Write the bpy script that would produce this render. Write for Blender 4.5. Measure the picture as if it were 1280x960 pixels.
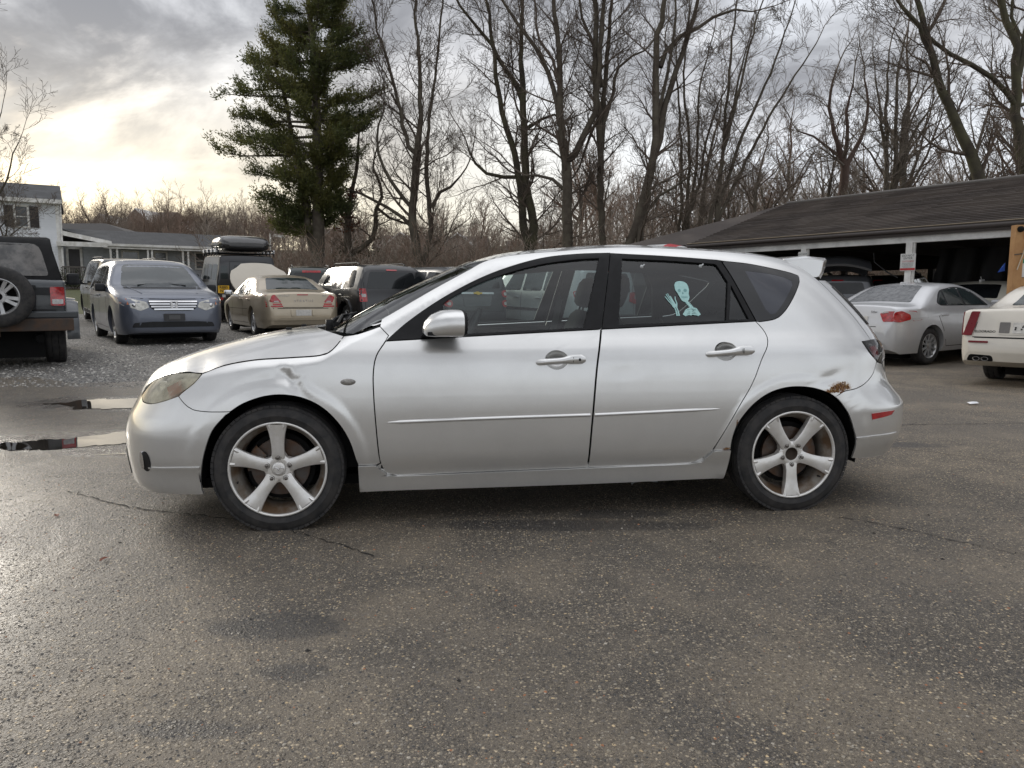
import bpy, bmesh, math, random
from math import sin, cos, pi, radians, sqrt, atan2, acos
from mathutils import Vector, Matrix, geometry
from mathutils.bvhtree import BVHTree
import numpy as np

scene = bpy.context.scene
for o in list(bpy.data.objects):
    bpy.data.objects.remove(o)
COL = scene.collection
rng = random.Random(7)

# ------------------------------------------------------------------ camera
FPX, HORIZON, CAM_H = 920.0, 376.0, 1.117
cd = bpy.data.cameras.new('camera')
cam = bpy.data.objects.new('camera', cd)
COL.objects.link(cam)
cd.sensor_width = 36.0
cd.lens = FPX / 1280 * 36.0
cd.clip_start = 0.05
cd.clip_end = 2000
PITCH = math.atan((480 - HORIZON) / FPX)
cam.location = (0, 0, CAM_H)
cam.rotation_euler = (pi / 2 - PITCH, 0, 0)
scene.camera = cam

# ------------------------------------------------------------------ light
scene.view_settings.view_transform = 'Standard'
scene.view_settings.look = 'None'
scene.view_settings.exposure = 1.08
scene.view_settings.gamma = 1.0
scene.cycles.max_bounces = 8
scene.cycles.transparent_max_bounces = 24
scene.cycles.use_denoising = True
scene.cycles.sample_clamp_indirect = 6.0

SUN_EL, SUN_AZ = radians(16), radians(-42)      # azimuth from +Y towards +X
sl = bpy.data.lights.new('sun', 'SUN')
sl.energy = 0.7
sl.angle = radians(14)
sl.color = (1.0, 0.93, 0.82)
sun = bpy.data.objects.new('sun', sl)
COL.objects.link(sun)
sd = Vector((sin(SUN_AZ) * cos(SUN_EL), cos(SUN_AZ) * cos(SUN_EL), sin(SUN_EL)))
sun.rotation_euler = sd.to_track_quat('Z', 'Y').to_euler()


class NT:
    """short hand for building node trees"""
    def __init__(s, tree):
        s.t = tree
        s.n = tree.nodes
        s.l = tree.links

    def new(s, typ, **kw):
        n = s.n.new(typ)
        for k, v in kw.items():
            if k in n.inputs.keys() if hasattr(n.inputs, 'keys') else False:
                s.put(n.inputs[k], v)
            else:
                setattr(n, k, v)
        return n

    def put(s, sock, v):
        if hasattr(v, 'is_linked') or v.__class__.__name__.startswith('NodeSocket'):
            s.l.new(v, sock)
        else:
            sock.default_value = v

    def math(s, op, a, b=None, c=None, clamp=False):
        n = s.n.new('ShaderNodeMath')
        n.operation = op
        n.use_clamp = clamp
        for i, v in enumerate((a, b, c)):
            if v is not None:
                s.put(n.inputs[i], v)
        return n.outputs[0]

    def mix(s, f, a, b, mode='MIX'):
        n = s.n.new('ShaderNodeMix')
        n.data_type = 'RGBA'
        n.blend_type = mode
        s.put(n.inputs[0], f)
        s.put(n.inputs[6], a if hasattr(a, 'is_linked') else rgba(a))
        s.put(n.inputs[7], b if hasattr(b, 'is_linked') else rgba(b))
        return n.outputs[2]

    def ramp(s, f, stops, interp='LINEAR'):
        n = s.n.new('ShaderNodeValToRGB')
        n.color_ramp.interpolation = interp
        els = n.color_ramp.elements
        while len(els) < len(stops):
            els.new(0.5)
        for e, (p, c) in zip(els, stops):
            e.position = p
            e.color = rgba(c)
        s.put(n.inputs[0], f)
        return n.outputs[0]

    def noise(s, vec, scale, detail=3, rough=.55, dist=0.0, dims='3D'):
        n = s.n.new('ShaderNodeTexNoise')
        n.noise_dimensions = dims
        if vec is not None:
            s.l.new(vec, n.inputs['Vector'])
        n.inputs['Scale'].default_value = scale
        n.inputs['Detail'].default_value = detail
        n.inputs['Roughness'].default_value = rough
        n.inputs['Distortion'].default_value = dist
        return n.outputs[0]

    def mrange(s, v, a, b, c=0.0, d=1.0, smooth=True):
        n = s.n.new('ShaderNodeMapRange')
        if smooth:
            n.interpolation_type = 'SMOOTHSTEP'
        s.put(n.inputs[0], v)
        n.inputs[1].default_value = a
        n.inputs[2].default_value = b
        n.inputs[3].default_value = c
        n.inputs[4].default_value = d
        return n.outputs[0]

    def mapping(s, vec, scale=(1, 1, 1), loc=(0, 0, 0), rot=(0, 0, 0)):
        n = s.n.new('ShaderNodeMapping')
        s.l.new(vec, n.inputs[0])
        n.inputs['Location'].default_value = loc
        n.inputs['Rotation'].default_value = rot
        n.inputs['Scale'].default_value = scale
        return n.outputs[0]


def rgba(c):
    if isinstance(c, (int, float)):
        return (c, c, c, 1)
    return tuple(c) if len(c) == 4 else (c[0], c[1], c[2], 1)


# ------------------------------------------------------------------ sky
world = bpy.data.worlds.new('World')
scene.world = world
world.use_nodes = True
world.node_tree.nodes.clear()
W = NT(world.node_tree)
tc = W.new('ShaderNodeTexCoord')
sky = W.new('ShaderNodeTexSky', sky_type='NISHITA')
sky.sun_disc = False
sky.sun_elevation = SUN_EL
sky.sun_rotation = SUN_AZ
sky.altitude = 200
sky.dust_density = 2.0
sep = W.new('ShaderNodeSeparateXYZ')
W.l.new(tc.outputs['Generated'], sep.inputs[0])
dx, dy, dz = sep.outputs
zc = W.math('MAXIMUM', dz, 0.0)
# flat cloud deck: project the view direction on a plane overhead
den = W.math('ADD', zc, 0.30)
cx = W.math('DIVIDE', dx, den)
cy = W.math('DIVIDE', dy, den)
cv = W.new('ShaderNodeCombineXYZ')
W.l.new(cx, cv.inputs[0]); W.l.new(cy, cv.inputs[1])
cvec = W.mapping(cv.outputs[0], scale=(0.75, 1.0, 1.0), loc=(0.4, 2.0, 0))
n1 = W.noise(cvec, 1.15, 8, .58, .45)
n2 = W.noise(cvec, 3.2, 6, .6, .4)
n3 = W.noise(cvec, 0.45, 2, .5, 0)
cl = W.math('ADD', W.math('MULTIPLY', n1, .62), W.math('MULTIPLY', n2, .26))
cl = W.math('ADD', cl, W.math('MULTIPLY', n3, .22))
# azimuth closeness to the hidden low sun
sdot = W.math('ADD', W.math('MULTIPLY', dx, sin(SUN_AZ)), W.math('MULTIPLY', dy, cos(SUN_AZ)))
glow = W.math('MULTIPLY', W.mrange(sdot, 0.45, 0.98), W.mrange(dz, 0.36, 0.06))
# a broken cloud deck with an open, bright rim towards the horizon all round
cover = W.math('ADD', cl, W.mrange(dz, 0.06, 0.34, -0.085, 0.075))
mask = W.mrange(cover, 0.505, 0.625)
nis = W.new('ShaderNodeVectorMath', operation='SCALE')
W.l.new(sky.outputs[0], nis.inputs[0]); nis.inputs[3].default_value = 0.06
hi = W.mrange(dz, .54, .96)
thin = W.mix(glow, W.mix(hi, (0.50, 0.513, 0.54), (.78, .80, .84)), (0.545, 0.485, 0.36))
gap = W.mix(0.85, nis.outputs[0], thin)
dark = W.mix(glow, W.mix(hi, (0.165, 0.170, 0.185), (0.62, 0.63, 0.66)), (0.36, 0.33, 0.28))
dk2 = W.mix(W.mrange(n2, .44, .70), dark, W.mix(glow, W.mix(hi, (0.41, 0.418, 0.438), (0.80, 0.80, 0.82)), (0.50, 0.445, 0.345)))
col = W.mix(mask, gap, dk2)
bg = W.new('ShaderNodeBackground')
W.l.new(col, bg.inputs[0]); bg.inputs[1].default_value = 1.0
wo = W.new('ShaderNodeOutputWorld')
W.l.new(bg.outputs[0], wo.inputs[0])


# ------------------------------------------------------------------ materials
MATS = {}


def new_mat(name):
    m = bpy.data.materials.new(name)
    m.use_nodes = True
    m.node_tree.nodes.clear()
    t = NT(m.node_tree)
    out = t.new('ShaderNodeOutputMaterial')
    return m, t, out


def pbr(name, col, rough=.5, metal=0.0, coat=0.0, spec=.5, var=.12, vscale=6.0, bump=0.0, bscale=40.0, coatr=.05,
        col2=None, rvar=.08, emis=None, aniso=None):
    """principled material with a noise breaking up colour and roughness"""
    if name in MATS:
        return MATS[name]
    m, t, out = new_mat(name)
    tcn = t.new('ShaderNodeTexCoord')
    P = tcn.outputs['Object']
    p = t.new('ShaderNodeBsdfPrincipled')
    nz = t.noise(P, vscale, 5, .6)
    c2 = col2 if col2 else tuple(c * (1 - var) for c in col[:3])
    c = t.mix(t.mrange(nz, .35, .65), col, c2)
    t.l.new(c, p.inputs['Base Color'])
    nr = t.noise(P, vscale * 3.1, 4, .6)
    t.l.new(t.math('ADD', rough - rvar, t.math('MULTIPLY', nr, 2 * rvar)), p.inputs['Roughness'])
    p.inputs['Metallic'].default_value = metal
    p.inputs['Specular IOR Level'].default_value = spec
    p.inputs['Coat Weight'].default_value = coat
    p.inputs['Coat Roughness'].default_value = coatr
    if emis:
        p.inputs['Emission Color'].default_value = rgba(emis[0]); p.inputs['Emission Strength'].default_value = emis[1]
    if bump:
        b = t.new('ShaderNodeBump')
        b.inputs['Strength'].default_value = 1.0
        b.inputs['Distance'].default_value = bump
        t.l.new(t.noise(P, bscale, 4, .6), b.inputs['Height'])
        t.l.new(b.outputs[0], p.inputs['Normal'])
    t.l.new(p.outputs[0], out.inputs[0])
    MATS[name] = m
    return m


def paint(name, col, metal=.35, rough=.35, dirt=.35, coat=.8, dirtcol=(.16, .13, .10), zlow=.55, flake=True, coatr=.06, rust=None):
    """car paint: base with flakes, clear coat, road film that thickens low on the body"""
    if name in MATS:
        return MATS[name]
    m, t, out = new_mat(name)
    tcn = t.new('ShaderNodeTexCoord')
    P = tcn.outputs['Object']
    s = t.new('ShaderNodeSeparateXYZ')
    t.l.new(P, s.inputs[0])
    p = t.new('ShaderNodeBsdfPrincipled')
    nz = t.noise(P, 2.2, 6, .65)
    c = t.mix(t.mrange(nz, .3, .7), col, tuple(x * .93 for x in col[:3]))
    if flake:
        fl = t.noise(P, 900, 1, .5)
        c = t.mix(t.mrange(fl, .35, .65, 0, .16), c, tuple(min(1, x * 1.5 + .02) for x in col[:3]))
    n2 = t.noise(P, 7, 6, .7)
    low = t.math('MULTIPLY', t.mrange(s.outputs[2], zlow, .12), t.mrange(n2, .25, .75, .35, 1.0))
    film = t.math('ADD', t.math('MULTIPLY', low, dirt), t.math('MULTIPLY', t.mrange(nz, .45, .75), dirt * .14))
    c = t.mix(film, c, dirtcol)
    rm = None
    for (ru_, rw_, au, aw) in rust or ():
        mp = t.mapping(P, (1 / au, 0, 1 / aw), (-ru_ / au, 0, -rw_ / aw))
        ln = t.new('ShaderNodeVectorMath', operation='LENGTH'); t.l.new(mp, ln.inputs[0])
        q = t.math('ADD', ln.outputs['Value'], t.math('MULTIPLY', t.math('SUBTRACT', t.noise(P, 55, 5, .7), .5), 2.2))
        rm = q if rm is None else t.math('MINIMUM', rm, q)
    if rm is not None:
        stain = t.mrange(rm, 1.35, .75)
        core = t.mrange(rm, .80, .55)
        c = t.mix(t.math('MULTIPLY', stain, .55), c, (.30, .17, .075))
        c = t.mix(core, c, t.ramp(t.noise(P, 130, 4, .7), [(.32, (.020, .010, .007)), (.5, (.13, .045, .015)), (.68, (.42, .27, .11))]))
        film = t.math('MAXIMUM', film, core)
    t.l.new(c, p.inputs['Base Color'])
    t.l.new(t.math('MULTIPLY', t.math('SUBTRACT', 1.0, film), metal), p.inputs['Metallic'])
    sm = t.noise(P, 13, 5, .7)
    t.l.new(t.math('ADD', t.math('ADD', rough - .04, t.math('MULTIPLY', sm, .1)), t.math('MULTIPLY', film, .3)),
            p.inputs['Roughness'])
    t.l.new(t.math('MULTIPLY', t.math('SUBTRACT', 1.0, film), coat), p.inputs['Coat Weight'])
    t.l.new(t.math('ADD', coatr, t.math('MULTIPLY', t.mrange(sm, .3, .8), .08)), p.inputs['Coat Roughness'])
    # faint orange peel / small waves of old sheet metal
    b = t.new('ShaderNodeBump')
    b.inputs['Strength'].default_value = .6
    b.inputs['Distance'].default_value = .0008
    t.l.new(t.noise(P, 5.5, 3, .5), b.inputs['Height'])
    t.l.new(b.outputs[0], p.inputs['Normal'])
    t.l.new(b.outputs[0], p.inputs['Coat Normal'])
    t.l.new(p.outputs[0], out.inputs[0])
    MATS[name] = m
    return m


def glass(name, tint=(.55, .62, .6), refl=1.0, film=.04, ior=1.6, haze=(.35, .36, .36)):
    """thin tinted pane: see-through, mirror by fresnel, a little dust"""
    if name in MATS:
        return MATS[name]
    m, t, out = new_mat(name)
    tr = t.new('ShaderNodeBsdfTransparent'); tr.inputs[0].default_value = rgba(tint)
    gl = t.new('ShaderNodeBsdfGlossy'); gl.inputs['Roughness'].default_value = .015
    df = t.new('ShaderNodeBsdfDiffuse'); df.inputs[0].default_value = rgba(haze)
    fr = t.new('ShaderNodeFresnel'); fr.inputs[0].default_value = ior
    tcn = t.new('ShaderNodeTexCoord')
    nz = t.noise(tcn.outputs['Object'], 4.0, 6, .65)
    m1 = t.new('ShaderNodeMixShader')
    t.l.new(t.math('MULTIPLY', t.mrange(nz, .3, .75, .3, 1.6), film), m1.inputs[0])
    t.l.new(tr.outputs[0], m1.inputs[1]); t.l.new(df.outputs[0], m1.inputs[2])
    m2 = t.new('ShaderNodeMixShader')
    t.l.new(t.math('MULTIPLY', fr.outputs[0], refl, clamp=True), m2.inputs[0])
    t.l.new(m1.outputs[0], m2.inputs[1]); t.l.new(gl.outputs[0], m2.inputs[2])
    t.l.new(m2.outputs[0], out.inputs[0])
    MATS[name] = m
    return m


# ------------------------------------------------------------------ objects
def link(name, me, mat, parent=None, kind=None, label=None):
    o = bpy.data.objects.new(name, me)
    COL.objects.link(o)
    if mat is not None and not me.materials:
        me.materials.append(mat)
    if parent is not None:
        o.parent = parent
    if kind:
        o['kind'] = kind
    if label:
        o['label'] = label
    return o


def tag(o, label, cat, group=None):
    o['label'] = label
    o['category'] = cat
    if group:
        o['group'] = group
    return o


def thing(name, label, cat, loc=(0, 0, 0), rz=0.0, group=None, rot=None):
    o = bpy.data.objects.new(name, None)
    o.empty_display_size = .2
    COL.objects.link(o)
    o.location = loc
    o.rotation_euler = rot if rot else (0, 0, rz)
    return tag(o, label, cat, group)


def copy_tree(o, parent=None):
    c = o.copy()
    COL.objects.link(c)
    if parent is not None:
        c.parent = parent
    for ch in list(o.children):
        copy_tree(ch, c)
    return c


class MB:
    """collects verts and faces, becomes one mesh object"""
    def __init__(s):
        s.v = []; s.f = []; s.n = []; s.sm = []

    def add(s, vs, fs, smooth=False, M=None):
        b = len(s.v)
        if M is not None:
            vs = [M @ Vector(v) for v in vs]
        s.v.extend(tuple(v) for v in vs)
        s.f.extend(tuple(i + b for i in f) for f in fs)
        s.sm.extend([smooth] * len(fs))
        return s

    def box(s, c, d, M=None, bev=0.0):
        x, y, z = c; a, b, e = d[0] / 2, d[1] / 2, d[2] / 2
        if not bev:
            vs = [(x + i * a, y + j * b, z + k * e) for i in (-1, 1) for j in (-1, 1) for k in (-1, 1)]
            fs = [(0, 1, 3, 2), (4, 6, 7, 5), (0, 4, 5, 1), (2, 3, 7, 6), (0, 2, 6, 4), (1, 5, 7, 3)]
            return s.add(vs, fs, M=M)
        bm = bmesh.new()
        bmesh.ops.create_cube(bm, size=1, matrix=Matrix.Translation(c) @ Matrix.Diagonal((d[0], d[1], d[2], 1)))
        bmesh.ops.bevel(bm, geom=bm.edges[:], offset=bev, segments=2, affect='EDGES', profile=.6)
        return s.addbm(bm, M)

    def addbm(s, bm, M=None, smooth=False):
        bm.verts.index_update()
        s.add([v.co.copy() for v in bm.verts], [[v.index for v in f.verts] for f in bm.faces], smooth, M)
        bm.free()
        return s

    def tube(s, pts, rad, n=8, cap=True, M=None, smooth=True):
        pts = [Vector(p) for p in pts]
        rad = rad if isinstance(rad, (list, tuple)) else [rad] * len(pts)
        vs = []; fs = []
        for i, p in enumerate(pts):
            a = pts[max(i - 1, 0)]; b = pts[min(i + 1, len(pts) - 1)]
            d = (b - a)
            d = d.normalized() if d.length > 1e-9 else Vector((0, 0, 1))
            u = d.cross(Vector((0.13, .27, 1)) if abs(d.z) < .95 else Vector((1, .1, 0))).normalized()
            w = d.cross(u)
            for k in range(n):
                t = 2 * pi * k / n
                vs.append(p + rad[i] * (u * cos(t) + w * sin(t)))
        for i in range(len(pts) - 1):
            for k in range(n):
                k2 = (k + 1) % n
                fs.append((i * n + k, i * n + k2, (i + 1) * n + k2, (i + 1) * n + k))
        s.add(vs, fs, smooth, M)
        if cap:
            s.add(vs[:n], [tuple(range(n))[::-1]], False, M)
            s.add(vs[-n:], [tuple(range(n))], False, M)
        return s

    def lathe(s, prof, n=32, axis='y', M=None, smooth=True, a0=0.0, a1=2 * pi):
        """prof: list of (r, t) - t along the axis"""
        full = abs(a1 - a0 - 2 * pi) < 1e-6
        m = n if full else n + 1
        vs = []; fs = []
        for r, t in prof:
            for k in range(m):
                a = a0 + (a1 - a0) * k / n
                vs.append((r * cos(a), t, r * sin(a)) if axis == 'y' else (r * cos(a), r * sin(a), t))
        for i in range(len(prof) - 1):
            for k in range(n):
                k2 = (k + 1) % m
                fs.append((i * m + k, i * m + k2, (i + 1) * m + k2, (i + 1) * m + k))
        return s.add(vs, fs, smooth, M)

    def prism(s, poly, axis, a, b, M=None, smooth=False):
        """extrude a 2-D polygon; axis 'y': poly in (x,z); 'x': (y,z); 'z': (x,y)"""
        def pt(p, t):
            return {'y': (p[0], t, p[1]), 'x': (t, p[0], p[1]), 'z': (p[0], p[1], t)}[axis]
        n = len(poly)
        vs = [pt(p, a) for p in poly] + [pt(p, b) for p in poly]
        fs = [tuple(range(n))[::-1], tuple(range(n, 2 * n))] + [(i, (i + 1) % n, (i + 1) % n + n, i + n) for i in range(n)]
        return s.add(vs, fs, smooth, M)

    def grid(s, rows, smooth=True, M=None, close=False):
        n = len(rows[0]); vs = [p for r in rows for p in r]; fs = []
        for i in range(len(rows) - 1):
            for k in range(n - (0 if close else 1)):
                k2 = (k + 1) % n
                fs.append((i * n + k, i * n + k2, (i + 1) * n + k2, (i + 1) * n + k))
        return s.add(vs, fs, smooth, M)

    def mesh(s, name, fix=True, angle=None):
        me = bpy.data.meshes.new(name)
        me.from_pydata(s.v, [], s.f)
        if fix:
            bm = bmesh.new(); bm.from_mesh(me)
            bmesh.ops.recalc_face_normals(bm, faces=bm.faces[:])
            bm.to_mesh(me); bm.free()
        if len(me.polygons) == len(s.sm):
            me.polygons.foreach_set('use_smooth', s.sm)
        if angle:
            me.polygons.foreach_set('use_smooth', [True] * len(me.polygons))
            me.set_sharp_from_angle(angle=radians(angle))
        me.update()
        return me

    def build(s, name, mat, parent=None, kind=None, fix=True, angle=None, label=None):
        return link(name, s.mesh(name, fix, angle), mat, parent, kind, label)


def text_mesh(name, txt, size, mat, parent, M, ext=.001, align='CENTER', space=1.0):
    cu = bpy.data.curves.new(name, 'FONT')
    cu.body = txt; cu.size = size; cu.extrude = ext; cu.align_x = align; cu.align_y = 'CENTER'
    cu.space_character = space; cu.resolution_u = 3
    tmp = bpy.data.objects.new(name, cu)
    COL.objects.link(tmp)
    dg = bpy.context.evaluated_depsgraph_get()
    me = bpy.data.meshes.new_from_object(tmp.evaluated_get(dg))
    bpy.data.objects.remove(tmp)
    me.transform(M)
    me.materials.clear()
    return link(name, me, mat, parent)


def pchip(xs, ys):
    xs = list(map(float, xs)); ys = list(map(float, ys)); n = len(xs)
    hh = [xs[i + 1] - xs[i] for i in range(n - 1)]; d = [(ys[i + 1] - ys[i]) / hh[i] for i in range(n - 1)]
    m = [0.0] * n; m[0] = d[0]; m[-1] = d[-1]
    for i in range(1, n - 1):
        if d[i - 1] * d[i] > 0:
            w1 = 2 * hh[i] + hh[i - 1]; w2 = hh[i] + 2 * hh[i - 1]
            m[i] = (w1 + w2) / (w1 / d[i - 1] + w2 / d[i])

    def fn(x):
        if x <= xs[0]: return ys[0]
        if x >= xs[-1]: return ys[-1]
        i = 0
        while x > xs[i + 1]: i += 1
        t = (x - xs[i]) / hh[i]
        return ((2 * t - 3) * t * t + 1) * ys[i] + ((t - 2) * t + 1) * t * hh[i] * m[i] + (3 - 2 * t) * t * t * ys[i + 1] + (t - 1) * t * t * hh[i] * m[i + 1]
    return fn


def lerpf(xs, ys):
    return lambda x: float(np.interp(x, xs, ys))


def cr(pts, step=.02):
    """Catmull-Rom through pts, resampled"""
    pts = [Vector(p) for p in pts]
    if len(pts) == 2:
        n = max(1, int((pts[1] - pts[0]).length / step))
        return [pts[0].lerp(pts[1], i / n) for i in range(n + 1)]
    out = []
    for i in range(len(pts) - 1):
        p0 = pts[i - 1] if i else pts[0] * 2 - pts[1]
        p1, p2 = pts[i], pts[i + 1]
        p3 = pts[i + 2] if i + 2 < len(pts) else pts[-1] * 2 - pts[-2]
        n = max(1, int((p2 - p1).length / step))
        for k in range(n):
            t = k / n
            out.append(.5 * ((2 * p1) + (p2 - p0) * t + (2 * p0 - 5 * p1 + 4 * p2 - p3) * t * t + (3 * p1 - p0 - 3 * p2 + p3) * t ** 3))
    out.append(pts[-1])
    return out


def path(*curves, step=.02):
    """join curves (lists of points, each splined; corners kept between them) into a closed outline"""
    out = []
    for c in curves:
        for p in cr(c, step):
            if not out or (p - out[-1]).length > 1e-4:
                out.append(p)
    if (out[0] - out[-1]).length < 1e-4:
        out.pop()
    return out


def area(poly):
    return .5 * sum(poly[i - 1][0] * poly[i][1] - poly[i][0] * poly[i - 1][1] for i in range(len(poly)))


def inset(poly, d):
    """shift a closed outline inwards by d"""
    n = len(poly); s = 1 if area(poly) > 0 else -1; out = []
    for i in range(n):
        a, b, c = poly[i - 1], poly[i], poly[(i + 1) % n]
        e1 = (b - a); e2 = (c - b)
        if e1.length < 1e-6 or e2.length < 1e-6:
            out.append(b.copy()); continue
        e1.normalize(); e2.normalize()
        n1 = Vector((-e1.y, e1.x)) * s; n2 = Vector((-e2.y, e2.x)) * s
        m = n1 + n2
        k = d / max(.35, 1 + n1.dot(n2)) if m.length > 1e-6 else 0
        out.append(b + m * k)
    return out


def rounded(poly, r, k=4):
    """fillet the corners of a polygon"""
    n = len(poly); out = []
    for i in range(n):
        a, b, c = Vector(poly[i - 1][:2]), Vector(poly[i][:2]), Vector(poly[(i + 1) % n][:2])
        rr = poly[i][2] if len(poly[i]) > 2 else r
        d = min(rr, (a - b).length * .48, (c - b).length * .48)
        if d < 1e-5:
            out.append(b); continue
        p, q = b + (a - b).normalized() * d, b + (c - b).normalized() * d
        for j in range(k + 1):
            t = j / k
            out.append(p * (1 - t) ** 2 + b * 2 * t * (1 - t) + q * t * t)
    return out


def inside(p, poly):
    x, y = p; r = False; n = len(poly); j = n - 1
    for i in range(n):
        xi, yi = poly[i][0], poly[i][1]; xj, yj = poly[j][0], poly[j][1]
        if (yi > y) != (yj > y) and x < (xj - xi) * (y - yi) / (yj - yi) + xi:
            r = not r
        j = i
    return r


def fill2d(outline, holes=(), step=.03):
    """triangulate an outline with holes, with inner grid points"""
    pts = [Vector(p[:2]) for p in outline]; edges = [(i, (i + 1) % len(pts)) for i in range(len(pts))]
    loops = [list(range(len(pts)))]
    for h in holes:
        b = len(pts)
        pts += [Vector(p[:2]) for p in h]
        edges += [(b + i, b + (i + 1) % len(h)) for i in range(len(h))]
        loops.append(list(range(b, b + len(h))))
    if step:
        bp = np.array([(p.x, p.y) for p in pts])
        x0, y0 = bp.min(0); x1, y1 = bp.max(0)
        ny = int((y1 - y0) / step) + 1; nx = int((x1 - x0) / step) + 1
        for j in range(ny + 1):
            for i in range(nx + 1):
                p = (x0 + (i + (.5 if j % 2 else 0)) * step, y0 + (j + .37) * step)
                if inside(p, outline) and not any(inside(p, h) for h in holes):
                    if ((bp - p) ** 2).sum(1).min() > (step * .55) ** 2:
                        pts.append(Vector(p))
    vs, es, fs, ov, oe, of = geometry.delaunay_2d_cdt(pts, edges, [], 1, 1e-7)
    tris = []
    for f in fs:
        c = sum((vs[i] for i in f), Vector((0, 0))) / len(f)
        if inside(c, outline) and not any(inside(c, h) for h in holes):
            tris.append(tuple(f))
    return vs, tris
# ================================================================== silver hatchback (the subject)
HB = thing('hatchback', 'large silver five-door hatchback in side view, rusty rear arch, skeleton decal in its window',
           'car', (-1.23596, 4.3116, 0), radians(7.57))
SILV = dict(metal=.78, rough=.29, dirt=.24, coat=1.0, dirtcol=(.20, .175, .14), zlow=.46, coatr=.02)
M_SIL = paint('silver_paint', (.72, .72, .705), **SILV)
M_SILR = paint('silver_rusted', (.72, .72, .705), rust=[(2.868, .668, .060, .026), (2.815, .648, .05, .011), (2.252, .356, .02, .008), (2.300, .486, .006, .022)], **SILV)
M_TRIM = pbr('black_trim', (.014, .014, .015), rough=.5, spec=.22, var=.3, vscale=20, bump=.0004, bscale=260)
M_GLOSSBLK = pbr('black_ceramic', (.012, .012, .013), rough=.16, spec=.6, var=.2)
M_DARK = pbr('dark_cavity', (.008, .008, .008), rough=.85, spec=.2)
M_RUB = pbr('tyre_rubber', (.022, .022, .023), rough=.72, spec=.35, var=.3, vscale=14, bump=.0006, bscale=150, col2=(.045, .042, .04))
M_ALLOY = pbr('alloy', (.78, .77, .75), rough=.36, metal=.60, coat=.25, var=.18, vscale=17, col2=(.69, .67, .63))
M_ALLOYD = pbr('alloy_barrel', (.40, .37, .33), rough=.5, metal=.6, var=.4, vscale=9, col2=(.20, .13, .08))
M_DISC = pbr('rusty_disc', (.10, .09, .085), rough=.42, metal=.6, var=.4, vscale=12, col2=(.095, .055, .035))
M_CHROME = pbr('chrome', (.72, .72, .73), rough=.12, metal=1.0, var=.1)
M_CLEARG = glass('clear_glass', (.76, .85, .83), refl=1.15, film=.014, ior=1.6)
M_TINT = glass('privacy_glass', (.40, .47, .47), refl=1.15, film=.012, ior=1.6)
M_TINT2 = glass('privacy_glass_far', (.62, .70, .69), refl=.8, film=.01, ior=1.5)
M_RUST = pbr('rust', (.12, .045, .018), rough=.95, spec=.1, vscale=70, col2=(.34, .21, .09), bump=.004, bscale=120)
M_AMBER = pbr('amber_plastic', (.55, .16, .05), rough=.3, coat=.5)
M_RED = pbr('red_lens', (.42, .012, .016), rough=.14, coat=1, var=.3, vscale=30)
M_CLOTH = pbr('seat_cloth', (.030, .031, .034), rough=.9, spec=.2, bump=.001, bscale=400)
M_INTER = pbr('interior_plastic', (.045, .046, .048), rough=.7, spec=.3, bump=.0006, bscale=300)

PW = pchip([.12, .20, .27, .34, .37, .46, .58, .70, .80, .862, .91, .96, 1.05, 1.15, 1.25, 1.35, 1.41, 1.45, 1.48],
           [.800, .822, .838, .860, .8655, .8735, .8775, .872, .860, .846, .824, .797, .760, .718, .672, .620, .583, .548, .50])
NW = pchip([.06, .10, .14, .19, .25, .34, .45, .52, .58, .66, .72, .78, .86, .95],
           [-.66, -.755, -.83, -.872, -.885, -.892, -.892, -.875, -.842, -.795, -.745, -.70, -.60, -.42])
TW = pchip([.1, .26, .31, .37, .47, .54, .57, .62, .68, .75, .83, .9, .94, 1.03, 1.14, 1.26, 1.33, 1.38, 1.45],
           [3.40, 3.475, 3.50, 3.53, 3.538, 3.538, 3.52, 3.475, 3.43, 3.412, 3.41, 3.385, 3.365, 3.303, 3.206, 3.07, 2.97, 2.88, 2.7])
WT = pchip([-.60, -.345, -.232, -.091, .064, .211, .28, .35, .46, .575, .743, .839, .933, 1.038, 1.234, 1.40, 1.65, 1.81, 2.21, 2.48, 2.67, 2.76, 2.9, 3.1],
           [.80, .822, .850, .874, .882, .90, .94, .985, 1.035, 1.10, 1.197, 1.25, 1.30, 1.355, 1.391, 1.406, 1.427, 1.433, 1.419, 1.403, 1.384, 1.371, 1.345, 1.30])
LF, NF, LR, NR = .85, 2.6, .75, 2.7


def gauss(u, w, u0, w0, a, su, sw):
    c, s = cos(a), sin(a); du, dw = u - u0, w - w0
    x, y = (du * c + dw * s) / su, (-du * s + dw * c) / sw
    return math.exp(-x * x - y * y) if x * x + y * y < 12 else 0.0


def sstep(a, b, x):
    t = min(1, max(0, (x - a) / (b - a)))
    return t * t * (3 - 2 * t)


def Vbase(u, w):
    d = WT(u) - w
    v = max(PW(w) - 14 * max(0, .08 - d) ** 2, .02)
    # rolled flares round the wheel openings
    if w > .2 and w < .8:
        r1 = sqrt(u * u + (w - .305) ** 2); r2 = sqrt((u - 2.63) ** 2 + (w - .305) ** 2)
        v += .006 * sstep(.450, .408, r1) + .005 * sstep(.440, .405, r2)
    # dents: crease on the wing, buckled lip over the wheel, pushed-in quarter
    if -.3 < u < .4 and w > .55:
        k = gauss(u, w, .070, .745, radians(-50), .085, .030)
        v -= .015 * k + .006 * gauss(u, w, -.03, .74, radians(25), .16, .05)
        v += .007 * gauss(u, w, .105, .757, radians(-50), .08, .020)
    if 2.6 < u < 3.1:
        v -= .0055 * gauss(u, w, 2.80, .715, radians(22), .09, .030) + .0025 * gauss(u, w, 2.95, .74, radians(70), .09, .03)
    v -= .003 * gauss(u, w, 1.70, .76, 0, .07, .02)
    return v


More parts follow.
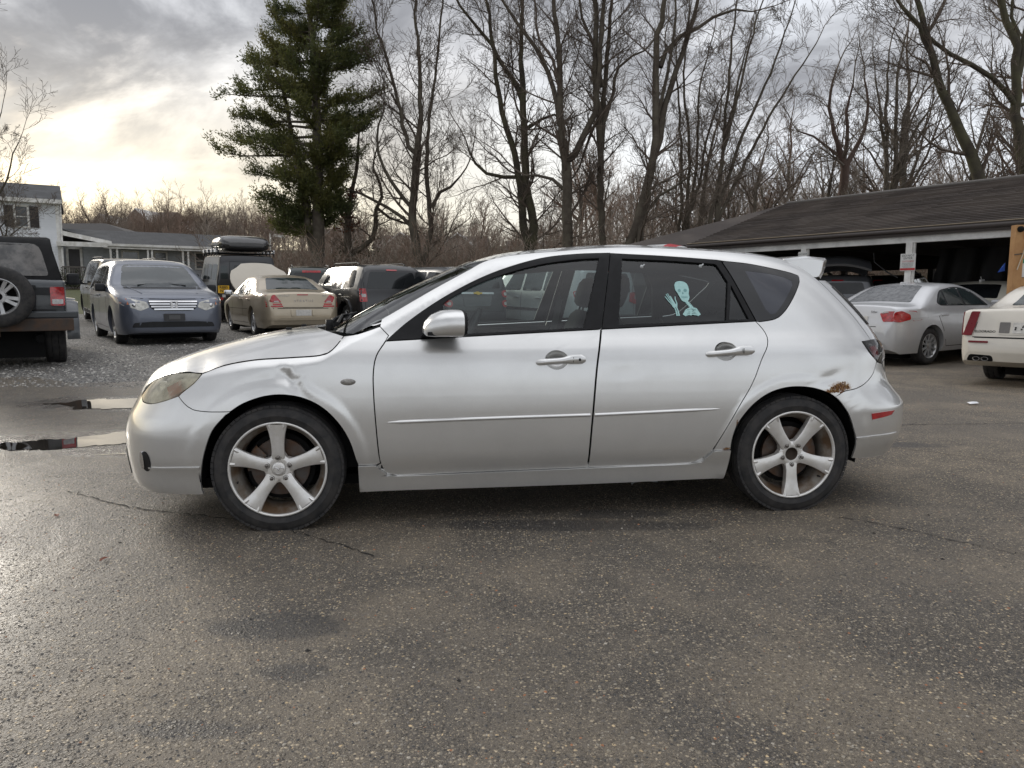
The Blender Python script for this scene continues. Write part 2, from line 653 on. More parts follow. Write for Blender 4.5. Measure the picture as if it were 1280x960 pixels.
KQ = LF * .75


def fromq(q, w):
    """surface point from path length q measured from the nose centre"""
    N, T = NW(w), TW(w)
    qa = KQ * pi / 2
    mid = T - LR - N - LF
    if q < qa:
        th = max(q, 0) / KQ
        u = N + LF * (1 - max(cos(th), 0) ** (2 / NF))
        return u, Vbase(u, w) * sin(th) ** (2 / NF) if th > 0 else 0.0
    if q < qa + mid:
        u = N + LF + q - qa
        return u, Vbase(u, w)
    th = min((q - qa - mid) / (LR * .75), pi / 2)
    u = T - LR * (1 - sin(th) ** (2 / NR)) if th > 0 else T - LR
    # here th runs from 0 (side) to pi/2 (tail centre)
    return u, Vbase(u, w) * max(cos(th), 0) ** (2 / NR)


def toq(u, w):
    N, T = NW(w), TW(w); qa = KQ * pi / 2; mid = T - LR - N - LF
    if u < N + LF:
        s = max(0, (u - N) / LF)
        return KQ * acos((1 - s) ** (NF / 2))
    if u < T - LR:
        return qa + u - N - LF
    s = min(1, (u - T + LR) / LR)
    return qa + mid + LR * .75 * math.asin(s ** (NR / 2))


def V(u, w):
    return fromq(toq(u, w), w)[1]


QTAIL = 99.0


def skin(outline, holes=(), step=.028, off=0.0, thick=.010, gap=.003, mirror=False, both=False):
    """piece of body skin from its outline in side elevation (u, w): vertices lie on the body surface, edges fold inwards"""
    if gap:
        outline = inset(outline, gap)
    def q2(poly):
        r = []
        for p in poly:
            q = KQ * pi / 2 + TW(p.y) - LR - NW(p.y) - LF + LR * .75 * pi / 2 if p.x > 50 else (0.0 if p.x < -50 else toq(p.x, p.y))
            r.append(Vector((q, p.y)))
        return r
    oq = q2(outline); hq = [q2(h) for h in holes]
    vs, tris = fill2d(oq, hq, step)

    def pos(q, w):
        u, v = fromq(q, w)
        return Vector((u, -v, w))
    P = []; Nn = []
    for p in vs:
        e = 6e-3
        c = pos(p.x, p.y)
        a = pos(p.x + e, p.y) - pos(max(p.x - e, 0), p.y)
        b = pos(p.x, p.y + e) - pos(p.x, p.y - e)
        n = a.cross(b)
        n = n.normalized() if n.length > 1e-12 else Vector((0, -1, 0))
        P.append(c + n * off); Nn.append(n)
    F = []
    for t in tris:
        g = (P[t[1]] - P[t[0]]).cross(P[t[2]] - P[t[0]])
        F.append(t if g.dot(Nn[t[0]]) > 0 else t[::-1])
    if thick:
        cnt = {}
        for f in F:
            for i in range(3):
                e = (f[i], f[(i + 1) % 3])
                cnt[e] = 1
        for (a, b) in list(cnt):
            if (b, a) not in cnt:
                k = len(P)
                if both and abs(P[a].y) < .002 and abs(P[b].y) < .002:
                    continue
                en = (P[b] - P[a]).cross(Nn[a])
                en = en.normalized() if en.length > 1e-9 else Nn[a]
                P += [P[a].copy(), P[b].copy(), P[b] - Nn[b] * thick, P[a] - Nn[a] * thick]
                Nn += [en] * 4
                F.append((k + 1, k, k + 3, k + 2))
    return P, Nn, F


def skin_mesh(name, sets):
    P = []; Nn = []; F = []
    for (p, n, f) in sets:
        b = len(P); P += p; Nn += n; F += [tuple(i + b for i in t) for t in f]
    me = bpy.data.meshes.new(name)
    me.from_pydata(P, [], F)
    me.polygons.foreach_set('use_smooth', [True] * len(F))
    me.update()
    me.normals_split_custom_set_from_vertices([tuple(n) for n in Nn])
    return me


def flip(s):
    P, Nn, F = s
    return [Vector((p.x, -p.y, p.z)) for p in P], [Vector((n.x, -n.y, n.z)) for n in Nn], [f[::-1] for f in F]


def panel(name, mat, outline, holes=(), both=True, parent=HB, label=None, mat_far=None, **k):
    """one panel on the near side and its twin on the far side"""
    s = skin(outline, holes, **k)
    o = link(name, skin_mesh(name, [s]), mat, parent, label=label)
    if both:
        link(name, skin_mesh(name, [flip(s)]), mat_far or mat, parent)
    return o


def V2(l):
    return [Vector(p) for p in l]


# -- shut lines and outlines in side elevation, metres (u back from the front wheel, w up)
front_shut = [(.520, .923), (.476, .854), (.461, .778), (.460, .686), (.466, .558), (.477, .397), (.486, .330), (.511, .279), (.566, .257)]
door_bot = [(.566, .257), (.973, .266), (1.522, .272)]
door_bot2 = [(1.526, .272), (1.994, .272), (2.098, .290), (2.173, .342)]
rear_shut = [(2.173, .342), (2.210, .403), (2.304, .571), (2.354, .651), (2.391, .721), (2.432, .818), (2.470, .885), (2.478, .931), (2.463, .97), (2.430, 1.011)]
b_shut = [(1.600, .974), (1.562, .780), (1.537, .487), (1.526, .272)]
frame_front = [(.520, .923), (.635, 1.020), (.798, 1.129), (.982, 1.226), (1.147, 1.290), (1.328, 1.339), (1.509, 1.361), (1.686, 1.368)]
b_split = [(1.687, 1.367), (1.600, .974)]
frame_top_r = [(1.690, 1.366), (1.751, 1.363), (1.996, 1.352), (2.269, 1.334)]
c_pillar = [(2.289, 1.326), (2.335, 1.236), (2.415, 1.046), (2.430, 1.011)]
belt_f = [(1.600, .974), (1.10, .951), (.520, .923)]
belt_r = [(2.430, 1.011), (2.0, .992), (1.600, .974)]
glass_f = path([(.800, 1.030), (.803, 1.101)], [(.803, 1.101), (.832, 1.125), (.981, 1.202), (1.146, 1.261), (1.324, 1.306), (1.504, 1.331), (1.623, 1.338)],
               [(1.623, 1.338), (1.508, .982)], [(1.508, .982), (.881, .953), (.791, .948)], [(.791, .948), (.800, 1.030)])
glass_r = path([(1.747, 1.337), (1.991, 1.328), (2.251, 1.312)], [(2.251, 1.312), (2.263, 1.304), (2.307, 1.216)], [(2.307, 1.216), (2.267, 1.014)],
               [(2.267, 1.014), (1.689, .995)], [(1.689, .995), (1.747, 1.337)])
glass_t = path([(2.322, 1.200), (2.393, 1.021)], [(2.393, 1.021), (2.284, 1.018)], [(2.284, 1.018), (2.322, 1.200)])
arch_f = [(.379, .321), (.368, .355), (.341, .447), (.295, .531), (.225, .607), (.142, .654), (.047, .675), (-.048, .669), (-.143, .637), (-.228, .583),
          (-.291, .511), (-.333, .410), (-.357, .318), (-.370, .238), (-.364, .185)]
arch_r = [(2.974, .276), (2.976, .314), (2.973, .382), (2.949, .449), (2.914, .525), (2.864, .590), (2.806, .636), (2.727, .664), (2.638, .676), (2.550, .671),
          (2.463, .644), (2.388, .594), (2.336, .538), (2.296, .476), (2.276, .402), (2.274, .352)]
fb_shut = [(-.463, .664), (-.432, .633), (-.385, .605), (-.314, .597), (-.205, .598)]
rb_shut = [(3.139, .790), (3.096, .727), (3.022, .678), (2.951, .655), (2.885, .645), (2.835, .618)]
hood_line = [(-.350, .771), (-.247, .809), (-.100, .836), (.059, .846), (.209, .857), (.268, .884), (.317, .946)]
skirt_top = [(.377, .322), (.466, .320), (.488, .293), (.519, .270), (.566, .262), (1.532, .274), (2.066, .281), (2.141, .308), (2.181, .345), (2.274, .351)]


def arch_from(arch, u0, u1=None):
    return [p for p in arch]


def split(curve, i, j):
    return curve[i:j]


# fender (front wing)
af = arch_f[:9] + [(-.205, .598)]
fender = path([(.317, .946), (.389, .958), (.493, .993)], [(.493, .993), (.535, .949)], [(.535, .949), (.520, .923)], front_shut[:7], [(.486, .330), (.466, .320)],
              [(.466, .320), (.379, .321)], af, fb_shut[::-1], [(-.463, .664), (-.450, .678), (-.384, .729), (-.350, .771)], hood_line)
panel('front_wing', M_SIL, fender, step=.013, label='silver front wing with a creased dent above the wheel')
# doors
fd = path(front_shut, door_bot, [(1.522, .272), (1.533, .487), (1.558, .780), (1.596, .974)], belt_f)
rd = path(b_shut[::-1], belt_r[::-1], rear_shut[::-1], door_bot2[::-1])
def cup_hole(uc, wc):
    return [Vector((uc + .058 * cos(t), wc + .0475 * sin(t))) for t in np.linspace(0, 2 * pi, 33)[:-1]]


panel('front_door', M_SIL, fd, [cup_hole(1.357, .8255)], step=.028)
panel('rear_door', M_SIL, rd, [cup_hole(2.238, .8595)], step=.028)
# body side: pillar, cant rail and rear quarter in one pressing
top = [(u, WT(u) - .03) for u in np.linspace(.50, 2.725, 46)]
qwin_out = [(2.430, 1.011), (2.450, 1.007), (2.535, 1.020), (2.582, 1.046), (2.635, 1.098), (2.733, 1.219), (2.743, 1.245), (2.707, 1.266), (2.466, 1.312), (2.310, 1.328)]
body = path([(.493, .993), (.50, WT(.50) - .03)], top, [(2.725, WT(2.725) - .03), (2.725, 1.352)], [(2.725, 1.352), (2.803, 1.304), (2.886, 1.232)],
            [(2.886, 1.232), (2.97, 1.13), (3.05, 1.03), (3.10, .95), (3.12, .905)], [(3.12, .905), (3.039, .900)], [(3.039, .900), (3.073, .844), (3.139, .790)],
            rb_shut, [(2.835, .618)] + arch_r[6:], [(2.274, .352), (2.181, .345)], [(2.181, .345)] + rear_shut[1:], qwin_out,
            [(2.310, 1.328), (2.269, 1.334)], frame_top_r[::-1], frame_front[::-1], [(.520, .923), (.535, .949)], [(.535, .949), (.493, .993)])
panel('body_side', M_SILR, body, step=.018, gap=.0015, mat_far=M_SIL, label='silver roof rail and rear quarter with dent and rust above the wheel')
# black window surrounds
ff = path(frame_front, b_split, belt_f)
fr = path(frame_top_r + [(2.289, 1.326)], c_pillar, belt_r, b_split[::-1])
panel('window_frame', M_TRIM, ff, [glass_f], gap=.002, off=.002, step=.04)
panel('window_frame', M_TRIM, fr, [glass_r, glass_t], gap=.002, off=.002, step=.04)
panel('window_glass', M_CLEARG, glass_f, gap=-.004, off=-.010, thick=0, step=.06)
panel('window_glass', M_TINT, glass_r, gap=-.004, off=-.010, thick=0, step=.06, mat_far=M_TINT2)
panel('window_glass', M_TINT, glass_t, gap=-.004, off=-.009, thick=0, step=.06)
qo = path(c_pillar[::-1], qwin_out[::-1][:8], qwin_out[:3][::-1], step=.02)
qo = path([(2.432, 1.011), (2.417, 1.046), (2.337, 1.236), (2.295, 1.322)], [(2.295, 1.322), (2.310, 1.328)], qwin_out[::-1])
qi = path([(2.415, 1.277), (2.56, 1.260), (2.650, 1.240)], [(2.650, 1.240), (2.683, 1.222), (2.679, 1.20)], [(2.679, 1.20), (2.60, 1.105), (2.548, 1.052)],
          [(2.548, 1.052), (2.519, 1.046), (2.494, 1.072)], [(2.494, 1.072), (2.415, 1.277)])
panel('quarter_window', M_GLOSSBLK, qo, [qi], gap=.003, off=.001, step=.04)
panel('window_glass', pbr('dark_glass', (.018, .021, .034), rough=.05, spec=.8, var=.1), qi, gap=-.001, off=.0004, thick=0, step=.05)
# side skirt
sk = path(skirt_top, [(2.274, .351), (2.272, .276), (2.259, .193)], [(2.259, .193), (1.487, .184), (.628, .184), (.379, .182)], [(.379, .182), (.377, .322)])
panel('side_skirt', M_SIL, sk, off=.010, thick=.05, gap=.002, step=.03)
sl_ = path([(.47, .262), (2.20, .278)], [(2.20, .278), (2.24, .36)], [(2.24, .36), (2.12, .34), (2.0, .30), (.60, .285), (.50, .34)], [(.50, .34), (.47, .262)])
panel('sill', M_SIL, sl_, off=-.012, gap=0, step=.04)
# front bumper, wraps round the nose
nose = [(-.463, .664), (-.534, .638), (-.620, .616), (-.69, .618), (-.722, .640), (-.745, .668)]
fbp = path([(-99, .665), (-99, .155)], step=.03)
fbp = fbp + path([(NW(.155) + .0015, .155), (-.70, .160), (-.52, .176), (-.364, .185)], arch_f[9:][::-1], [(-.228, .583), (-.205, .598)], fb_shut[::-1], nose,
                 [(-.745, .668), (NW(.665) + .0015, .665)])
s = skin(fbp, step=.026, gap=.001, both=True)
link('front_bumper', skin_mesh('front_bumper', [s, flip(s)]), M_SIL, HB)
# lower intake grille
gp = V2([(-99, .38), (-99, .22)]) + path([(-.885, .22), (-.80, .23)], [(-.80, .23), (-.815, .36)], [(-.815, .36), (-.887, .38)])
s = skin(gp, step=.03, gap=0, off=.003, both=True)
link('grille', skin_mesh('grille', [s, flip(s)]), M_TRIM, HB)
# headlamps: housing bowl with reflectors behind a yellowed lens
M_LENS = glass('yellowed_lens', (.82, .79, .66), refl=1.0, film=.50, ior=1.5, haze=(.70, .66, .52))
hl = path([(-.463, .664), (-.534, .638), (-.620, .616), (-.686, .618), (-.722, .640)], [(-.722, .640), (-.715, .675), (-.640, .721), (-.531, .758), (-.424, .773), (-.350, .771)],
          [(-.350, .771), (-.384, .729), (-.450, .678), (-.463, .664)])
M_HOUS = pbr('lamp_housing', (.70, .67, .58), rough=.3, metal=.3, var=.3, vscale=9)
for far in (0, 1):
    s = skin(hl, gap=.003, off=-.001, thick=.004, step=.025)
    lens = link('headlight', skin_mesh('headlight', [flip(s) if far else s]), M_LENS, HB)
    s = skin(hl, gap=.004, off=-.035, thick=0, step=.05)
    link('lamp_housing', skin_mesh('lamp_housing', [flip(s) if far else s]), M_HOUS, lens)
    am = path([(-.515, .652), (-.450, .690)], [(-.450, .690), (-.470, .738)], [(-.470, .738), (-.545, .700)], [(-.545, .700), (-.515, .652)])
    s = skin(am, gap=0, off=-.006, thick=.02, step=.03)
    link('indicator', skin_mesh('indicator', [flip(s) if far else s]), M_AMBER, lens)
    sg = -1 if not far else 1
    b = MB()
    b.lathe([(.012, -.03), (.03, -.026), (.05, -.012), (.062, .008)], 20, 'y', Matrix.Translation((-.60, sg * .545, .672)) @ Matrix.Rotation(sg * radians(62), 4, 'Z'))
    b.build('reflector', M_CHROME, lens)
# rear bumper, tailgate, tail lights
rbp = path([(2.835, .618), (2.864, .590), (2.914, .525), (2.949, .449), (2.973, .382), (2.976, .314), (2.974, .276)], [(2.974, .276), (3.10, .268), (3.30, .262), (TW(.26) - .001, .262)])
rbp = rbp + V2([(99, .262), (99, .45), (99, .70)]) + path([(TW(.70) - .001, .70), (3.30, .70), (3.235, .735), (3.208, .772)], [(3.208, .772), (3.139, .790)], rb_shut)
s = skin(rbp, step=.028, gap=.003, both=True)
link('rear_bumper', skin_mesh('rear_bumper', [s, flip(s)]), M_SIL, HB)
tl = path([(3.039, .900), (3.12, .908), (3.180, .908), (3.25, .893)], [(3.25, .893), (3.268, .85), (3.25, .80), (3.208, .775)], [(3.208, .775), (3.139, .793)], [(3.139, .793), (3.073, .844), (3.039, .900)])
M_TLENS = glass('lamp_lens', (.85, .83, .83), refl=1.0, film=.06, ior=1.5, haze=(.5, .5, .5))
for far in (0, 1):
    s = skin(tl, gap=.003, off=.004, thick=.006, step=.03)
    lens = link('tail_light', skin_mesh('tail_light', [flip(s) if far else s]), M_TLENS, HB)
    s = skin(tl, gap=.006, off=-.03, thick=0, step=.05)
    link('lamp_housing', skin_mesh('lamp_housing', [flip(s) if far else s]), pbr('tail_housing', (.16, .15, .15), rough=.25, metal=.7, var=.6, vscale=26, col2=(.03, .028, .028)), lens)
    r_ = path([(3.115, .875), (3.175, .880)], [(3.175, .880), (3.20, .825)], [(3.20, .825), (3.145, .815)], [(3.145, .815), (3.115, .875)])
    s = skin(r_, gap=0, off=-.012, thick=.01, step=.03)
    link('bulb_lens', skin_mesh('bulb_lens', [flip(s) if far else s]), M_RED, lens)
tg = path([(3.25, .895), (3.12, .905)], [(3.12, .905), (3.10, .95), (3.05, 1.03), (2.97, 1.13), (2.886, 1.232)], [(2.886, 1.232), (TW(1.235) - .001, 1.235)])
tg = tg + V2([(99, 1.235), (99, 1.0), (99, .705)]) + path([(TW(.705) - .001, .705), (3.30, .705), (3.24, .74), (3.215, .775)], [(3.215, .775), (3.26, .80), (3.272, .85), (3.25, .895)])
s = skin(tg, step=.035, gap=.003, both=True)
link('tailgate', skin_mesh('tailgate', [s, flip(s)]), M_SIL, HB)
rwq = V2([(99, .98), (99, 1.20)]) + path([(TW(1.2) - .002, 1.20), (3.0, 1.195)], [(3.0, 1.195), (3.17, .985)], [(3.17, .985), (TW(.98) - .002, .98)])
s = skin(rwq, step=.05, gap=0, off=.004, both=True)
link('rear_window', skin_mesh('rear_window', [s, flip(s)]), M_GLOSSBLK, HB)
# red side marker, bumper creases, rust, door mouldings
mk = path([(3.061, .522), (3.15, .5265), (3.238, .527)], [(3.238, .527), (3.213, .505)], [(3.213, .505), (3.068, .489)], [(3.068, .489), (3.061, .522)])
panel('side_marker', M_RED, mk, gap=0, off=.003, thick=.006, step=.04)
cr_ = path([(2.976, .386), (3.10, .386), (3.29, .392)], [(3.29, .392), (3.29, .399)], [(3.29, .399), (3.10, .400), (2.973, .397)], [(2.973, .397), (2.976, .386)])
panel('bumper_crease', M_SIL, cr_, gap=0, off=.006, thick=.006, step=.04)
cr_ = path([(-.365, .322), (-.50, .312), (-.637, .300)], [(-.637, .300), (-.640, .308)], [(-.640, .308), (-.50, .322), (-.363, .332)], [(-.363, .332), (-.365, .322)])
panel('bumper_crease', M_SIL, cr_, gap=0, off=.006, thick=.006, step=.04)
mf = path([(.525, .532), (.56, .526), (1.0, .535), (1.525, .541)], [(1.525, .541), (1.527, .556)], [(1.527, .556), (1.0, .552), (.56, .541), (.525, .532)])
mr = path([(1.548, .541), (2.17, .558), (2.203, .566)], [(2.203, .566), (2.17, .573), (1.55, .557)], [(1.55, .557), (1.548, .541)])
for pts in ([(.525, .533), (.56, .5335), (1.0, .5425), (1.525, .549)], [(1.548, .549), (2.10, .564), (2.203, .567)]):
    ce = cr(pts, .04); nn = len(ce)
    for sd_ in (1, -1):
        b = MB(); rows = []
        for i, p in enumerate(ce):
            e_ = min(1, (.3 + i * .35) if pts[0][0] < 1 else 1, (.25 + (nn - 1 - i) * .3) if pts[0][0] > 1 else 1)
            rows.append([(p.x, -sd_ * (V(p.x, p.y) - .002 + .012 * e_ * max(0, cos(a))), p.y + .0095 * e_ * sin(a)) for a in np.linspace(-pi / 2, pi / 2, 7)])
        b.grid(rows); b.add(rows[0], [tuple(range(7))]); b.add(rows[-1], [tuple(range(7))]); b.build('door_moulding', M_SIL, HB)
# rusted hole edge: ragged blisters on the arch lip
ru = MB(); rr = random.Random(3)
for i in range(90):
    t = rr.random(); u = 2.80 + .12 * t
    lip = lerpf([2.77, 2.806, 2.864, 2.92, 2.95], [.652, .638, .632, .655, .663])(u)
    hgt = lerpf([2.77, 2.83, 2.86, 2.90, 2.95], [.006, .040, .060, .048, .010])(u)
    w = lip + hgt * rr.random() ** 1.1 + .003
    v = V(u, w) + .001
    r = rr.uniform(.0025, .0065)
    n = rr.randint(5, 7)
    vs = [(u, -v - .004, w)] + [(u + r * rr.uniform(.6, 1.3) * cos(a), -v + .001, w + r * rr.uniform(.6, 1.3) * sin(a)) for a in [2 * pi * k / n for k in range(n)]]
    ru.add(vs, [(0, 1 + k, 1 + (k + 1) % n) for k in range(n)], True)
ru.build('rust_patch', M_RUST, HB, kind='stuff', label='crust of orange rust on the rear arch lip')


# -- roof, bonnet, windscreen: lofts between the side edges
def loft(edge, centre, n=13, p=2.0, pu=2.0):
    rows = []
    for (e, c) in zip(edge, centre):
        row = []
        for k in range(n):
            t = 1 - 2 * k / (n - 1)
            b = 1 - abs(t) ** p
            row.append((e[0] + (c[0] - e[0]) * (1 - abs(t) ** pu), -e[1] * t, e[2] + (c[1] - e[2]) * b))
        rows.append(row)
    return rows


us = list(np.linspace(1.045, 2.725, 26))
edge = [(u, V(u, WT(u) - .03), WT(u) - .030) for u in us]
cu_ = np.linspace(.955, 2.80, 26)
b = MB(); b.grid(loft(edge, [(u, WT(u) + .006) if u > 1.04 else (u, 1.323 + (u - .955) * .36 + .006) for u in cu_], 21, 3.4))
b.build('roof', M_SIL, HB)
us = list(np.linspace(.36, 1.040, 16))
edge = [(u, V(u, WT(u) - .03) - .004, WT(u) - .034) for u in us]
cw = pchip([.14, .2, .264, .531, .756, .85, .98], [.945, .965, 1.0, 1.145, 1.25, 1.292, 1.345])
cu_ = np.linspace(.20, .950, 16)
b = MB(); b.grid(loft(edge, [(u, cw(u)) for u in cu_], 27, 3.2, 3.2))
b.build('windscreen', M_CLEARG, HB)
et = cr([(-.722, .645), (-.715, .678), (-.637, .724), (-.531, .761), (-.424, .776), (-.350, .774), (-.247, .812), (-.100, .839), (.059, .849), (.209, .860), (.268, .887), (.312, .944)], .03)
edge = []
for p_ in et:
    edge.append((p_.x, V(p_.x, p_.y), p_.y))
cwn = pchip([-.80, -.75, -.65, -.55, -.35, -.13, .04, .12], [.69, .75, .80, .838, .898, .945, .970, .978])
cu_ = np.linspace(-.80, .10, len(edge))
b = MB(); b.grid(loft(edge, [(u, cwn(u)) for u in cu_], 25, 2.6))
b.build('bonnet', M_SIL, HB)
# cowl and wipers under the screen
b = MB()
rows = []
for t in np.linspace(-1, 1, 13):
    e = 1 - t * t
    rows.append([(.325 - .19 * e, -.74 * t, .935 + .015 * e), (.36 - .15 * e, -.73 * t, .930 + .02 * e), (.40 - .14 * e, -.72 * t, .945 + .03 * e)])
b.grid(rows)
b.build('cowl', M_TRIM, HB)
for (y0, y1) in ((-.62, .02), (.0, .60)):
    b = MB()
    pv = Vector((.20, y0 * .5, .985))
    b.tube([pv, pv + Vector((.03, .05, .035)), Vector((.30, y0 + (y1 - y0) * .5, 1.045))], [.012, .010, .006], 6)
    b.tube([Vector((.275, y0, 1.005)), Vector((.27, (y0 + y1) / 2, 1.04)), Vector((.255, y1, 1.035))], .008, 5)
    b.lathe([(.0, .03), (.02, .03), (.022, 0), (.022, -.03)], 10, 'z', Matrix.Translation(pv))
    b.build('wiper', M_TRIM, HB)
# washer jets
for y in (-.28, .28):
    MB().box((-.02, y, .966), (.03, .022, .014), bev=.004).build('washer_jet', M_TRIM, HB)
# spoiler
prof = [(2.70, 1.336), (2.86, 1.366), (2.975, 1.356), (2.988, 1.347), (2.989, 1.335), (2.972, 1.275), (2.952, 1.238), (2.93, 1.232), (2.88, 1.236), (2.79, 1.300)]
rows = []
for t in np.linspace(-1, 1, 17):
    e = 1 - t * t
    k = 1 - .25 * max(0, abs(t) - .92) / .08
    rows.append([(2.80 + (x - 2.80) * (k if x > 2.8 else 1) + .05 * e, .515 * t - .03 * t * (1.36 - z) * -3, z * k + 1.30 * (1 - k) + (.040 if x < 2.71 else .018) * e) for x, z in prof])
b = MB(); b.grid(rows, close=True)
b.add(rows[0], [tuple(range(len(prof)))], True); b.add(rows[-1], [tuple(range(len(prof)))], True)
b.build('spoiler', M_SIL, HB, angle=38)

# -- dark structure behind the gaps, floor, wheel housings
b = MB()
b.box((1.22, 0, .215), (3.4, 1.36, .05))
b.box((-.25, 0, .50), (.75, .95, .44)); b.box((.40, 0, .60), (.22, 1.50, .62)); b.box((3.00, 0, .58), (.24, 1.20, .46)); b.box((-.58, 0, .44), (.22, .95, .34))
b.box((1.32, -.775, .36), (1.75, .05, .30)); b.box((1.32, .775, .36), (1.75, .05, .30))
b.box((1.56, -.775, .58), (.10, .03, .62)); b.box((1.56, .775, .58), (.10, .03, .62))
b.box((.49, -.765, .57), (.10, .06, .62)); b.box((.49, .765, .57), (.10, .06, .62))
b.box((2.42, -.755, .80), (.12, .03, .30)); b.box((2.42, .755, .80), (.12, .03, .30))
b.box((2.25, -.80, .45), (.12, .03, .22)); b.box((2.25, .80, .45), (.12, .03, .22))
b.build('floor_pan', M_DARK, HB)
for cxu in (0.0, 2.63):
    for sgn in (-1, 1):
        b = MB()
        b.lathe([(.372, sgn * .825), (.372, sgn * .55), (.0, sgn * .54)], 28, 'y', Matrix.Translation((cxu, 0, .305)), a0=radians(-8), a1=radians(188))
        b.build('wheel_housing', M_DARK, HB, fix=False)


# -- alloy wheels
def tyre_mb(R, r0, wd, y0=0.0):
    """tyre with a rounded shoulder and tread grooves; outer face at y0, going in +y"""
    b = MB(); h = R - r0
    pr = [(r0 - .004, y0 + .030), (r0, y0 + .016), (r0 + .010, y0 + .008), (r0 + h * .35, y0 + .0005), (r0 + h * .40, y0 - .0010), (r0 + h * .44, y0 + .0005), (r0 + h * .62, y0 + .003), (R - .022, y0 + .010), (R - .010, y0 + .017), (R - .003, y0 + .030)]
    g = []
    for c in (.30, .5, .70):
        yc = y0 + wd * c
        g += [(R, yc - .006), (R - .007, yc - .005), (R - .007, yc + .005), (R, yc + .006)]
    pr += g + [(R - .003, y0 + wd - .030), (R - .010, y0 + wd - .017), (R - .022, y0 + wd - .010), (r0 + h * .5, y0 + wd), (r0, y0 + wd - .016), (r0 - .004, y0 + wd - .03)]
    return b.lathe(pr, 72, 'y')


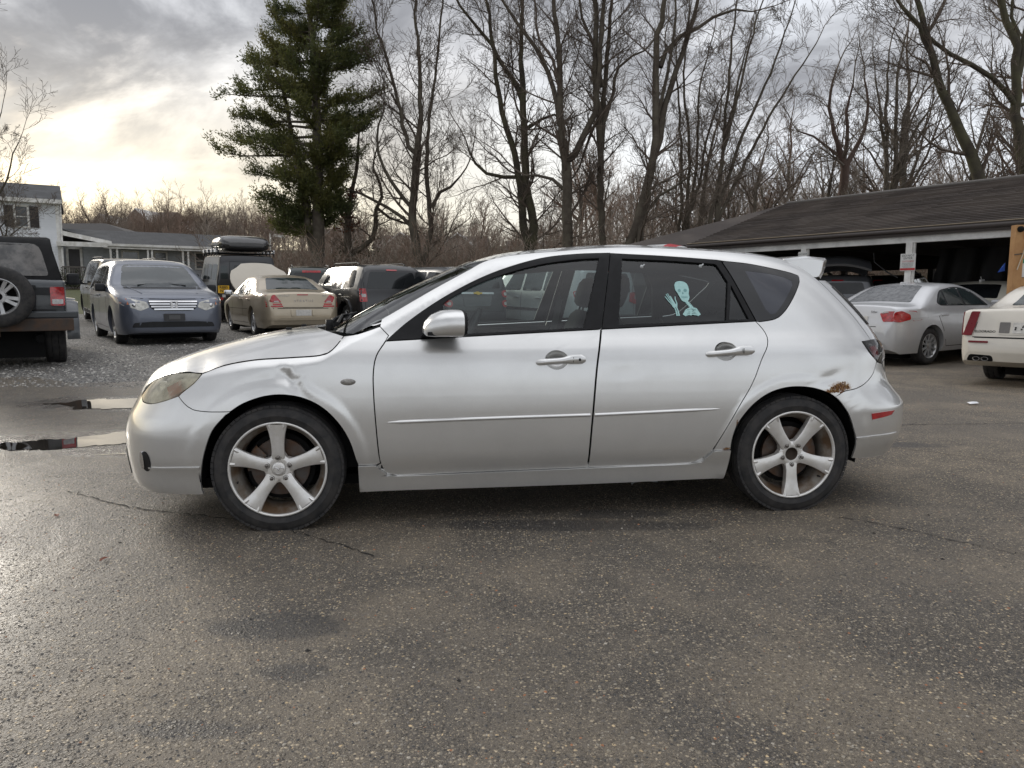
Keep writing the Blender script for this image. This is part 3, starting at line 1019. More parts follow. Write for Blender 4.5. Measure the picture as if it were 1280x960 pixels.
def hero_wheel(parent, cx, side, a0, cap):
    sgn = -side   # +1: near side faces -y
    M = Matrix.Translation((cx, -.862 * side, .311)) @ (Matrix.Identity(4) if side > 0 else Matrix.Rotation(pi, 4, 'Z'))
    w = thing('wheel', '', '', (cx, -.862 * side, .311))
    del w['label']; del w['category']
    w.parent = parent
    if side < 0:
        w.rotation_euler = (0, 0, pi)
    b = tyre_mb(.3155, .226, .205)
    # tread blocks on the shoulder
    for k in range(66):
        a = 2 * pi * k / 66
        Mr = Matrix.Rotation(a, 4, 'Y')
        b.box((.3052, .019, 0), (.012, .018, .026), Mr)
    b.build('tyre', M_RUB, w, angle=35)
    b = MB()
    b.lathe([(.2315, .012), (.2330, .008), (.2315, .0035), (.226, .0025), (.2215, .006), (.2195, .016)], 72, 'y')
    b.build('rim', M_ALLOY, w)
    b = MB()
    b.lathe([(.2195, .015), (.216, .03), (.2005, .055), (.190, .085), (.188, .15), (.2, .18)], 56, 'y')
    b.build('rim_barrel', M_ALLOYD, w)
    # five broad spokes, dished towards the hub, waisted, with a scooped end at the rim
    b = MB()
    st = [(.036, .066, .030), (.060, .066, .0245), (.085, .062, .0205), (.115, .063, .0175), (.145, .069, .0150), (.175, .079, .0120), (.200, .092, .0090), (.2185, .104, .0080)]
    for k in range(5):
        a = a0 + 2 * pi * k / 5
        Mr = Matrix.Rotation(-a, 4, 'Y')
        rows = []
        for r, wd, y in st:
            hw = wd / 2
            rows.append([(r, y + .045, hw * .80), (r, y + .012, hw * .985), (r, y + .0025, hw * .93), (r, y - .0005, hw * .78), (r, y - .0015, 0), (r, y - .0005, -hw * .78), (r, y + .0025, -hw * .93), (r, y + .012, -hw * .985), (r, y + .045, -hw * .80)])
        b.grid(rows, True, Mr)
        # scoop: raised horns each side of the spoke end
        for sg in (-1, 1):
            b.grid([[(.198, .0085, sg * .036), (.198, .006, sg * .031), (.198, .0085, sg * .026)], [(.207, .007, sg * .040), (.207, .002, sg * .034), (.207, .007, sg * .026)], [(.2205, .006, sg * .046), (.2205, .001, sg * .038), (.2205, .006, sg * .028)]], True, Mr)
        # webs between neighbouring spokes at the hub
        Mw = Matrix.Rotation(-(a + pi / 5), 4, 'Y')
        b.grid([[(.044, .031, .03), (.044, .031, 0), (.044, .031, -.03)], [(.060, .031, .036), (.056, .031, 0), (.060, .031, -.036)], [(.079, .031, .036), (.066, .034, 0), (.079, .031, -.036)], [(.083, .06, .034), (.069, .06, 0), (.083, .06, -.034)]], True, Mw)
    b.lathe([(.0335, .031), (.036, .028), (.050, .0265), (.058, .028), (.066, .033), (.066, .07)], 30, 'y')
    b.build('spokes', M_ALLOY, w, angle=40)
    for k in range(5):
        a = a0 + 2 * pi * k / 5
        b = MB()
        Mr = Matrix.Rotation(-a, 4, 'Y') @ Matrix.Translation((.0572, 0, 0))
        b.lathe([(0, .012), (.0075, .0125), (.0095, .017), (.0098, .030)], 6, 'y', Mr)
        b.lathe([(.0125, .024), (.0145, .0235), (.0155, .030)], 14, 'y', Mr)
        b.build('lug_nut', pbr('nut_steel', (.20, .185, .17), rough=.4, metal=.9), w)
    if cap:
        b = MB()
        b.lathe([(0, .019), (.020, .0195), (.0300, .0215), (.0335, .026), (.0335, .035)], 28, 'y')
        c = b.build('centre_cap', M_ALLOY, w)
        b = MB()
        b.lathe([(.0215, .0205), (.0225, .0185), (.0235, .0205)], 28, 'y')
        b.tube([(-.022, .0185, .004), (-.012, .0180, .009), (-.004, .018, .003), (0, .018, -.006), (.004, .018, .003), (.012, .0180, .009), (.022, .0185, .004)], .0022, 5)
        b.build('emblem', M_CHROME, c)
    else:
        b = MB()
        b.lathe([(.0, .050), (.030, .050), (.030, .033), (.033, .029)], 24, 'y')
        b.build('hub_bore', pbr('rusty_bore', (.05, .035, .025), rough=.8, vscale=40), w)
    b = MB()
    b.lathe([(.05, .075), (.07, .074), (.072, .082), (.140, .082), (.140, .105), (.05, .105)], 48, 'y')
    b.build('brake_disc', M_DISC, w, angle=30)
    b = MB()
    b.lathe([(.165, .108), (.0, .108)], 24, 'y')
    b.build('brake_shield', M_DARK, w, fix=False)
    b = MB()
    ca = radians(160) if cx < 1 else radians(20)
    b.lathe([(.085, .062), (.150, .062), (.156, .075), (.156, .125), (.085, .125), (.085, .062)], 10, 'y', a0=ca - .45, a1=ca + .45)
    b.build('brake_caliper', pbr('caliper', (.10, .085, .075), rough=.6, metal=.4, vscale=30, col2=(.12, .06, .03)), w)
    b = MB()
    va = radians(-162) if cx < 1 else radians(-38)
    b.tube([(.206 * cos(va), .045, .206 * sin(va)), (.200 * cos(va), .012, .200 * sin(va))], [.0045, .0035], 6)
    b.build('valve', M_TRIM, w)
    return w


for side in (1, -1):
    hero_wheel(HB, 0.0, side, radians(90), True)
    hero_wheel(HB, 2.63, side, radians(-90), False)

# -- door handles
for (u0, u1, uc, w0, w1, lock) in ((1.252, 1.498, 1.357, .817, .828, True), (2.131, 2.383, 2.238, .849, .864, False)):
    for side in (1, -1):
        vc = V(uc, .835)
        b = MB()
        # cup: shallow bowl let into the door skin
        b.lathe([(.0605, -.001), (.0585, .001), (.055, .010), (.042, .022), (.022, .029), (.0, .031)], 30, 'y',
                Matrix.Translation((uc, 0, (w0 + w1) / 2 + .003)) @ Matrix.Diagonal((1, 1, .78, 1)))
        pts = [(u0, w0 - .004), (u0 + .05, w0 + .001), ((u0 + u1) / 2, (w0 + w1) / 2), (u1 - .06, w1 + .001), (u1, w1)]
        cup = b
        h = MB()
        rows = []
        cen = cr(pts, .015)
        nn = len(cen)
        for i, p in enumerate(cen):
            t = i / (nn - 1)
            hw = .0185 * min(1, (t / .10 + .30) ** .6, ((1 - t) / .03 + .35) ** .6) * (0.82 + .42 * sstep(.45, .75, t))
            dp = .030 * min(1, (t / .14 + .15)) if t < .6 else .030
            dv = V(p.x, p.y) - vc
            rows.append([(p.x, -dv - dp + .028, p.y + hw), (p.x, -dv - dp + .006, p.y + hw * .93), (p.x, -dv - dp, p.y + hw * .5), (p.x, -dv - dp - .001, p.y), (p.x, -dv - dp, p.y - hw * .5), (p.x, -dv - dp + .006, p.y - hw * .93), (p.x, -dv - dp + .028, p.y - hw)])
        h.grid(rows)
        h.add(rows[0], [tuple(range(7))]); h.add(rows[-1], [tuple(range(7))])
        M = Matrix.Translation((0, -vc, 0)) if side > 0 else Matrix.Diagonal((1, -1, 1, 1)) @ Matrix.Translation((0, -vc, 0))
        for q in (cup, h):
            q.v = [tuple(M @ Vector(v)) for v in q.v]
        c = cup.build('handle_cup', M_SIL, HB)
        hd = h.build('door_handle', M_SIL, HB, angle=50)
        if lock:
            k = MB(); k.lathe([(0, -.0335), (.006, -.0335), (.0075, -.031), (.0075, -.02)], 14, 'y', M @ Matrix.Translation((u1 - .03, 0, w1)))
            k.build('key_lock', M_TRIM, hd)
        k = MB(); k.box((u1 - .062, -.0295, w1), (.002, .005, .027), M)
        k.build('handle_split', M_DARK, hd)

# -- side repeater
for side in (1, -1):
    b = MB()
    b.lathe([(0, -.010), (.5, -.009), (.85, -.005), (1, 0)], 24, 'y', Matrix.Translation((.341, -side * V(.341, .731), .731)) @ Matrix.Diagonal((.036, side, .0165, 1)))
    b.build('side_repeater', pbr('repeater_lens', (.30, .285, .26), rough=.25, coat=.7, vscale=60, var=.5), HB)

# -- fog lamp: flat dark patch painted as a shaded recess at the bumper corner with a bright strip
for far in (0, 1):
    po = [Vector((-.655 + .030 * cos(t), .335 + .052 * sin(t))) for t in np.linspace(0, 2 * pi, 25)[:-1]]
    s = skin(po, gap=0, off=.0025, thick=.004, step=.02)
    f = link('fog_lamp', skin_mesh('fog_lamp', [flip(s) if far else s]), M_TRIM, HB)
    po = [Vector((-.672 + .012 * cos(t), .338 + .046 * sin(t))) for t in np.linspace(0, 2 * pi, 21)[:-1]]
    s = skin(po, gap=0, off=.007, thick=.008, step=.02)
    link('fog_lens', skin_mesh('fog_lens', [flip(s) if far else s]), M_CHROME, f)

# -- door mirrors
for side in (1, -1):
    b = MB()
    # shell: sections from the outer front to the back (glass) plane
    secs = [(.700, .978, .020, .012), (.712, .985, .046, .032), (.745, 1.000, .075, .050), (.790, 1.010, .090, .060), (.840, 1.013, .096, .063), (.872, 1.013, .096, .062)]
    rows = []
    for (u, w, a, hgt) in secs:
        row = []
        for k in range(20):
            t = 2 * pi * k / 20
            c, s_ = cos(t), sin(t)
            y = a * (abs(c) ** .62) * (1 if c > 0 else -1)
            z = hgt * (abs(s_) ** .62) * (1 if s_ > 0 else -1)
            row.append((u + .02 * (y / .1), (-.925 - y) * side, w + z - .008 * (y / .1)))
        rows.append(row)
    b.grid(rows, close=True)
    b.add(rows[0], [tuple(range(20))], True)
    m_ = b.build('door_mirror', M_SIL, HB)
    g = MB()
    last = rows[-1]
    cx_ = sum(p[0] for p in last) / 20; cy_ = sum(p[1] for p in last) / 20; cz_ = sum(p[2] for p in last) / 20
    r2 = [(p[0] + .014, cy_ + (p[1] - cy_) * .97, cz_ + (p[2] - cz_) * .97) for p in last]
    r3 = [(p[0] + .012, cy_ + (p[1] - cy_) * .85, cz_ + (p[2] - cz_) * .85) for p in last]
    g.grid([last, r2, r3], close=True)
    g.build('mirror_rim', M_TRIM, m_)
    g = MB(); g.add([(p[0] - .004, p[1], p[2]) for p in r3], [tuple(range(20))]); g.build('mirror_glass', M_CHROME, m_)
    g = MB()
    g.prism([(.72, .955), (.86, .950), (.86, .972), (.72, .972)], 'y', -.78 * side, -.985 * side)
    g.prism([(.69, .945), (.83, .945), (.83, 1.02), (.76, 1.03)], 'y', -.775 * side, -.835 * side)
    g.build('mirror_foot', M_TRIM, m_)

# -- cabin
b = MB()
b.box((1.45, 0, .30), (2.3, 1.36, .05)); b.box((1.05, 0, .36), (1.5, .22, .22))
b.build('cabin_floor', M_INTER, HB)
b = MB()
b.prism([(.36, .93), (.50, .965), (.72, .95), (.80, .88), (.80, .55), (.50, .50), (.36, .6)], 'y', -.70, .70)
b.prism([(.70, .95), (.74, .985), (.84, .975), (.86, .93), (.84, .9)], 'y', -.55, -.22)
b.build('dashboard', M_INTER, HB)
b = MB()
rows = [[(u, y * 1.0, WT(u) - .055 - .05 * (abs(y) / .55) ** 3) for y in np.linspace(-.56, .56, 9)] for u in np.linspace(1.1, 2.85, 9)]
b.grid(rows); b.build('headlining', pbr('headliner', (.20, .20, .19), rough=.95, spec=.1), HB)
for side in (1, -1):
    for (uu, ww) in (((.60, .70, .80, 1.5, 2.3), .90),):
        d = MB(); d.prism([(.60, .40), (2.35, .40), (2.42, .96), (1.6, .945), (.62, .90)], 'y', -.735 * side, -.775 * side)
        d.build('door_card', M_INTER, HB)
    d = MB()
    d.tube([(1.66, -.735 * side, .95), (1.70, -.64 * side, 1.18), (1.73, -.575 * side, 1.335)], .035, 6); d.tube([(2.40, -.72 * side, 1.0), (2.36, -.62 * side, 1.22), (2.30, -.57 * side, 1.32)], .04, 6)
    d.build('pillar_trim', M_INTER, HB)


def seat(u, y, wd=.50, rake=.30, head=True, top=.62):
    s_ = thing('seat', '', '', (u, y, .36)); del s_['label']; del s_['category']; s_.parent = HB
    c = MB()
    c.box((.0, 0, .06), (.50, wd, .16), bev=.045)
    c.build('cushion', M_CLOTH, s_)
    c = MB()
    Mb = Matrix.Translation((.22, 0, .10)) @ Matrix.Rotation(rake, 4, 'Y')
    rows = []
    for z, hw, th in ((0, wd * .46, .07), (.12, wd * .50, .075), (.35, wd * .49, .07), (.50, wd * .44, .06), (.58, wd * .36, .05), (top, wd * .20, .03)):
        row = []
        for k in range(16):
            t = 2 * pi * k / 16
            row.append((th * cos(t), hw * (abs(sin(t)) ** .5) * (1 if sin(t) > 0 else -1), z))
        rows.append(row)
    c.grid(rows, True, Mb, close=True); c.add(rows[-1], [tuple(range(16))], True, Mb)
    c.build('backrest', M_CLOTH, s_)
    if head:
        c = MB()
        rows = []
        for z, hw, th in ((.645, .07, .03), (.665, .115, .05), (.72, .13, .058), (.79, .12, .055), (.825, .10, .04), (.835, .05, .02)):
            rows.append([((th * cos(2 * pi * k / 16)) - .01, hw * (abs(sin(2 * pi * k / 16)) ** .6) * (1 if sin(2 * pi * k / 16) > 0 else -1), z) for k in range(16)])
        c.grid(rows, True, Mb, close=True); c.add(rows[-1], [tuple(range(16))], True, Mb); c.add(rows[0], [tuple(range(16))], True, Mb)
        c.tube([(-.01, .05, .58), (-.01, .05, .66)], .007, 6, M=Mb); c.tube([(-.01, -.05, .58), (-.01, -.05, .66)], .007, 6, M=Mb)
        c.build('headrest', M_CLOTH, s_)


for y in (-.36, .36):
    seat(1.36, y)
seat(2.22, -.34, .62, .38, True, .60); seat(2.22, .34, .62, .38, True, .60)
b = MB()
Mw = Matrix.Translation((.93, -.36, .90)) @ Matrix.Rotation(radians(-62), 4, 'Y')
b.tube([(.185 * cos(a), .185 * sin(a), 0) for a in np.linspace(0, 2 * pi, 29)], .015, 7, False, Mw)
b.tube([(-.18, 0, 0), (.18, 0, 0)], .014, 6, M=Mw); b.lathe([(.0, .03), (.05, .025), (.065, 0)], 14, 'z', Mw); b.tube([(0, 0, 0), (0, 0, -.25)], .03, 8, M=Mw)
b.build('steering_wheel', M_INTER, HB)
b = MB(); b.box((.0, 0, 0), (.03, .22, .065), Matrix.Translation((.90, 0, 1.245)), bev=.012); b.tube([(.90, 0, 1.27), (.93, 0, 1.315)], .009, 6)
b.build('rear_view_mirror', M_TRIM, HB)
# seat belts over the front seats
for side in (-1, 1):
    b = MB()
    rows = [[(1.66, side * .64, 1.18), (1.70, side * .64, 1.18)], [(1.60, side * .60, .95), (1.645, side * .60, .95)], [(1.50, side * .60, .62), (1.545, side * .60, .62)]]
    b.grid(rows); b.build('seat_belt', pbr('belt_web', (.24, .24, .23), rough=.8), HB)

# -- skeleton decal stuck on the inside of the near rear window: skull, ribs and a waving hand
M_BONE = pbr('pale_decal', (.42, .66, .64), rough=.6, spec=.3, var=.10, vscale=60)
SK = thing('skeleton_decal', '', '', (0, 0, 0)); del SK['category']; SK['label'] = 'pale mint skeleton decal waving one hand'
SK.parent = HB


def wpt(px, py, sc_=.0048):
    # window plane position: px right, py up, from the decal's lower edge (metres on the glass)
    u, w = 2.052 + px, 1.040 + py
    return Vector((u, -(V(u, w) - .0065), w))


def flat(b, outline, th=.003):
    n = len(outline)
    vs = [wpt(x, y) for x, y in outline]
    vb = [v + Vector((0, th, 0)) for v in vs]
    b.add(vs + vb, [tuple(range(n))] + [tuple(range(2 * n - 1, n - 1, -1))] + [(i, (i + 1) % n, (i + 1) % n + n, i + n) for i in range(n)])


def limb(b, pts, wd):
    pts = [Vector(p) for p in pts]; L = []; R_ = []
    wd = wd if isinstance(wd, (list, tuple)) else [wd] * len(pts)
    for i, p in enumerate(pts):
        d = (pts[min(i + 1, len(pts) - 1)] - pts[max(i - 1, 0)]).normalized()
        nrm = Vector((-d.y, d.x)) * wd[i] / 2
        L.append(p + nrm); R_.append(p - nrm)
    flat(b, [tuple(p) for p in L + R_[::-1]])


def zz(pts):
    return [((x - 475) / 1193.0, (440 - y) / 1193.0) for x, y in pts]


b = MB()
flat(b, [tuple(p) for p in path(zz([(430, 250), (440, 233), (460, 226), (485, 227), (508, 238), (518, 258), (520, 285), (515, 305), (518, 325), (508, 345), (490, 354), (470, 350), (458, 332), (446, 305), (432, 280), (430, 250)]), step=.006)])
sk_ = b.build('skull', M_BONE, SK)
b = MB()
def blob(b, cx, cy, rx, ry, th=-.0008):
    vs = [wpt(*zz([(cx + rx * cos(t), cy + ry * sin(t))])[0]) + Vector((0, th, 0)) for t in [2 * pi * k / 12 for k in range(12)]]
    b.add(vs, [tuple(range(12))])
blob(b, 457, 284, 9, 10); blob(b, 495, 283, 11, 10); blob(b, 477, 301, 5, 7)
for x in range(466, 503, 6):
    blob(b, x, 326 + abs(x - 484) * -.10, 1.2, 7)
blob(b, 484, 325, 19, 1.3)
b.build('face_print', pbr('decal_shade', (.20, .40, .40), rough=.6), sk_)
b = MB()
for i in range(5):
    t = i / 4
    limb(b, zz([(494 + 28 * t - 11, 352 + 34 * t + 3), (494 + 28 * t + 11, 352 + 34 * t - 3)]), .0065)
limb(b, zz([(494, 348), (524, 392)]), [.010, .010])
b.build('neck', M_BONE, SK)
b = MB()
limb(b, zz([(470, 438), (490, 408), (520, 392)]), [.018, .016, .012]); limb(b, zz([(520, 392), (548, 402), (566, 438)]), [.012, .018, .020])
for y in (402, 412, 422, 432):
    limb(b, zz([(486 - (y - 400) * .25, y + 5), (515, y - 3), (550 + (y - 400) * .25, y + 4)]), .0062)
limb(b, zz([(520, 388), (512, 438)]), .010)
b.build('ribcage', M_BONE, SK)
b = MB()
limb(b, zz([(437, 440), (432, 405), (424, 384)]), [.0085, .006, .007]); limb(b, zz([(424, 440), (420, 410), (412, 384)]), [.0085, .006, .007])
for (bx, by, tx, ty) in ((398, 370, 360, 322), (404, 366, 368, 307), (411, 364, 378, 303), (418, 366, 394, 318)):
    limb(b, zz([(bx + 12, by + 20), (bx, by), ((bx + tx) / 2, (by + ty) / 2 + 2), (tx, ty)]), [.006, .0052, .0046, .0042])
limb(b, zz([(426, 388), (431, 362), (424, 340), (424, 322)]), [.007, .006, .005, .0045])
limb(b, zz([(405, 372), (427, 384)]), .010)
b.build('waving_hand', M_BONE, SK)
# small clips at the top corners of the rear window
for (x, y) in ((236, 135), (622, 130)):
    b = MB(); c = wpt(*zz([(x, y)])[0]); b.lathe([(0, -.004), (.009, -.002), (.010, .006), (.004, .012)], 10, 'y', Matrix.Translation(c + Vector((0, .004, 0))))
    b.tube([c, c + Vector((.014, 0, .012))], .004, 5)
    b.build('blind_clip', pbr('white_clip', (.6, .62, .62), rough=.5), HB)
# ================================================================== ground height
_gl = pchip([0, 5, 10, 14, 18, 22, 30, 46, 60, 110, 180, 260], [0, 0, .19, .27, .31, .42, .85, 1.9, 3.2, 7.6, 13.5, 17])
_gr = pchip([0, 5, 13, 17, 22, 27, 34, 46, 60, 110, 180, 260], [0, 0, -.04, .20, .36, .62, 1.5, 3.0, 4.2, 8.2, 13.5, 17])


def gz(x, y):
    t = sstep(-4, 4, x)
    return _gl(max(y, 0)) * (1 - t) + _gr(max(y, 0)) * t


def at(px, y):
    """x on the vertical plane at distance y seen in the photograph's column px"""
    return (px - 640) / FPX * y


# ================================================================== parked vehicles
M_BGLASS = pbr('car_glass', (.010, .012, .014), rough=.05, spec=.55, var=.3, vscale=2)
M_BGLASS2 = pbr('car_glass_pale', (.030, .040, .042), rough=.05, spec=.6, var=.3, vscale=3)
M_LAMP = pbr('headlamp_glass', (.55, .54, .49), rough=.12, metal=.35, coat=1, var=.35, vscale=14)
M_PLATE = pbr('plate_plastic', (.045, .045, .047), rough=.5)
M_WHITEP = pbr('plate_white', (.62, .60, .56), rough=.45, var=.2, vscale=30)
M_ALLOYB = pbr('alloy_far', (.50, .50, .50), rough=.35, metal=.7, var=.25, vscale=12)
M_BLKPL = pbr('black_plastic', (.022, .023, .025), rough=.6, spec=.4, var=.25, vscale=9)
M_LENSR = pbr('tail_lens', (.50, .012, .018), rough=.18, coat=1, var=.45, vscale=22)
M_LENSC = pbr('clear_lens', (.50, .48, .47), rough=.2, coat=1, var=.3, vscale=25)


class Car:
    """vehicle in its own frame: x from the front bumper (0) to the rear (L), y across, z up"""
    def __init__(s, name, label, cat, L, W, prof, bottom, plan, belt, mat, wheels, R, tum=.38, rc=.07, crown=.03, tuck=.05, group=None, arch=1.12, barrel=.012):
        s.L, s.W = L, W
        s.root = thing(name, label, cat, group=group)
        P = cr(prof, .06) if len(prof) > 2 else prof
        # keep x monotone for slicing
        px = [p[0] for p in prof]; pz = [p[1] for p in prof]
        s.zt = pchip(px, pz)
        s.zb = lerpf([p[0] for p in bottom], [p[1] for p in bottom])
        s.pl = pchip([p[0] for p in plan], [p[1] for p in plan])
        s.be = lerpf([p[0] for p in belt], [p[1] for p in belt])
        s.tum, s.rc, s.tuck, s.barrel = tum, rc, tuck, barrel
        xs = set(px) | {p[0] for p in plan} | {p[0] for p in bottom} | set(np.linspace(0, L, 46))
        xs |= {0.004, .012, .03, .06, L - .004, L - .012, L - .03, L - .06}
        xs = sorted(x for x in xs if 0 <= x <= L)
        xs = [x for i, x in enumerate(xs) if i == 0 or x - xs[i - 1] > .003]
        rows = []
        for x in xs:
            zt, zb = s.zt(x), s.zb(x)
            zt = max(zt, zb + .05)
            half = []
            nz = 14
            for k in range(nz + 1):
                t = k / nz
                t = t if t < .5 else 1 - (1 - t) ** 1.5 * (.5 / .5 ** 1.5)
                z = zb + (zt - zb) * t
                half.append((s.half(x, z), z))
            ye = half[-1][0]
            pts = [(0, zb)] + half
            for k in range(1, 6):
                y = ye * (1 - k / 6)
                pts.append((y, zt + crown * (1 - (y / max(ye, .01)) ** 2)))
            full = [(x, -y, z) for y, z in pts] + [(x, 0, zt + crown)] + [(x, y, z) for y, z in pts[:0:-1]]
            rows.append(full)
        b = MB()
        b.grid(rows, close=True)
        n = len(rows[0])
        b.add(rows[0], [tuple(range(n))]); b.add(rows[-1], [tuple(range(n))])
        me = b.mesh('body')
        bm = bmesh.new(); bm.from_mesh(me)
        bmesh.ops.remove_doubles(bm, verts=bm.verts[:], dist=1e-4)
        bmesh.ops.recalc_face_normals(bm, faces=bm.faces[:])
        bm.to_mesh(me); bm.free()
        # cut the wheel openings
        cb = MB()
        for wx in wheels:
            ra = R * arch
            ang = [2 * pi * k / 40 for k in range(40)]
            cb.prism([(wx + ra * cos(a), R + .02 + ra * sin(a)) for a in ang], 'y', -W, W)
        cme = cb.mesh('cut')
        o = bpy.data.objects.new('body', me); c = bpy.data.objects.new('cut', cme)
        COL.objects.link(o); COL.objects.link(c)
        md = o.modifiers.new('b', 'BOOLEAN'); md.object = c; md.operation = 'DIFFERENCE'; md.solver = 'EXACT'
        dg = bpy.context.evaluated_depsgraph_get()
        me2 = bpy.data.meshes.new_from_object(o.evaluated_get(dg))
        bpy.data.objects.remove(o); bpy.data.objects.remove(c)
        me2.name = 'body'
        me2.polygons.foreach_set('use_smooth', [True] * len(me2.polygons))
        me2.set_sharp_from_angle(angle=radians(38))
        me2.materials.clear()
        s.mat = mat
        s.body = link('body', me2, mat, s.root)
        bm = bmesh.new(); bm.from_mesh(me2)
        s.bvh = BVHTree.FromBMesh(bm); bm.free()
        # dark inside of the wheel openings
        for wx in wheels:
            b = MB()
            b.box((wx, 0, R * 1.05), (R * 2.1, W * .62, R * 1.5))
            b.build('axle_housing', M_DARK, s.root)
        s.wheels, s.R = wheels, R

    def half(s, x, z):
        zt = s.zt(x)
        w = s.pl(x)
        w -= s.tum * max(0, z - s.be(x))
        if z < .50:
            w -= s.tuck * ((.50 - z) / .3) ** 2
        w -= s.barrel * abs(z - .62) / .4
        d = zt - z
        if d < s.rc:
            w -= s.rc - sqrt(max(0, s.rc ** 2 - (s.rc - d) ** 2))
        return max(w, .02)

    def hit(s, ax, p):
        if ax == 'L': o, d = Vector((p[0], -5, p[1])), Vector((0, 1, 0))
        elif ax == 'R': o, d = Vector((p[0], 5, p[1])), Vector((0, -1, 0))
        elif ax == 'F': o, d = Vector((-5, p[0], p[1])), Vector((1, 0, 0))
        elif ax == 'B': o, d = Vector((s.L + 5, p[0], p[1])), Vector((-1, 0, 0))
        else: o, d = Vector((p[0], p[1], 6)), Vector((0, 0, -1))
        h = s.bvh.ray_cast(o, d)
        return h[0], d

    def patch(s, name, ax, poly, mat, off=.004, r=.03, parent=None, step=.09, label=None, th=None, sink=0):
        """piece laid on the body skin along axis ax; edges folded back into the body"""
        if r:
            poly = rounded(poly, r, 3)
        poly = [Vector(p[:2]) for p in poly]
        dense = []
        for i, p in enumerate(poly):
            q = poly[(i + 1) % len(poly)]
            n = max(1, int((q - p).length / (step * 1.2)))
            dense += [p.lerp(q, k / n) for k in range(n)]
        vs, tris = fill2d(dense, (), step)
        P = []; ok = []
        for p in vs:
            h, d = s.hit(ax, p)
            ok.append(h is not None); P.append(h - d * off if h is not None else Vector((0, 0, 0)))
        F = [t for t in tris if all(ok[i] for i in t)]
        V_ = [tuple(p) for p in P]
        cnt = {(f[i], f[(i + 1) % 3]) for f in F for i in range(3)}
        th = th or off + .012
        F2 = []
        for (a, c) in cnt:
            if (c, a) not in cnt:
                k = len(V_)
                V_ += [V_[a], V_[c], tuple(Vector(V_[c]) + d * th), tuple(Vector(V_[a]) + d * th)]
                F2.append((k, k + 1, k + 2, k + 3))
        b = MB(); b.v = V_; b.f = [tuple(f) for f in F] + F2; b.sm = [True] * len(F) + [False] * len(F2)
        return b.build(name, mat, parent or s.root, label=label)

    def both(s, name, poly, mat, **k):
        s.patch(name, 'L', poly, mat, **k); s.patch(name, 'R', poly, mat, **k)

    def pair(s, name, ax, poly, mat, **k):
        s.patch(name, ax, poly, mat, **k); s.patch(name, ax, [(-p[0], *p[1:]) for p in poly], mat, **k)

    def line(s, name, ax, pts, w=.010, mat=None, off=.0015, parent=None):
        pts = [Vector(p) for p in pts]; L = []; R_ = []
        for i, p in enumerate(pts):
            d = (pts[min(i + 1, len(pts) - 1)] - pts[max(i - 1, 0)]).normalized()
            n = Vector((-d.y, d.x)) * w / 2
            L.append(p + n); R_.append(p - n)
        return s.patch(name, ax, L + R_[::-1], mat or M_DARK, off=off, r=0, step=.12, parent=parent)

    def doors(s, *lines):
        for l in lines:
            for ax in 'LR':
                s.line('door_gap', ax, l)

    def mirrors(s, x, z, mat=None, size=(.12, .22, .15), out=.10):
        for sg in (-1, 1):
            y = s.half(x, z)
            b = MB(); b.box((x, sg * (y + out + size[1] * .35), z), size, bev=.04)
            b.box((x, sg * (y + .05), z - size[2] * .35), (.05, .16, .05))
            b.build('door_mirror', mat or s.mat, s.root)

    def handles(s, xs, z, mat=None):
        for x in xs:
            for sg in (-1, 1):
                y = s.half(x, z)
                b = MB(); b.box((x, sg * (y + .012), z), (.19, .035, .032), bev=.010)
                b.build('door_handle', mat or s.mat, s.root)

    def wheel(s, wx, sg, style, tw=.22, mat=None, hubr=.66):
        R = s.R
        y0 = s.half(wx - R * 1.25, .48) - .035
        w = thing('wheel', '', '', (wx, sg * y0, R)); del w['label']; del w['category']
        w.parent = s.root
        if sg > 0: w.rotation_euler = (0, 0, pi)
        b = MB()
        rr_ = R * hubr; h = R - rr_
        pr = [(rr_ - .005, .03), (rr_, .012), (rr_ + h * .4, 0), (R - .03, .008), (R - .008, .02), (R, .045), (R, tw * .33), (R - .008, tw * .345), (R, tw * .36), (R, tw * .64), (R - .008, tw * .655), (R, tw * .67), (R, tw - .045), (R - .008, tw - .02), (R - .03, tw - .008), (rr_, tw - .012)]
        b.lathe(pr, 36, 'y')
        b.build('tyre', M_RUB, w, angle=40)
        b = MB()
        b.lathe([(rr_, .014), (rr_ - .008, .010), (rr_ - .016, .02), (rr_ - .03, .06), (rr_ - .03, .16)], 36, 'y')
        n = style
        for k in range(n):
            Mr = Matrix.Rotation(2 * pi * k / n + pi / 2, 4, 'Y')
            wd = rr_ * (2.1 / n if n > 4 else .4)
            b.grid([[(.05, .045, .030), (.05, .028, .024), (.05, .028, -.024), (.05, .045, -.030)], [(rr_ * .55, .045, wd * .34), (rr_ * .55, .022, wd * .26), (rr_ * .55, .022, -wd * .26), (rr_ * .55, .045, -wd * .34)], [(rr_ - .012, .045, wd * .5), (rr_ - .012, .016, wd * .4), (rr_ - .012, .016, -wd * .4), (rr_ - .012, .045, -wd * .5)]], True, Mr)
        b.lathe([(0, .022), (.045, .024), (.06, .034), (.065, .06)], 18, 'y')
        b.build('rim', mat or M_ALLOYB, w, angle=40)
        b = MB(); b.lathe([(rr_ - .02, .10), (0, .10)], 24, 'y'); b.build('brake', M_DARK, w, fix=False)
        return w

    def all_wheels(s, style=5, **k):
        for wx in s.wheels:
            for sg in (-1, 1):
                s.wheel(wx, sg, style, **k)

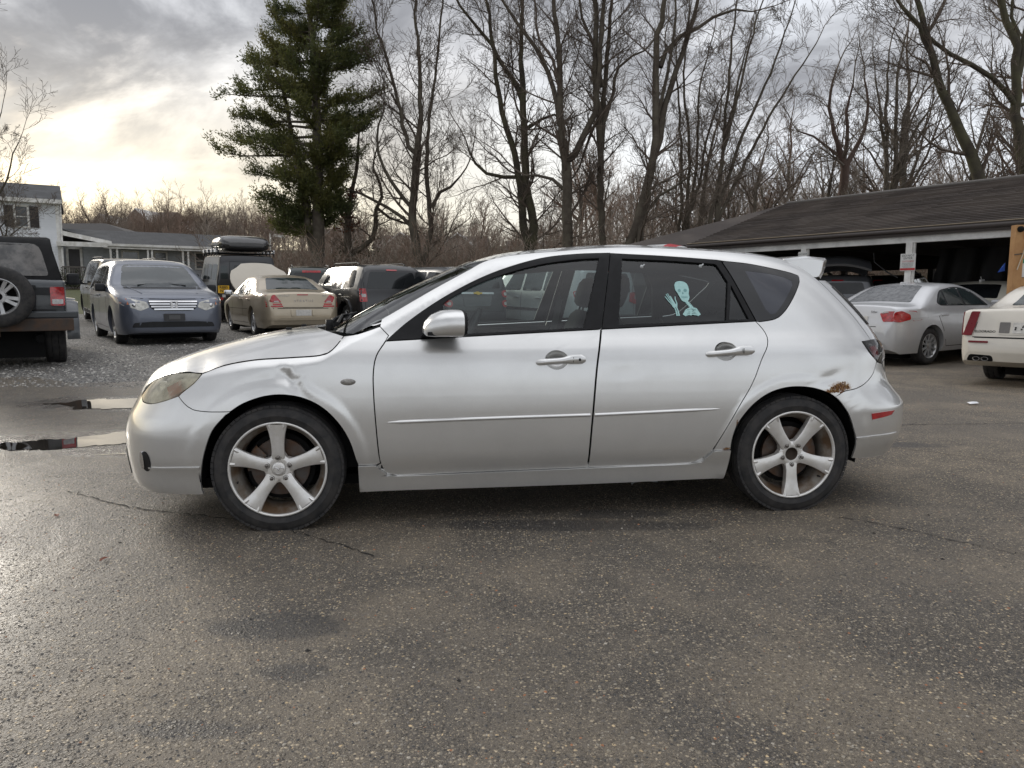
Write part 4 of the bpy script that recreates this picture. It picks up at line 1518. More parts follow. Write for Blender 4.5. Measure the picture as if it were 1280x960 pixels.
    def place(s, x, y, heading, ref=(0, 0), z=None):
        """put the point ref (x, y in the car's frame) at world (x, y); heading is the direction the front points to"""
        h = Vector((heading[0], heading[1])).normalized()
        rz = atan2(-h.y, -h.x)
        c, s_ = cos(rz), sin(rz)
        ox = x - (c * ref[0] - s_ * ref[1]); oy = y - (s_ * ref[0] + c * ref[1])
        # follow the slope of the lot
        f = Vector((ox, oy)); e = f + Vector((c, s_)) * s.L
        z0, z1 = gz(f.x, f.y), gz(e.x, e.y)
        s.root.location = (ox, oy, z0 if z is None else z)
        s.root.rotation_euler = (0, -math.atan2(z1 - z0, s.L) if z is None else 0, rz)
        return s


def M3(ax, p, s=1):
    pass


def text_on(car, name, ax, txt, y, z, size, mat, ext=.002, off=.006, parent=None, space=1.0):
    h, d = car.hit(ax, (y, z))
    if ax == 'B':   # read from behind: text x runs to +y of a car whose rear faces the viewer
        Mx = Matrix.Translation(h - d * off) @ Matrix(((0, 0, 1, 0), (1, 0, 0, 0), (0, 1, 0, 0), (0, 0, 0, 1)))
    else:
        Mx = Matrix.Translation(h - d * off) @ Matrix(((0, 0, -1, 0), (-1, 0, 0, 0), (0, 1, 0, 0), (0, 0, 0, 1)))
    return text_mesh(name, txt, size, mat, parent or car.root, Mx, ext, space=space)


GCARS = 'cars parked in the gravel lot'
# ---- grey minivan, nose towards us
M_GREY = paint('grey_paint', (.125, .14, .178), metal=.5, rough=.40, dirt=.3, dirtcol=(.10, .095, .085))
c = Car('minivan', 'dark grey minivan facing the camera with a chrome-barred grille and no front plate', 'minivan', 5.15, 2.01,
        [(0, .50), (.012, .66), (.05, .80), (.16, .90), (.55, 1.00), (1.05, 1.09), (1.25, 1.14), (1.75, 1.42), (2.15, 1.60), (2.7, 1.685), (3.6, 1.70), (4.5, 1.665), (4.88, 1.60), (5.0, 1.45), (5.10, 1.1), (5.14, .8), (5.15, .6)],
        [(0, .42), (.02, .24), (.2, .20), (4.8, .22), (5.12, .32), (5.15, .5)],
        [(0, .60), (.03, .74), (.10, .84), (.25, .925), (.5, .975), (1.0, .995), (4.4, .99), (4.9, .95), (5.08, .86), (5.15, .70)],
        [(0, 1.02), (1.2, 1.04), (5.15, 1.08)], M_GREY, (.93, 3.93), .345, tum=.36, rc=.10, crown=.035, group=None)
c.patch('windscreen', 'F', [(-.74, 1.12, .05), (.74, 1.12, .05), (.60, 1.585, .10), (-.60, 1.585, .10)], M_BGLASS2)
c.both('side_window', [(1.70, 1.10), (2.62, 1.09), (2.60, 1.56), (2.32, 1.55, .2)], M_BGLASS)
c.both('side_window', [(2.70, 1.09), (3.72, 1.10), (3.70, 1.57), (2.68, 1.57)], M_BGLASS)
c.both('side_window', [(3.80, 1.05), (4.72, 1.12), (4.52, 1.53), (3.80, 1.56)], M_BGLASS)
for y in (.0,):
    g = c.patch('grille', 'F', [(-.45, .86), (.45, .86), (.41, .70), (.30, .655), (-.30, .655), (-.41, .70)], M_BLKPL, off=.004, r=.04)
    for zz_, hw in ((.835, .43), (.785, .42), (.735, .40), (.685, .35)):
        c.patch('grille_bar', 'F', [(-hw, zz_ - .014), (hw, zz_ - .014), (hw, zz_ + .014), (-hw, zz_ + .014)], M_CHROME, off=.024, r=.006, parent=g, step=.12)
b = MB()
for sg in (-1, 1):
    b.prism([(sg * .062, .055), (sg * .030, .055), (sg * .022, -.055), (sg * .050, -.055)], 'x', -.012, 0)
b.box((-.006, 0, .0), (.012, .06, .022))
b.lathe([(.078, -.006), (.086, -.010), (.094, -.006), (.094, .01)], 4, 'y', Matrix.Rotation(pi / 2, 4, 'Z') @ Matrix.Rotation(pi / 4, 4, 'Y'))
h, d = c.hit('F', (0, .765))
b.v = [tuple(Vector(v) + h + Vector((-.035, 0, 0))) for v in b.v]
b.build('emblem', pbr('bright_badge', (.80, .80, .80), rough=.25, metal=.3), g)
c.pair('headlight', 'F', [(.43, .72), (.58, .655), (.90, .77, .05), (.945, .925, .05), (.78, .90), (.47, .82)], M_LAMP, off=.006, r=.02)
c.pair('indicator', 'F', [(.77, .77), (.90, .80), (.945, .905), (.80, .885)], M_AMBER, off=.011, r=.01)
for sg in (-1, 1):
    h, d = c.hit('F', (sg * .70, .755))
    b = MB(); b.lathe([(0, -.010), (.030, -.008), (.040, 0), (.040, .02)], 16, 'y', Matrix.Translation(h) @ Matrix.Rotation(-pi / 2 - sg * .5, 4, 'Z')); b.build('lamp_bowl', M_CHROME, c.root)
c.patch('lower_intake', 'F', [(-.74, .34), (.74, .34), (.70, .43), (.40, .45), (-.40, .45), (-.70, .43)], M_BLKPL, off=.004, r=.03)
c.patch('bumper_lip', 'F', [(-.80, .27), (.80, .27), (.84, .33), (-.84, .33)], M_GREY, off=.03, r=.02)
pl = c.patch('plate_bracket', 'F', [(-.19, .46), (.19, .46), (.19, .60), (-.19, .60)], M_PLATE, off=.02, r=.015)
c.patch('bracket_slot', 'F', [(-.10, .49), (.10, .49), (.10, .57), (-.10, .57)], pbr('slot_grey', (.10, .10, .10), rough=.5), off=.024, r=.01, parent=pl)
c.patch('cowl', 'F', [(-.72, 1.075), (.72, 1.075), (.72, 1.115), (-.72, 1.115)], M_BLKPL, off=.004, r=0)
for sg in (-1, 1):
    c.line('bonnet_crease', 'T', [(.35, sg * .50), (1.1, sg * .66)], .02, M_GREY, off=.012)
c.line('bonnet_gap', 'F', [(-.86, .93), (-.55, .885), (0, .875), (.55, .885), (.86, .93)], .012)
c.patch('roof_panel', 'T', [(2.35, -.52), (4.5, -.54), (4.5, .54), (2.35, .52)], M_GREY, off=.004, r=.1, step=.15)
for sg in (-1, 1):
    b = MB(); b.tube([(1.12, sg * .45, 1.15), (1.28, sg * .1, 1.18), (1.30, -.22 + sg * .1, 1.185)], .012, 5); b.build('wiper', M_BLKPL, c.root)
c.mirrors(1.62, 1.10, M_BLKPL, (.14, .20, .16), out=.03)
c.doors([(1.55, 1.05), (1.45, .6), (1.50, .30)], [(2.66, 1.08), (2.66, .32), (1.55, .30)], [(3.75, 1.08), (3.80, .6), (3.6, .32), (2.66, .32)], [(2.7, .92), (5.0, .97)])
c.handles((2.5, 2.85), .95)
c.all_wheels(5, tw=.23)
c.place(at(149, 14.5), 14.5, (sin(radians(35)), -cos(radians(35))), ref=(.93, .86))

# ---- black off-road wagon with roof rack and roof box
M_BLACK = paint('black_paint', (.012, .012, .014), metal=.1, rough=.3, dirt=.35, dirtcol=(.07, .06, .05), flake=False)
c = Car('offroad_wagon', 'boxy black off-road wagon with roof rack, long roof box and yellow rear plate', 'off-roader', 4.6, 1.80,
        [(0, .95), (.01, 1.08), (.05, 1.12), (.3, 1.14), (1.35, 1.18), (1.42, 1.25), (1.75, 1.90), (1.85, 1.99), (2.2, 2.03), (4.3, 2.03), (4.50, 2.0), (4.56, 1.7), (4.59, 1.2), (4.60, .75)],
        [(0, .62), (.05, .55), (.6, .50), (4.55, .52), (4.6, .60)],
        [(0, .86), (.04, .88), (4.5, .89), (4.56, .87), (4.60, .84)],
        [(0, 1.22), (4.6, 1.25)], M_BLACK, (.85, 3.65), .40, tum=.13, rc=.06, crown=.02, barrel=.004)
c.patch('rear_window', 'B', [(-.40, 1.30), (.44, 1.30), (.42, 1.74), (-.40, 1.74)], M_BGLASS, r=.05)
c.line('rear_door_gap', 'B', [(-.52, .62), (-.52, 1.84), (.56, 1.84), (.56, .62)], .014)
c.patch('corner_window', 'B', [(-.80, 1.32), (-.58, 1.32), (-.58, 1.72), (-.76, 1.72)], M_BGLASS2, r=.05)
c.patch('corner_window', 'B', [(.80, 1.32), (.62, 1.32), (.62, 1.72), (.76, 1.72)], M_BGLASS2, r=.05)
for x0, x1 in ((1.95, 2.65), (2.78, 3.42), (3.55, 4.35)):
    c.both('side_window', [(x0, 1.28), (x1, 1.28), (x1, 1.76), (x0, 1.76)], M_BGLASS2, r=.06)
np_ = c.patch('number_plate', 'B', [(-.87, .90), (-.56, .90), (-.56, 1.13), (-.87, 1.13)], pbr('yellow_plate', (.75, .42, .015), rough=.4, var=.08), off=.025, r=.02)
M_INK = pbr('black_ink', (.01, .01, .01), rough=.5)
text_on(c, 'plate_text', 'B', 'R885', -.715, 1.07, .115, M_INK, off=.030, parent=np_)
text_on(c, 'plate_text', 'B', 'NTS', -.715, .965, .115, M_INK, off=.030, parent=np_)
c.patch('sticker', 'B', [(-.76, .78), (-.67, .78), (-.67, .86), (-.76, .86)], M_WHITEP, off=.012, r=0)
c.pair('tail_light', 'B', [(.74, .70), (.82, .70), (.82, .78), (.74, .78)], M_LENSR, off=.03, r=.03)
c.patch('rear_bumper', 'B', [(-.84, .54), (.84, .54), (.84, .66), (-.84, .66)], M_BLKPL, off=.09, r=.02, th=.10)
c.patch('door_handle', 'B', [(-.46, 1.10), (-.34, 1.10), (-.34, 1.16), (-.46, 1.16)], M_CHROME, off=.03, r=.01)
c.mirrors(1.55, 1.30, M_BLKPL, (.12, .2, .24))
c.doors([(1.75, 1.25), (1.75, .55)], [(2.72, 1.8), (2.72, .55)], [(3.49, 1.8), (3.49, .95)])
c.all_wheels(5, tw=.25, mat=pbr('black_rim', (.03, .03, .03), rough=.5))
# rack: side rails, uprights, cross bars, then the box
b = MB()
for sg in (-1, 1):
    b.tube([(1.9, sg * .80, 2.13), (2.0, sg * .80, 2.20), (4.35, sg * .80, 2.20), (4.45, sg * .80, 2.13)], .022, 6)
b.build('rack_rail', M_BLKPL, c.root)
for x in np.linspace(2.0, 4.4, 6):
    b = MB()
    b.tube([(x, -.84, 2.0), (x, -.80, 2.20)], .018, 5); b.tube([(x, .84, 2.0), (x, .80, 2.20)], .018, 5); b.tube([(x, -.8, 2.10), (x, .8, 2.10)], .015, 5)
    b.build('rack_bar', M_BLKPL, c.root)
for x in (2.2, 2.9, 3.6, 4.2):
    for sg in (-1, 1):
        b = MB(); b.box((x, sg * .86, 2.16), (.22, .06, .12), bev=.02); b.build('side_lamp', M_CHROME, c.root)
WAG = c
c.place(at(275, 22.2), 22.2, (-.52, .855), ref=(4.6, -.88))
rb = MB(); rows = []
for x, hw, z0, z1 in ((0, .25, .10, .16), (.10, .40, .05, .26), (.35, .47, .02, .36), (.9, .50, 0, .42), (1.7, .50, 0, .43), (2.05, .47, .02, .40), (2.22, .42, .06, .33), (2.28, .34, .12, .24)):
    row = []
    for k in range(20):
        t = 2 * pi * k / 20
        row.append((x, hw * (abs(cos(t)) ** .5) * (1 if cos(t) > 0 else -1), (z0 + z1) / 2 + (z1 - z0) / 2 * (abs(sin(t)) ** .6) * (1 if sin(t) > 0 else -1)))
    rows.append(row)
rb.grid(rows, close=True); rb.add(rows[0], [tuple(range(20))], True); rb.add(rows[-1], [tuple(range(20))], True)
BX = thing('roof_box', 'long glossy black roof box on the rack of the boxy off-road wagon', 'roof box')
rb.build('lid', paint('gloss_black', (.02, .02, .022), metal=0, rough=.2, dirt=.1, flake=False), BX)
b = MB(); b.box((2.26, 0, .14), (.05, .60, .03)); b.box((1.1, .50, .19), (2.0, .02, .03)); b.box((1.1, -.50, .19), (2.0, .02, .03)); b.build('seam', M_BLKPL, BX, kind='stuff')
BX.scale = (1, 1.5, 1.15); BX.location = WAG.root.matrix_basis @ Vector((2.3, .0, 2.14)); BX.rotation_euler = WAG.root.rotation_euler

# ---- beige saloon, rear three-quarter, bonnet up
M_BEIGE = paint('beige_paint', (.42, .355, .26), metal=.5, rough=.34, dirt=.35, dirtcol=(.13, .11, .085))
c = Car('saloon_car', 'champagne beige saloon seen from behind with its bonnet propped open', 'car', 4.85, 1.79,
        [(0, .42), (.012, .56), (.05, .64), (.2, .72), (.9, .84), (1.35, .93), (1.6, 1.05), (2.05, 1.28), (2.4, 1.375), (2.9, 1.385), (3.3, 1.34), (3.75, 1.17), (4.1, 1.03), (4.3, 1.005), (4.74, .985), (4.78, .95), (4.80, .80), (4.83, .68), (4.85, .55)],
        [(0, .36), (.02, .22), (.2, .19), (4.6, .22), (4.82, .30), (4.85, .42)],
        [(0, .55), (.03, .68), (.12, .79), (.4, .865), (1.0, .89), (4.0, .885), (4.5, .855), (4.72, .80), (4.81, .72), (4.85, .62)],
        [(0, .90), (1.6, .90), (4.2, .95), (4.85, .97)], M_BEIGE, (.95, 3.69), .32, tum=.52, rc=.09, crown=.03)
c.patch('rear_window', 'T', [(3.40, -.47), (4.02, -.60), (4.02, .60), (3.40, .47)], M_BGLASS2, r=.05, off=.005)
c.both('side_window', [(1.85, .95), (2.78, .94), (2.74, 1.32), (2.42, 1.31, .15)], M_BGLASS2, r=.02)
c.both('side_window', [(2.86, .94), (3.55, .95), (3.62, 1.10), (3.38, 1.26), (2.84, 1.33)], M_BGLASS2, r=.03)
for sg in (-1, 1):
    t = c.patch('tail_light', 'B', [(sg * .79, .945), (sg * .60, .955), (sg * .47, .80), (sg * .80, .78)], M_LENSR, off=.010, r=.02)
    c.patch('tail_stripe', 'B', [(sg * .46, .735), (sg * .79, .735), (sg * .79, .765), (sg * .46, .765)], M_LENSR, off=.012, r=.006, parent=t)
    c.patch('tail_stripe', 'B', [(sg * .44, .69), (sg * .79, .69), (sg * .79, .72), (sg * .44, .72)], M_LENSR, off=.012, r=.006, parent=t)
    c.patch('reversing_lens', 'B', [(sg * .52, .802), (sg * .63, .80), (sg * .62, .822), (sg * .54, .825)], M_LENSC, off=.015, r=.008, parent=t)
c.patch('brake_light', 'B', [(-.12, .945), (.12, .945), (.12, .967), (-.12, .967)], M_LENSR, off=.012, r=.006)
c.line('boot_gap', 'B', [(-.60, .96), (-.44, .68), (.44, .68), (.60, .96)], .012)
c.line('bumper_line', 'B', [(-.8, .66), (.8, .66)], .014)
np_ = c.patch('number_plate', 'B', [(-.17, .50), (.17, .50), (.17, .63), (-.17, .63)], M_WHITEP, off=.010, r=.01)
for sg in (-1, 1):
    c.patch('plate_pad', 'B', [(sg * .19, .49), (sg * .28, .49), (sg * .28, .635), (sg * .19, .635)], M_BEIGE, off=.025, r=.03)
text_on(c, 'badge_text', 'B', 'DODGE', -.40, .935, .055, M_CHROME, space=1.3)
text_on(c, 'badge_text', 'B', 'STRATUS', .02, .82, .075, M_CHROME, space=1.5)
text_on(c, 'badge_text', 'B', 'SXT', .48, .935, .05, M_CHROME)
c.patch('bumper_step', 'B', [(-.78, .40), (.78, .40), (.78, .46), (-.78, .46)], M_BEIGE, off=.03, r=.02)
c.mirrors(1.80, .98, M_CHROME, (.10, .2, .13))
c.doors([(1.62, .92), (1.55, .3)], [(2.82, .93), (2.80, .3)], [(3.72, .95), (3.62, .70), (3.45, .5), (3.42, .30), (1.55, .28)], [(1.2, .60), (3.3, .62)])
c.handles((2.62, 3.45), .84)
b = MB()
rows = []
for t in np.linspace(0, 1, 9):
    w_ = .62 + .14 * sin(pi * min(t * 1.1, 1)) - .22 * max(0, t - .75) / .25
    rows.append([(1.10 - .62 * t - .10 * t * t, -w_ + 2 * w_ * k / 12, .96 + .78 * t + (.05 - .02 * t) * (1 - ((k - 6) / 6) ** 2)) for k in range(13)])
b.grid(rows); rows2 = [[(x - .03, y, z - .02) for x, y, z in r] for r in rows]; b.grid(rows2)
b.grid([rows[-1], rows2[-1]]); b.grid([rows[0], rows2[0]]); b.grid([[r[0] for r in rows], [r[0] for r in rows2]]); b.grid([[r[-1] for r in rows], [r[-1] for r in rows2]])
b.build('open_bonnet', paint('beige_faded', (.42, .38, .31), metal=.15, rough=.5, dirt=.2), c.root, angle=40, label='open beige bonnet standing up behind the roof')
b = MB(); b.tube([(.5, -.6, .75), (.62, -.62, 1.5)], .008, 5); b.build('bonnet_prop', M_BLKPL, c.root)
c.all_wheels(5)
c.place(at(318, 16.9), 16.9, (-.52, .855), ref=(3.69, -.83))


# ---- generic boxy wagon / SUV factory with small differences
def suv(name, label, cat, L, W, H, mat, place, ref, hd, belt=1.05, R=.36, tailx=.10, wpil=(), tum=.30, lights=None, hood=1.02, gl=M_BGLASS, style=5, clad=True, group=None, rails=True, plate=True, nose=.0):
    b_ = belt
    c = Car(name, label, cat, L, W,
            [(0, .60), (.012, .76), (.06, .88), (.2, hood - .06), (.95, hood + .02), (1.15, hood + .08), (1.70, H - .14), (1.95, H - .04), (2.4, H - .01), (L - .6, H - .015), (L - tailx - .10, H - .05), (L - tailx, H - .16), (L - .06, b_ + .02), (L - .03, b_ - .10), (L - .008, .72), (L, .60)],
            [(0, .46), (.03, .34), (.3, .27), (L - .35, .28), (L - .05, .36), (L, .46)],
            [(0, W * .38), (.04, W * .43), (.15, W * .465), (.4, W * .488), (1, W * .497), (L - .7, W * .495), (L - .2, W * .475), (L - .05, W * .45), (L, W * .42)],
            [(0, b_), (L, b_ + .05)], mat, (.86, L - .88), R, tum=tum, rc=.07, crown=.02, group=group)
    w2 = W / 2
    xs = wpil or (1.72, 2.55, 3.40, L - .35)
    for i in range(len(xs) - 1):
        a, e = xs[i] + .04, xs[i + 1] - .04
        top_ = H - .12
        po = [(a, b_ + .05), (e, b_ + .06), (e, top_), (a + (.32 if i == 0 else 0), top_)]
        if i == len(xs) - 2:
            po = [(a, b_ + .06), (e, b_ + .09), (e - .08, top_ - .02), (a, top_)]
        c.both('side_window', po, gl, r=.05)
    ht = H - .16
    c.patch('rear_window', 'B', [(-w2 * .72, b_ + .06), (w2 * .72, b_ + .06), (w2 * .62, ht - .02), (-w2 * .62, ht - .02)], gl, r=.06)
    c.patch('windscreen', 'F', [(-w2 * .74, hood + .10), (w2 * .74, hood + .10), (w2 * .60, H - .16), (-w2 * .60, H - .16)], gl, r=.06)
    c.pair('headlight', 'F', [(w2 * .50, hood - .28), (w2 * .86, hood - .26), (w2 * .86, hood - .12), (w2 * .52, hood - .14)], M_LAMP, r=.04)
    c.patch('grille', 'F', [(-w2 * .42, hood - .30), (w2 * .42, hood - .30), (w2 * .46, hood - .14), (-w2 * .46, hood - .14)], M_BLKPL)
    c.doors([(xs[0] - .15, b_), (xs[0] - .15, .40)], [(xs[1], H - .1), (xs[1], .38)], [(xs[2], H - .1), (xs[2] + .06, .85), (xs[2] - .12, .38), (xs[0] - .15, .36)])
    c.handles((xs[1] - .2, xs[2] - .15), b_ - .10)
    c.mirrors(xs[0] - .02, b_ + .06, M_BLKPL)
    c.line('tailgate_gap', 'B', [(-w2 * .80, ht), (-w2 * .78, .62), (w2 * .78, .62), (w2 * .80, ht)], .012)
    if clad:
        c.both('sill_cladding', [(1.35, .30), (L - 1.42, .30), (L - 1.42, .42), (1.35, .42)], M_BLKPL, off=.012)
        c.patch('rear_bumper', 'B', [(-w2 * .86, .42), (w2 * .86, .42), (w2 * .86, .60), (-w2 * .86, .60)], M_BLKPL, off=.03, r=.03)
    if rails:
        for sg in (-1, 1):
            y_ = sg * (c.half(2.6, H - .02) - .06)
            b = MB(); b.tube([(2.0, y_, H - .01), (2.1, y_, H + .045), (L - .75, y_, H + .045), (L - .62, y_, H)], .016, 6); b.build('roof_rail', M_BLKPL, c.root)
    if plate:
        c.patch('number_plate', 'B', [(-.15, .70), (.15, .70), (.15, .85), (-.15, .85)], M_WHITEP, off=.012, r=.01)
    c.patch('brake_light', 'B', [(-.13, H - .145), (.13, H - .145), (.13, H - .115), (-.13, H - .115)], M_LENSR, off=.012, r=.006)
    c.all_wheels(style)
    c.place(place[0], place[1], hd, ref=ref)
    return c


HD = (-.54, .842)
# black compact SUV
c = suv('compact_suv', 'black compact SUV with upright tail and red tail light, right of the beige saloon', 'SUV', 4.41, 1.76, 1.66, M_BLACK, (at(452, 16.9), 16.9), (4.41, -.80), HD, belt=1.04)
c.pair('tail_light', 'B', [(.64, .80), (.80, .80), (.80, 1.10), (.66, 1.10)], M_LENSR, off=.02, r=.02)
c.pair('reversing_lens', 'B', [(.67, .91), (.77, .91), (.77, .98), (.67, .98)], M_LENSC, off=.025, r=.01)
c.both('fender_flare', [(p[0], p[1]) for p in [(3.08, .45), (3.12, .66), (3.28, .82), (3.53, .87), (3.78, .82), (3.94, .66), (3.98, .45), (3.90, .45), (3.86, .62), (3.72, .75), (3.53, .79), (3.34, .75), (3.20, .62), (3.16, .45)]], M_BLACK, off=.03, r=.02, step=.05)
# dark tall SUV behind the minivan
c = suv('tall_suv', 'tall black SUV with a red tail light half hidden behind the grey minivan', 'SUV', 4.83, 1.92, 1.90, M_BLACK, (at(127, 20.4), 20.4), (4.83, -.90), (-.58, .815), belt=1.15, R=.38, tailx=.07, tum=.2, hood=1.15)
c.pair('tail_light', 'B', [(.72, 1.02), (.90, 1.02), (.88, 1.48), (.76, 1.48)], M_LENSR, off=.03, r=.02)
c.both('tail_light_side', [(4.52, 1.00), (4.82, 1.00), (4.79, 1.50), (4.60, 1.50)], M_LENSR, off=.02, r=.02)
# dark wagon far back, only its roof and high brake light above the beige boot
c = suv('dark_wagon', 'dark green wagon far back, its roof showing above the beige boot', 'SUV', 4.6, 1.80, 1.68, paint('dark_green', (.018, .026, .024), metal=.2, rough=.35, dirt=.3), (at(392, 25.0), 25.0), (4.6, 0), (-.30, .95), belt=1.08)
c.patch('brake_light', 'B', [(-.30, 1.50), (.30, 1.50), (.30, 1.57), (-.30, 1.57)], M_LENSR, off=.03, r=.01)
c.pair('tail_light', 'B', [(.66, .85), (.82, .85), (.82, 1.1), (.68, 1.1)], M_LENSR, off=.02, r=.02)
# retro wagon with round lamps, seen through the windows of the silver hatchback
c = suv('retro_wagon', 'charcoal retro wagon with round red tail lamps, seen through the hatchback front window', 'car', 4.48, 1.76, 1.62, paint('charcoal', (.028, .030, .034), metal=.4, rough=.3, dirt=.25), (at(558, 16.3), 16.3), (4.48, -.80), HD, belt=1.08, rails=False, clad=False, plate=False, tum=.34)
for sg in (-1, 1):
    for z in (.80, 1.02):
        po = [(sg * .73 + .085 * cos(t), z + .085 * sin(t)) for t in np.linspace(0, 2 * pi, 17)[:-1]]
        t_ = c.patch('tail_light', 'B', po, M_LENSR, off=.03, r=0, step=.05)
        c.patch('lens_centre', 'B', [(sg * .73 + .04 * cos(t), z + .04 * sin(t)) for t in np.linspace(0, 2 * pi, 13)[:-1]], M_LENSC, off=.036, r=0, step=.05, parent=t_)
c.patch('plate_recess', 'B', [(-.34, .74), (.34, .74), (.38, 1.0), (-.38, 1.0)], pbr('recess_grey', (.10, .105, .11), rough=.5), off=.012, r=.04)
hb_ = c.patch('boot_bar', 'B', [(-.42, 1.01), (.42, 1.01), (.42, 1.055), (-.42, 1.055)], M_CHROME, off=.035, r=.015)
bow = [(-.10, -.018), (-.03, -.018), (-.03, -.036), (.04, -.036), (.035, -.018), (.10, -.018), (.11, .018), (.03, .018), (.03, .036), (-.04, .036), (-.035, .018), (-.11, .018)]
c.patch('emblem', 'B', [(x, 1.032 + z) for x, z in bow], pbr('gold_badge', (.65, .42, .06), rough=.3, metal=.6), off=.05, r=0, step=.05, parent=hb_)
# silver crossover next to it
c = suv('silver_crossover', 'silver grey crossover behind the hatchback, glimpsed through its windows', 'SUV', 4.70, 1.86, 1.72, paint('silver_grey', (.34, .35, .36), metal=.4, rough=.34, dirt=.25), (at(722, 15.9), 15.9), (4.70, -.84), HD, belt=1.06, gl=M_BGLASS2)
c.pair('tail_light', 'B', [(.60, .92), (.78, .86), (.86, 1.0), (.86, 1.14), (.66, 1.12)], M_LENSR, off=.025, r=.03)
c.both('side_strip', [(1.6, .66), (3.4, .66), (3.4, .72), (1.6, .72)], M_CHROME, off=.012, r=.01)
# dark van with cargo on the roof, just above the hatchback's roof line
c = suv('dark_van', 'dark van behind the hatchback with a red and white load on its roof', 'van', 5.0, 1.95, 2.05, M_BLACK, (at(850, 17.0), 17.0), (5.0, -.86), HD, belt=1.2, hood=1.15)
c.pair('tail_light', 'B', [(.74, 1.0), (.86, 1.0), (.86, 1.4), (.74, 1.4)], M_LENSR, off=.02, r=.02)
VAN = c
lb = thing('roof_load', 'red and white load strapped flat on the dark van roof', 'load')
b = MB(); rows = []
for x, hw, z1 in ((0, .2, .06), (.15, .32, .16), (.6, .38, .26), (1.4, .38, .26), (1.8, .32, .18), (1.95, .2, .07)):
    rows.append([(x, hw * cos(t) * 1.0, .02 + z1 * max(0, sin(t))) for t in np.linspace(0, pi, 11)])
b.grid(rows); b.add(rows[0], [tuple(range(11))]); b.add(rows[-1], [tuple(range(11))])
b.build('white_cover', pbr('white_vinyl', (.55, .55, .55), rough=.45), lb)
b = MB(); rows = [[(x, y * hw / .38 * 1.02, z + .004) for (x, y, z) in r] for r, hw in ((rows[3], .38), ([(1.62, y * .93, z * .85) for x, y, z in rows[3]], .38), (rows[4], .38))]
b.grid(rows); b.build('red_cover', pbr('red_vinyl', (.45, .02, .03), rough=.4), lb)
lb.scale = (.9, .9, .75); lb.location = VAN.root.matrix_basis @ Vector((2.75, -.30, 2.03)); lb.rotation_euler = VAN.root.rotation_euler

# ---- soft-top off-roader at the left edge, seen from behind
M_JEEP = paint('slate_paint', (.040, .046, .052), metal=.25, rough=.4, dirt=.4, dirtcol=(.085, .075, .06))
M_SOFT = pbr('soft_top', (.020, .020, .021), rough=.85, spec=.2, var=.35, vscale=4, bump=.003, bscale=30)
c = Car('soft_top_offroader', 'slate soft-top off-roader at the left edge with spare wheel and rusty rear bumper', 'off-roader', 4.25, 1.60,
        [(0, .80), (.01, 1.02), (.04, 1.06), (.3, 1.09), (1.25, 1.13), (1.32, 1.16), (1.50, 1.22), (4.0, 1.22), (4.20, 1.21), (4.235, 1.15), (4.25, .9)],
        [(0, .60), (.05, .52), (4.2, .52), (4.25, .58)],
        [(0, .62), (.05, .70), (.4, .745), (4.12, .79), (4.22, .775), (4.25, .75)],
        [(0, 1.5), (4.25, 1.5)], M_JEEP, (.75, 3.55), .405, tum=.1, rc=.03, crown=.01, barrel=.004)
# canvas hood over a frame: sections from windscreen to tail
b = MB(); rows = []
for x, hw, zt in ((1.42, .66, 1.62), (1.62, .69, 1.80), (2.2, .70, 1.835), (3.1, .71, 1.835), (3.78, .71, 1.82), (3.93, .71, 1.78), (4.00, .71, 1.70), (4.16, .76, 1.215)):
    row = []
    zb = 1.205
    for k in range(25):
        t = k / 24
        a = pi * t
        yy = hw * cos(a); e = abs(cos(a)); z = zb + (zt - zb) * (min(1, sin(a) * 1.9) ** .55)
        yy = hw * (1 if cos(a) > 0 else -1) * min(1, abs(cos(a)) * 1.18) ** .80
        yy *= 1 - .11 * (z - zb) / .6
        row.append((x + .012 * sin(9 * a), yy, z))
    rows.append(row)
b.grid(rows); b.add(rows[-1], [tuple(range(25))], True)
hood_ = b.build('soft_top', M_SOFT, c.root, angle=50)
bm = bmesh.new(); bm.from_mesh(hood_.data); bv2 = BVHTree.FromBMesh(bm); bm.free()
oldb = c.bvh; c.bvh = bv2
c.patch('rear_window', 'B', [(-.60, 1.27, .05), (.60, 1.27, .05), (.50, 1.72, .12), (-.50, 1.72, .12)], pbr('vinyl_window', (.16, .15, .14), rough=.16, spec=.7, var=.6, vscale=5, col2=(.045, .045, .045), bump=.004, bscale=7), off=.006, r=.08)
c.pair('side_curtain', 'R', [(3.0, 1.3), (3.8, 1.3), (3.75, 1.68), (3.05, 1.68)], M_BGLASS, off=.006, r=.05) if False else c.both('side_curtain', [(2.95, 1.3), (3.85, 1.3), (3.70, 1.62), (3.0, 1.62)], M_BGLASS, off=.006, r=.05)
c.bvh = oldb
c.patch('tailgate', 'B', [(-.62, .62), (.52, .62), (.52, 1.16), (-.62, 1.16)], M_JEEP, off=.014, r=.03)
for z in (.76, 1.06):
    c.patch('hinge', 'B', [(.34, z - .05), (.66, z - .05), (.66, z + .05), (.34, z + .05)], M_BLKPL, off=.05, r=.02)
c.patch('spare_bracket', 'B', [(.16, .70), (.42, .68), (.44, 1.14), (.18, 1.16)], M_BLKPL, off=.05, r=.02)
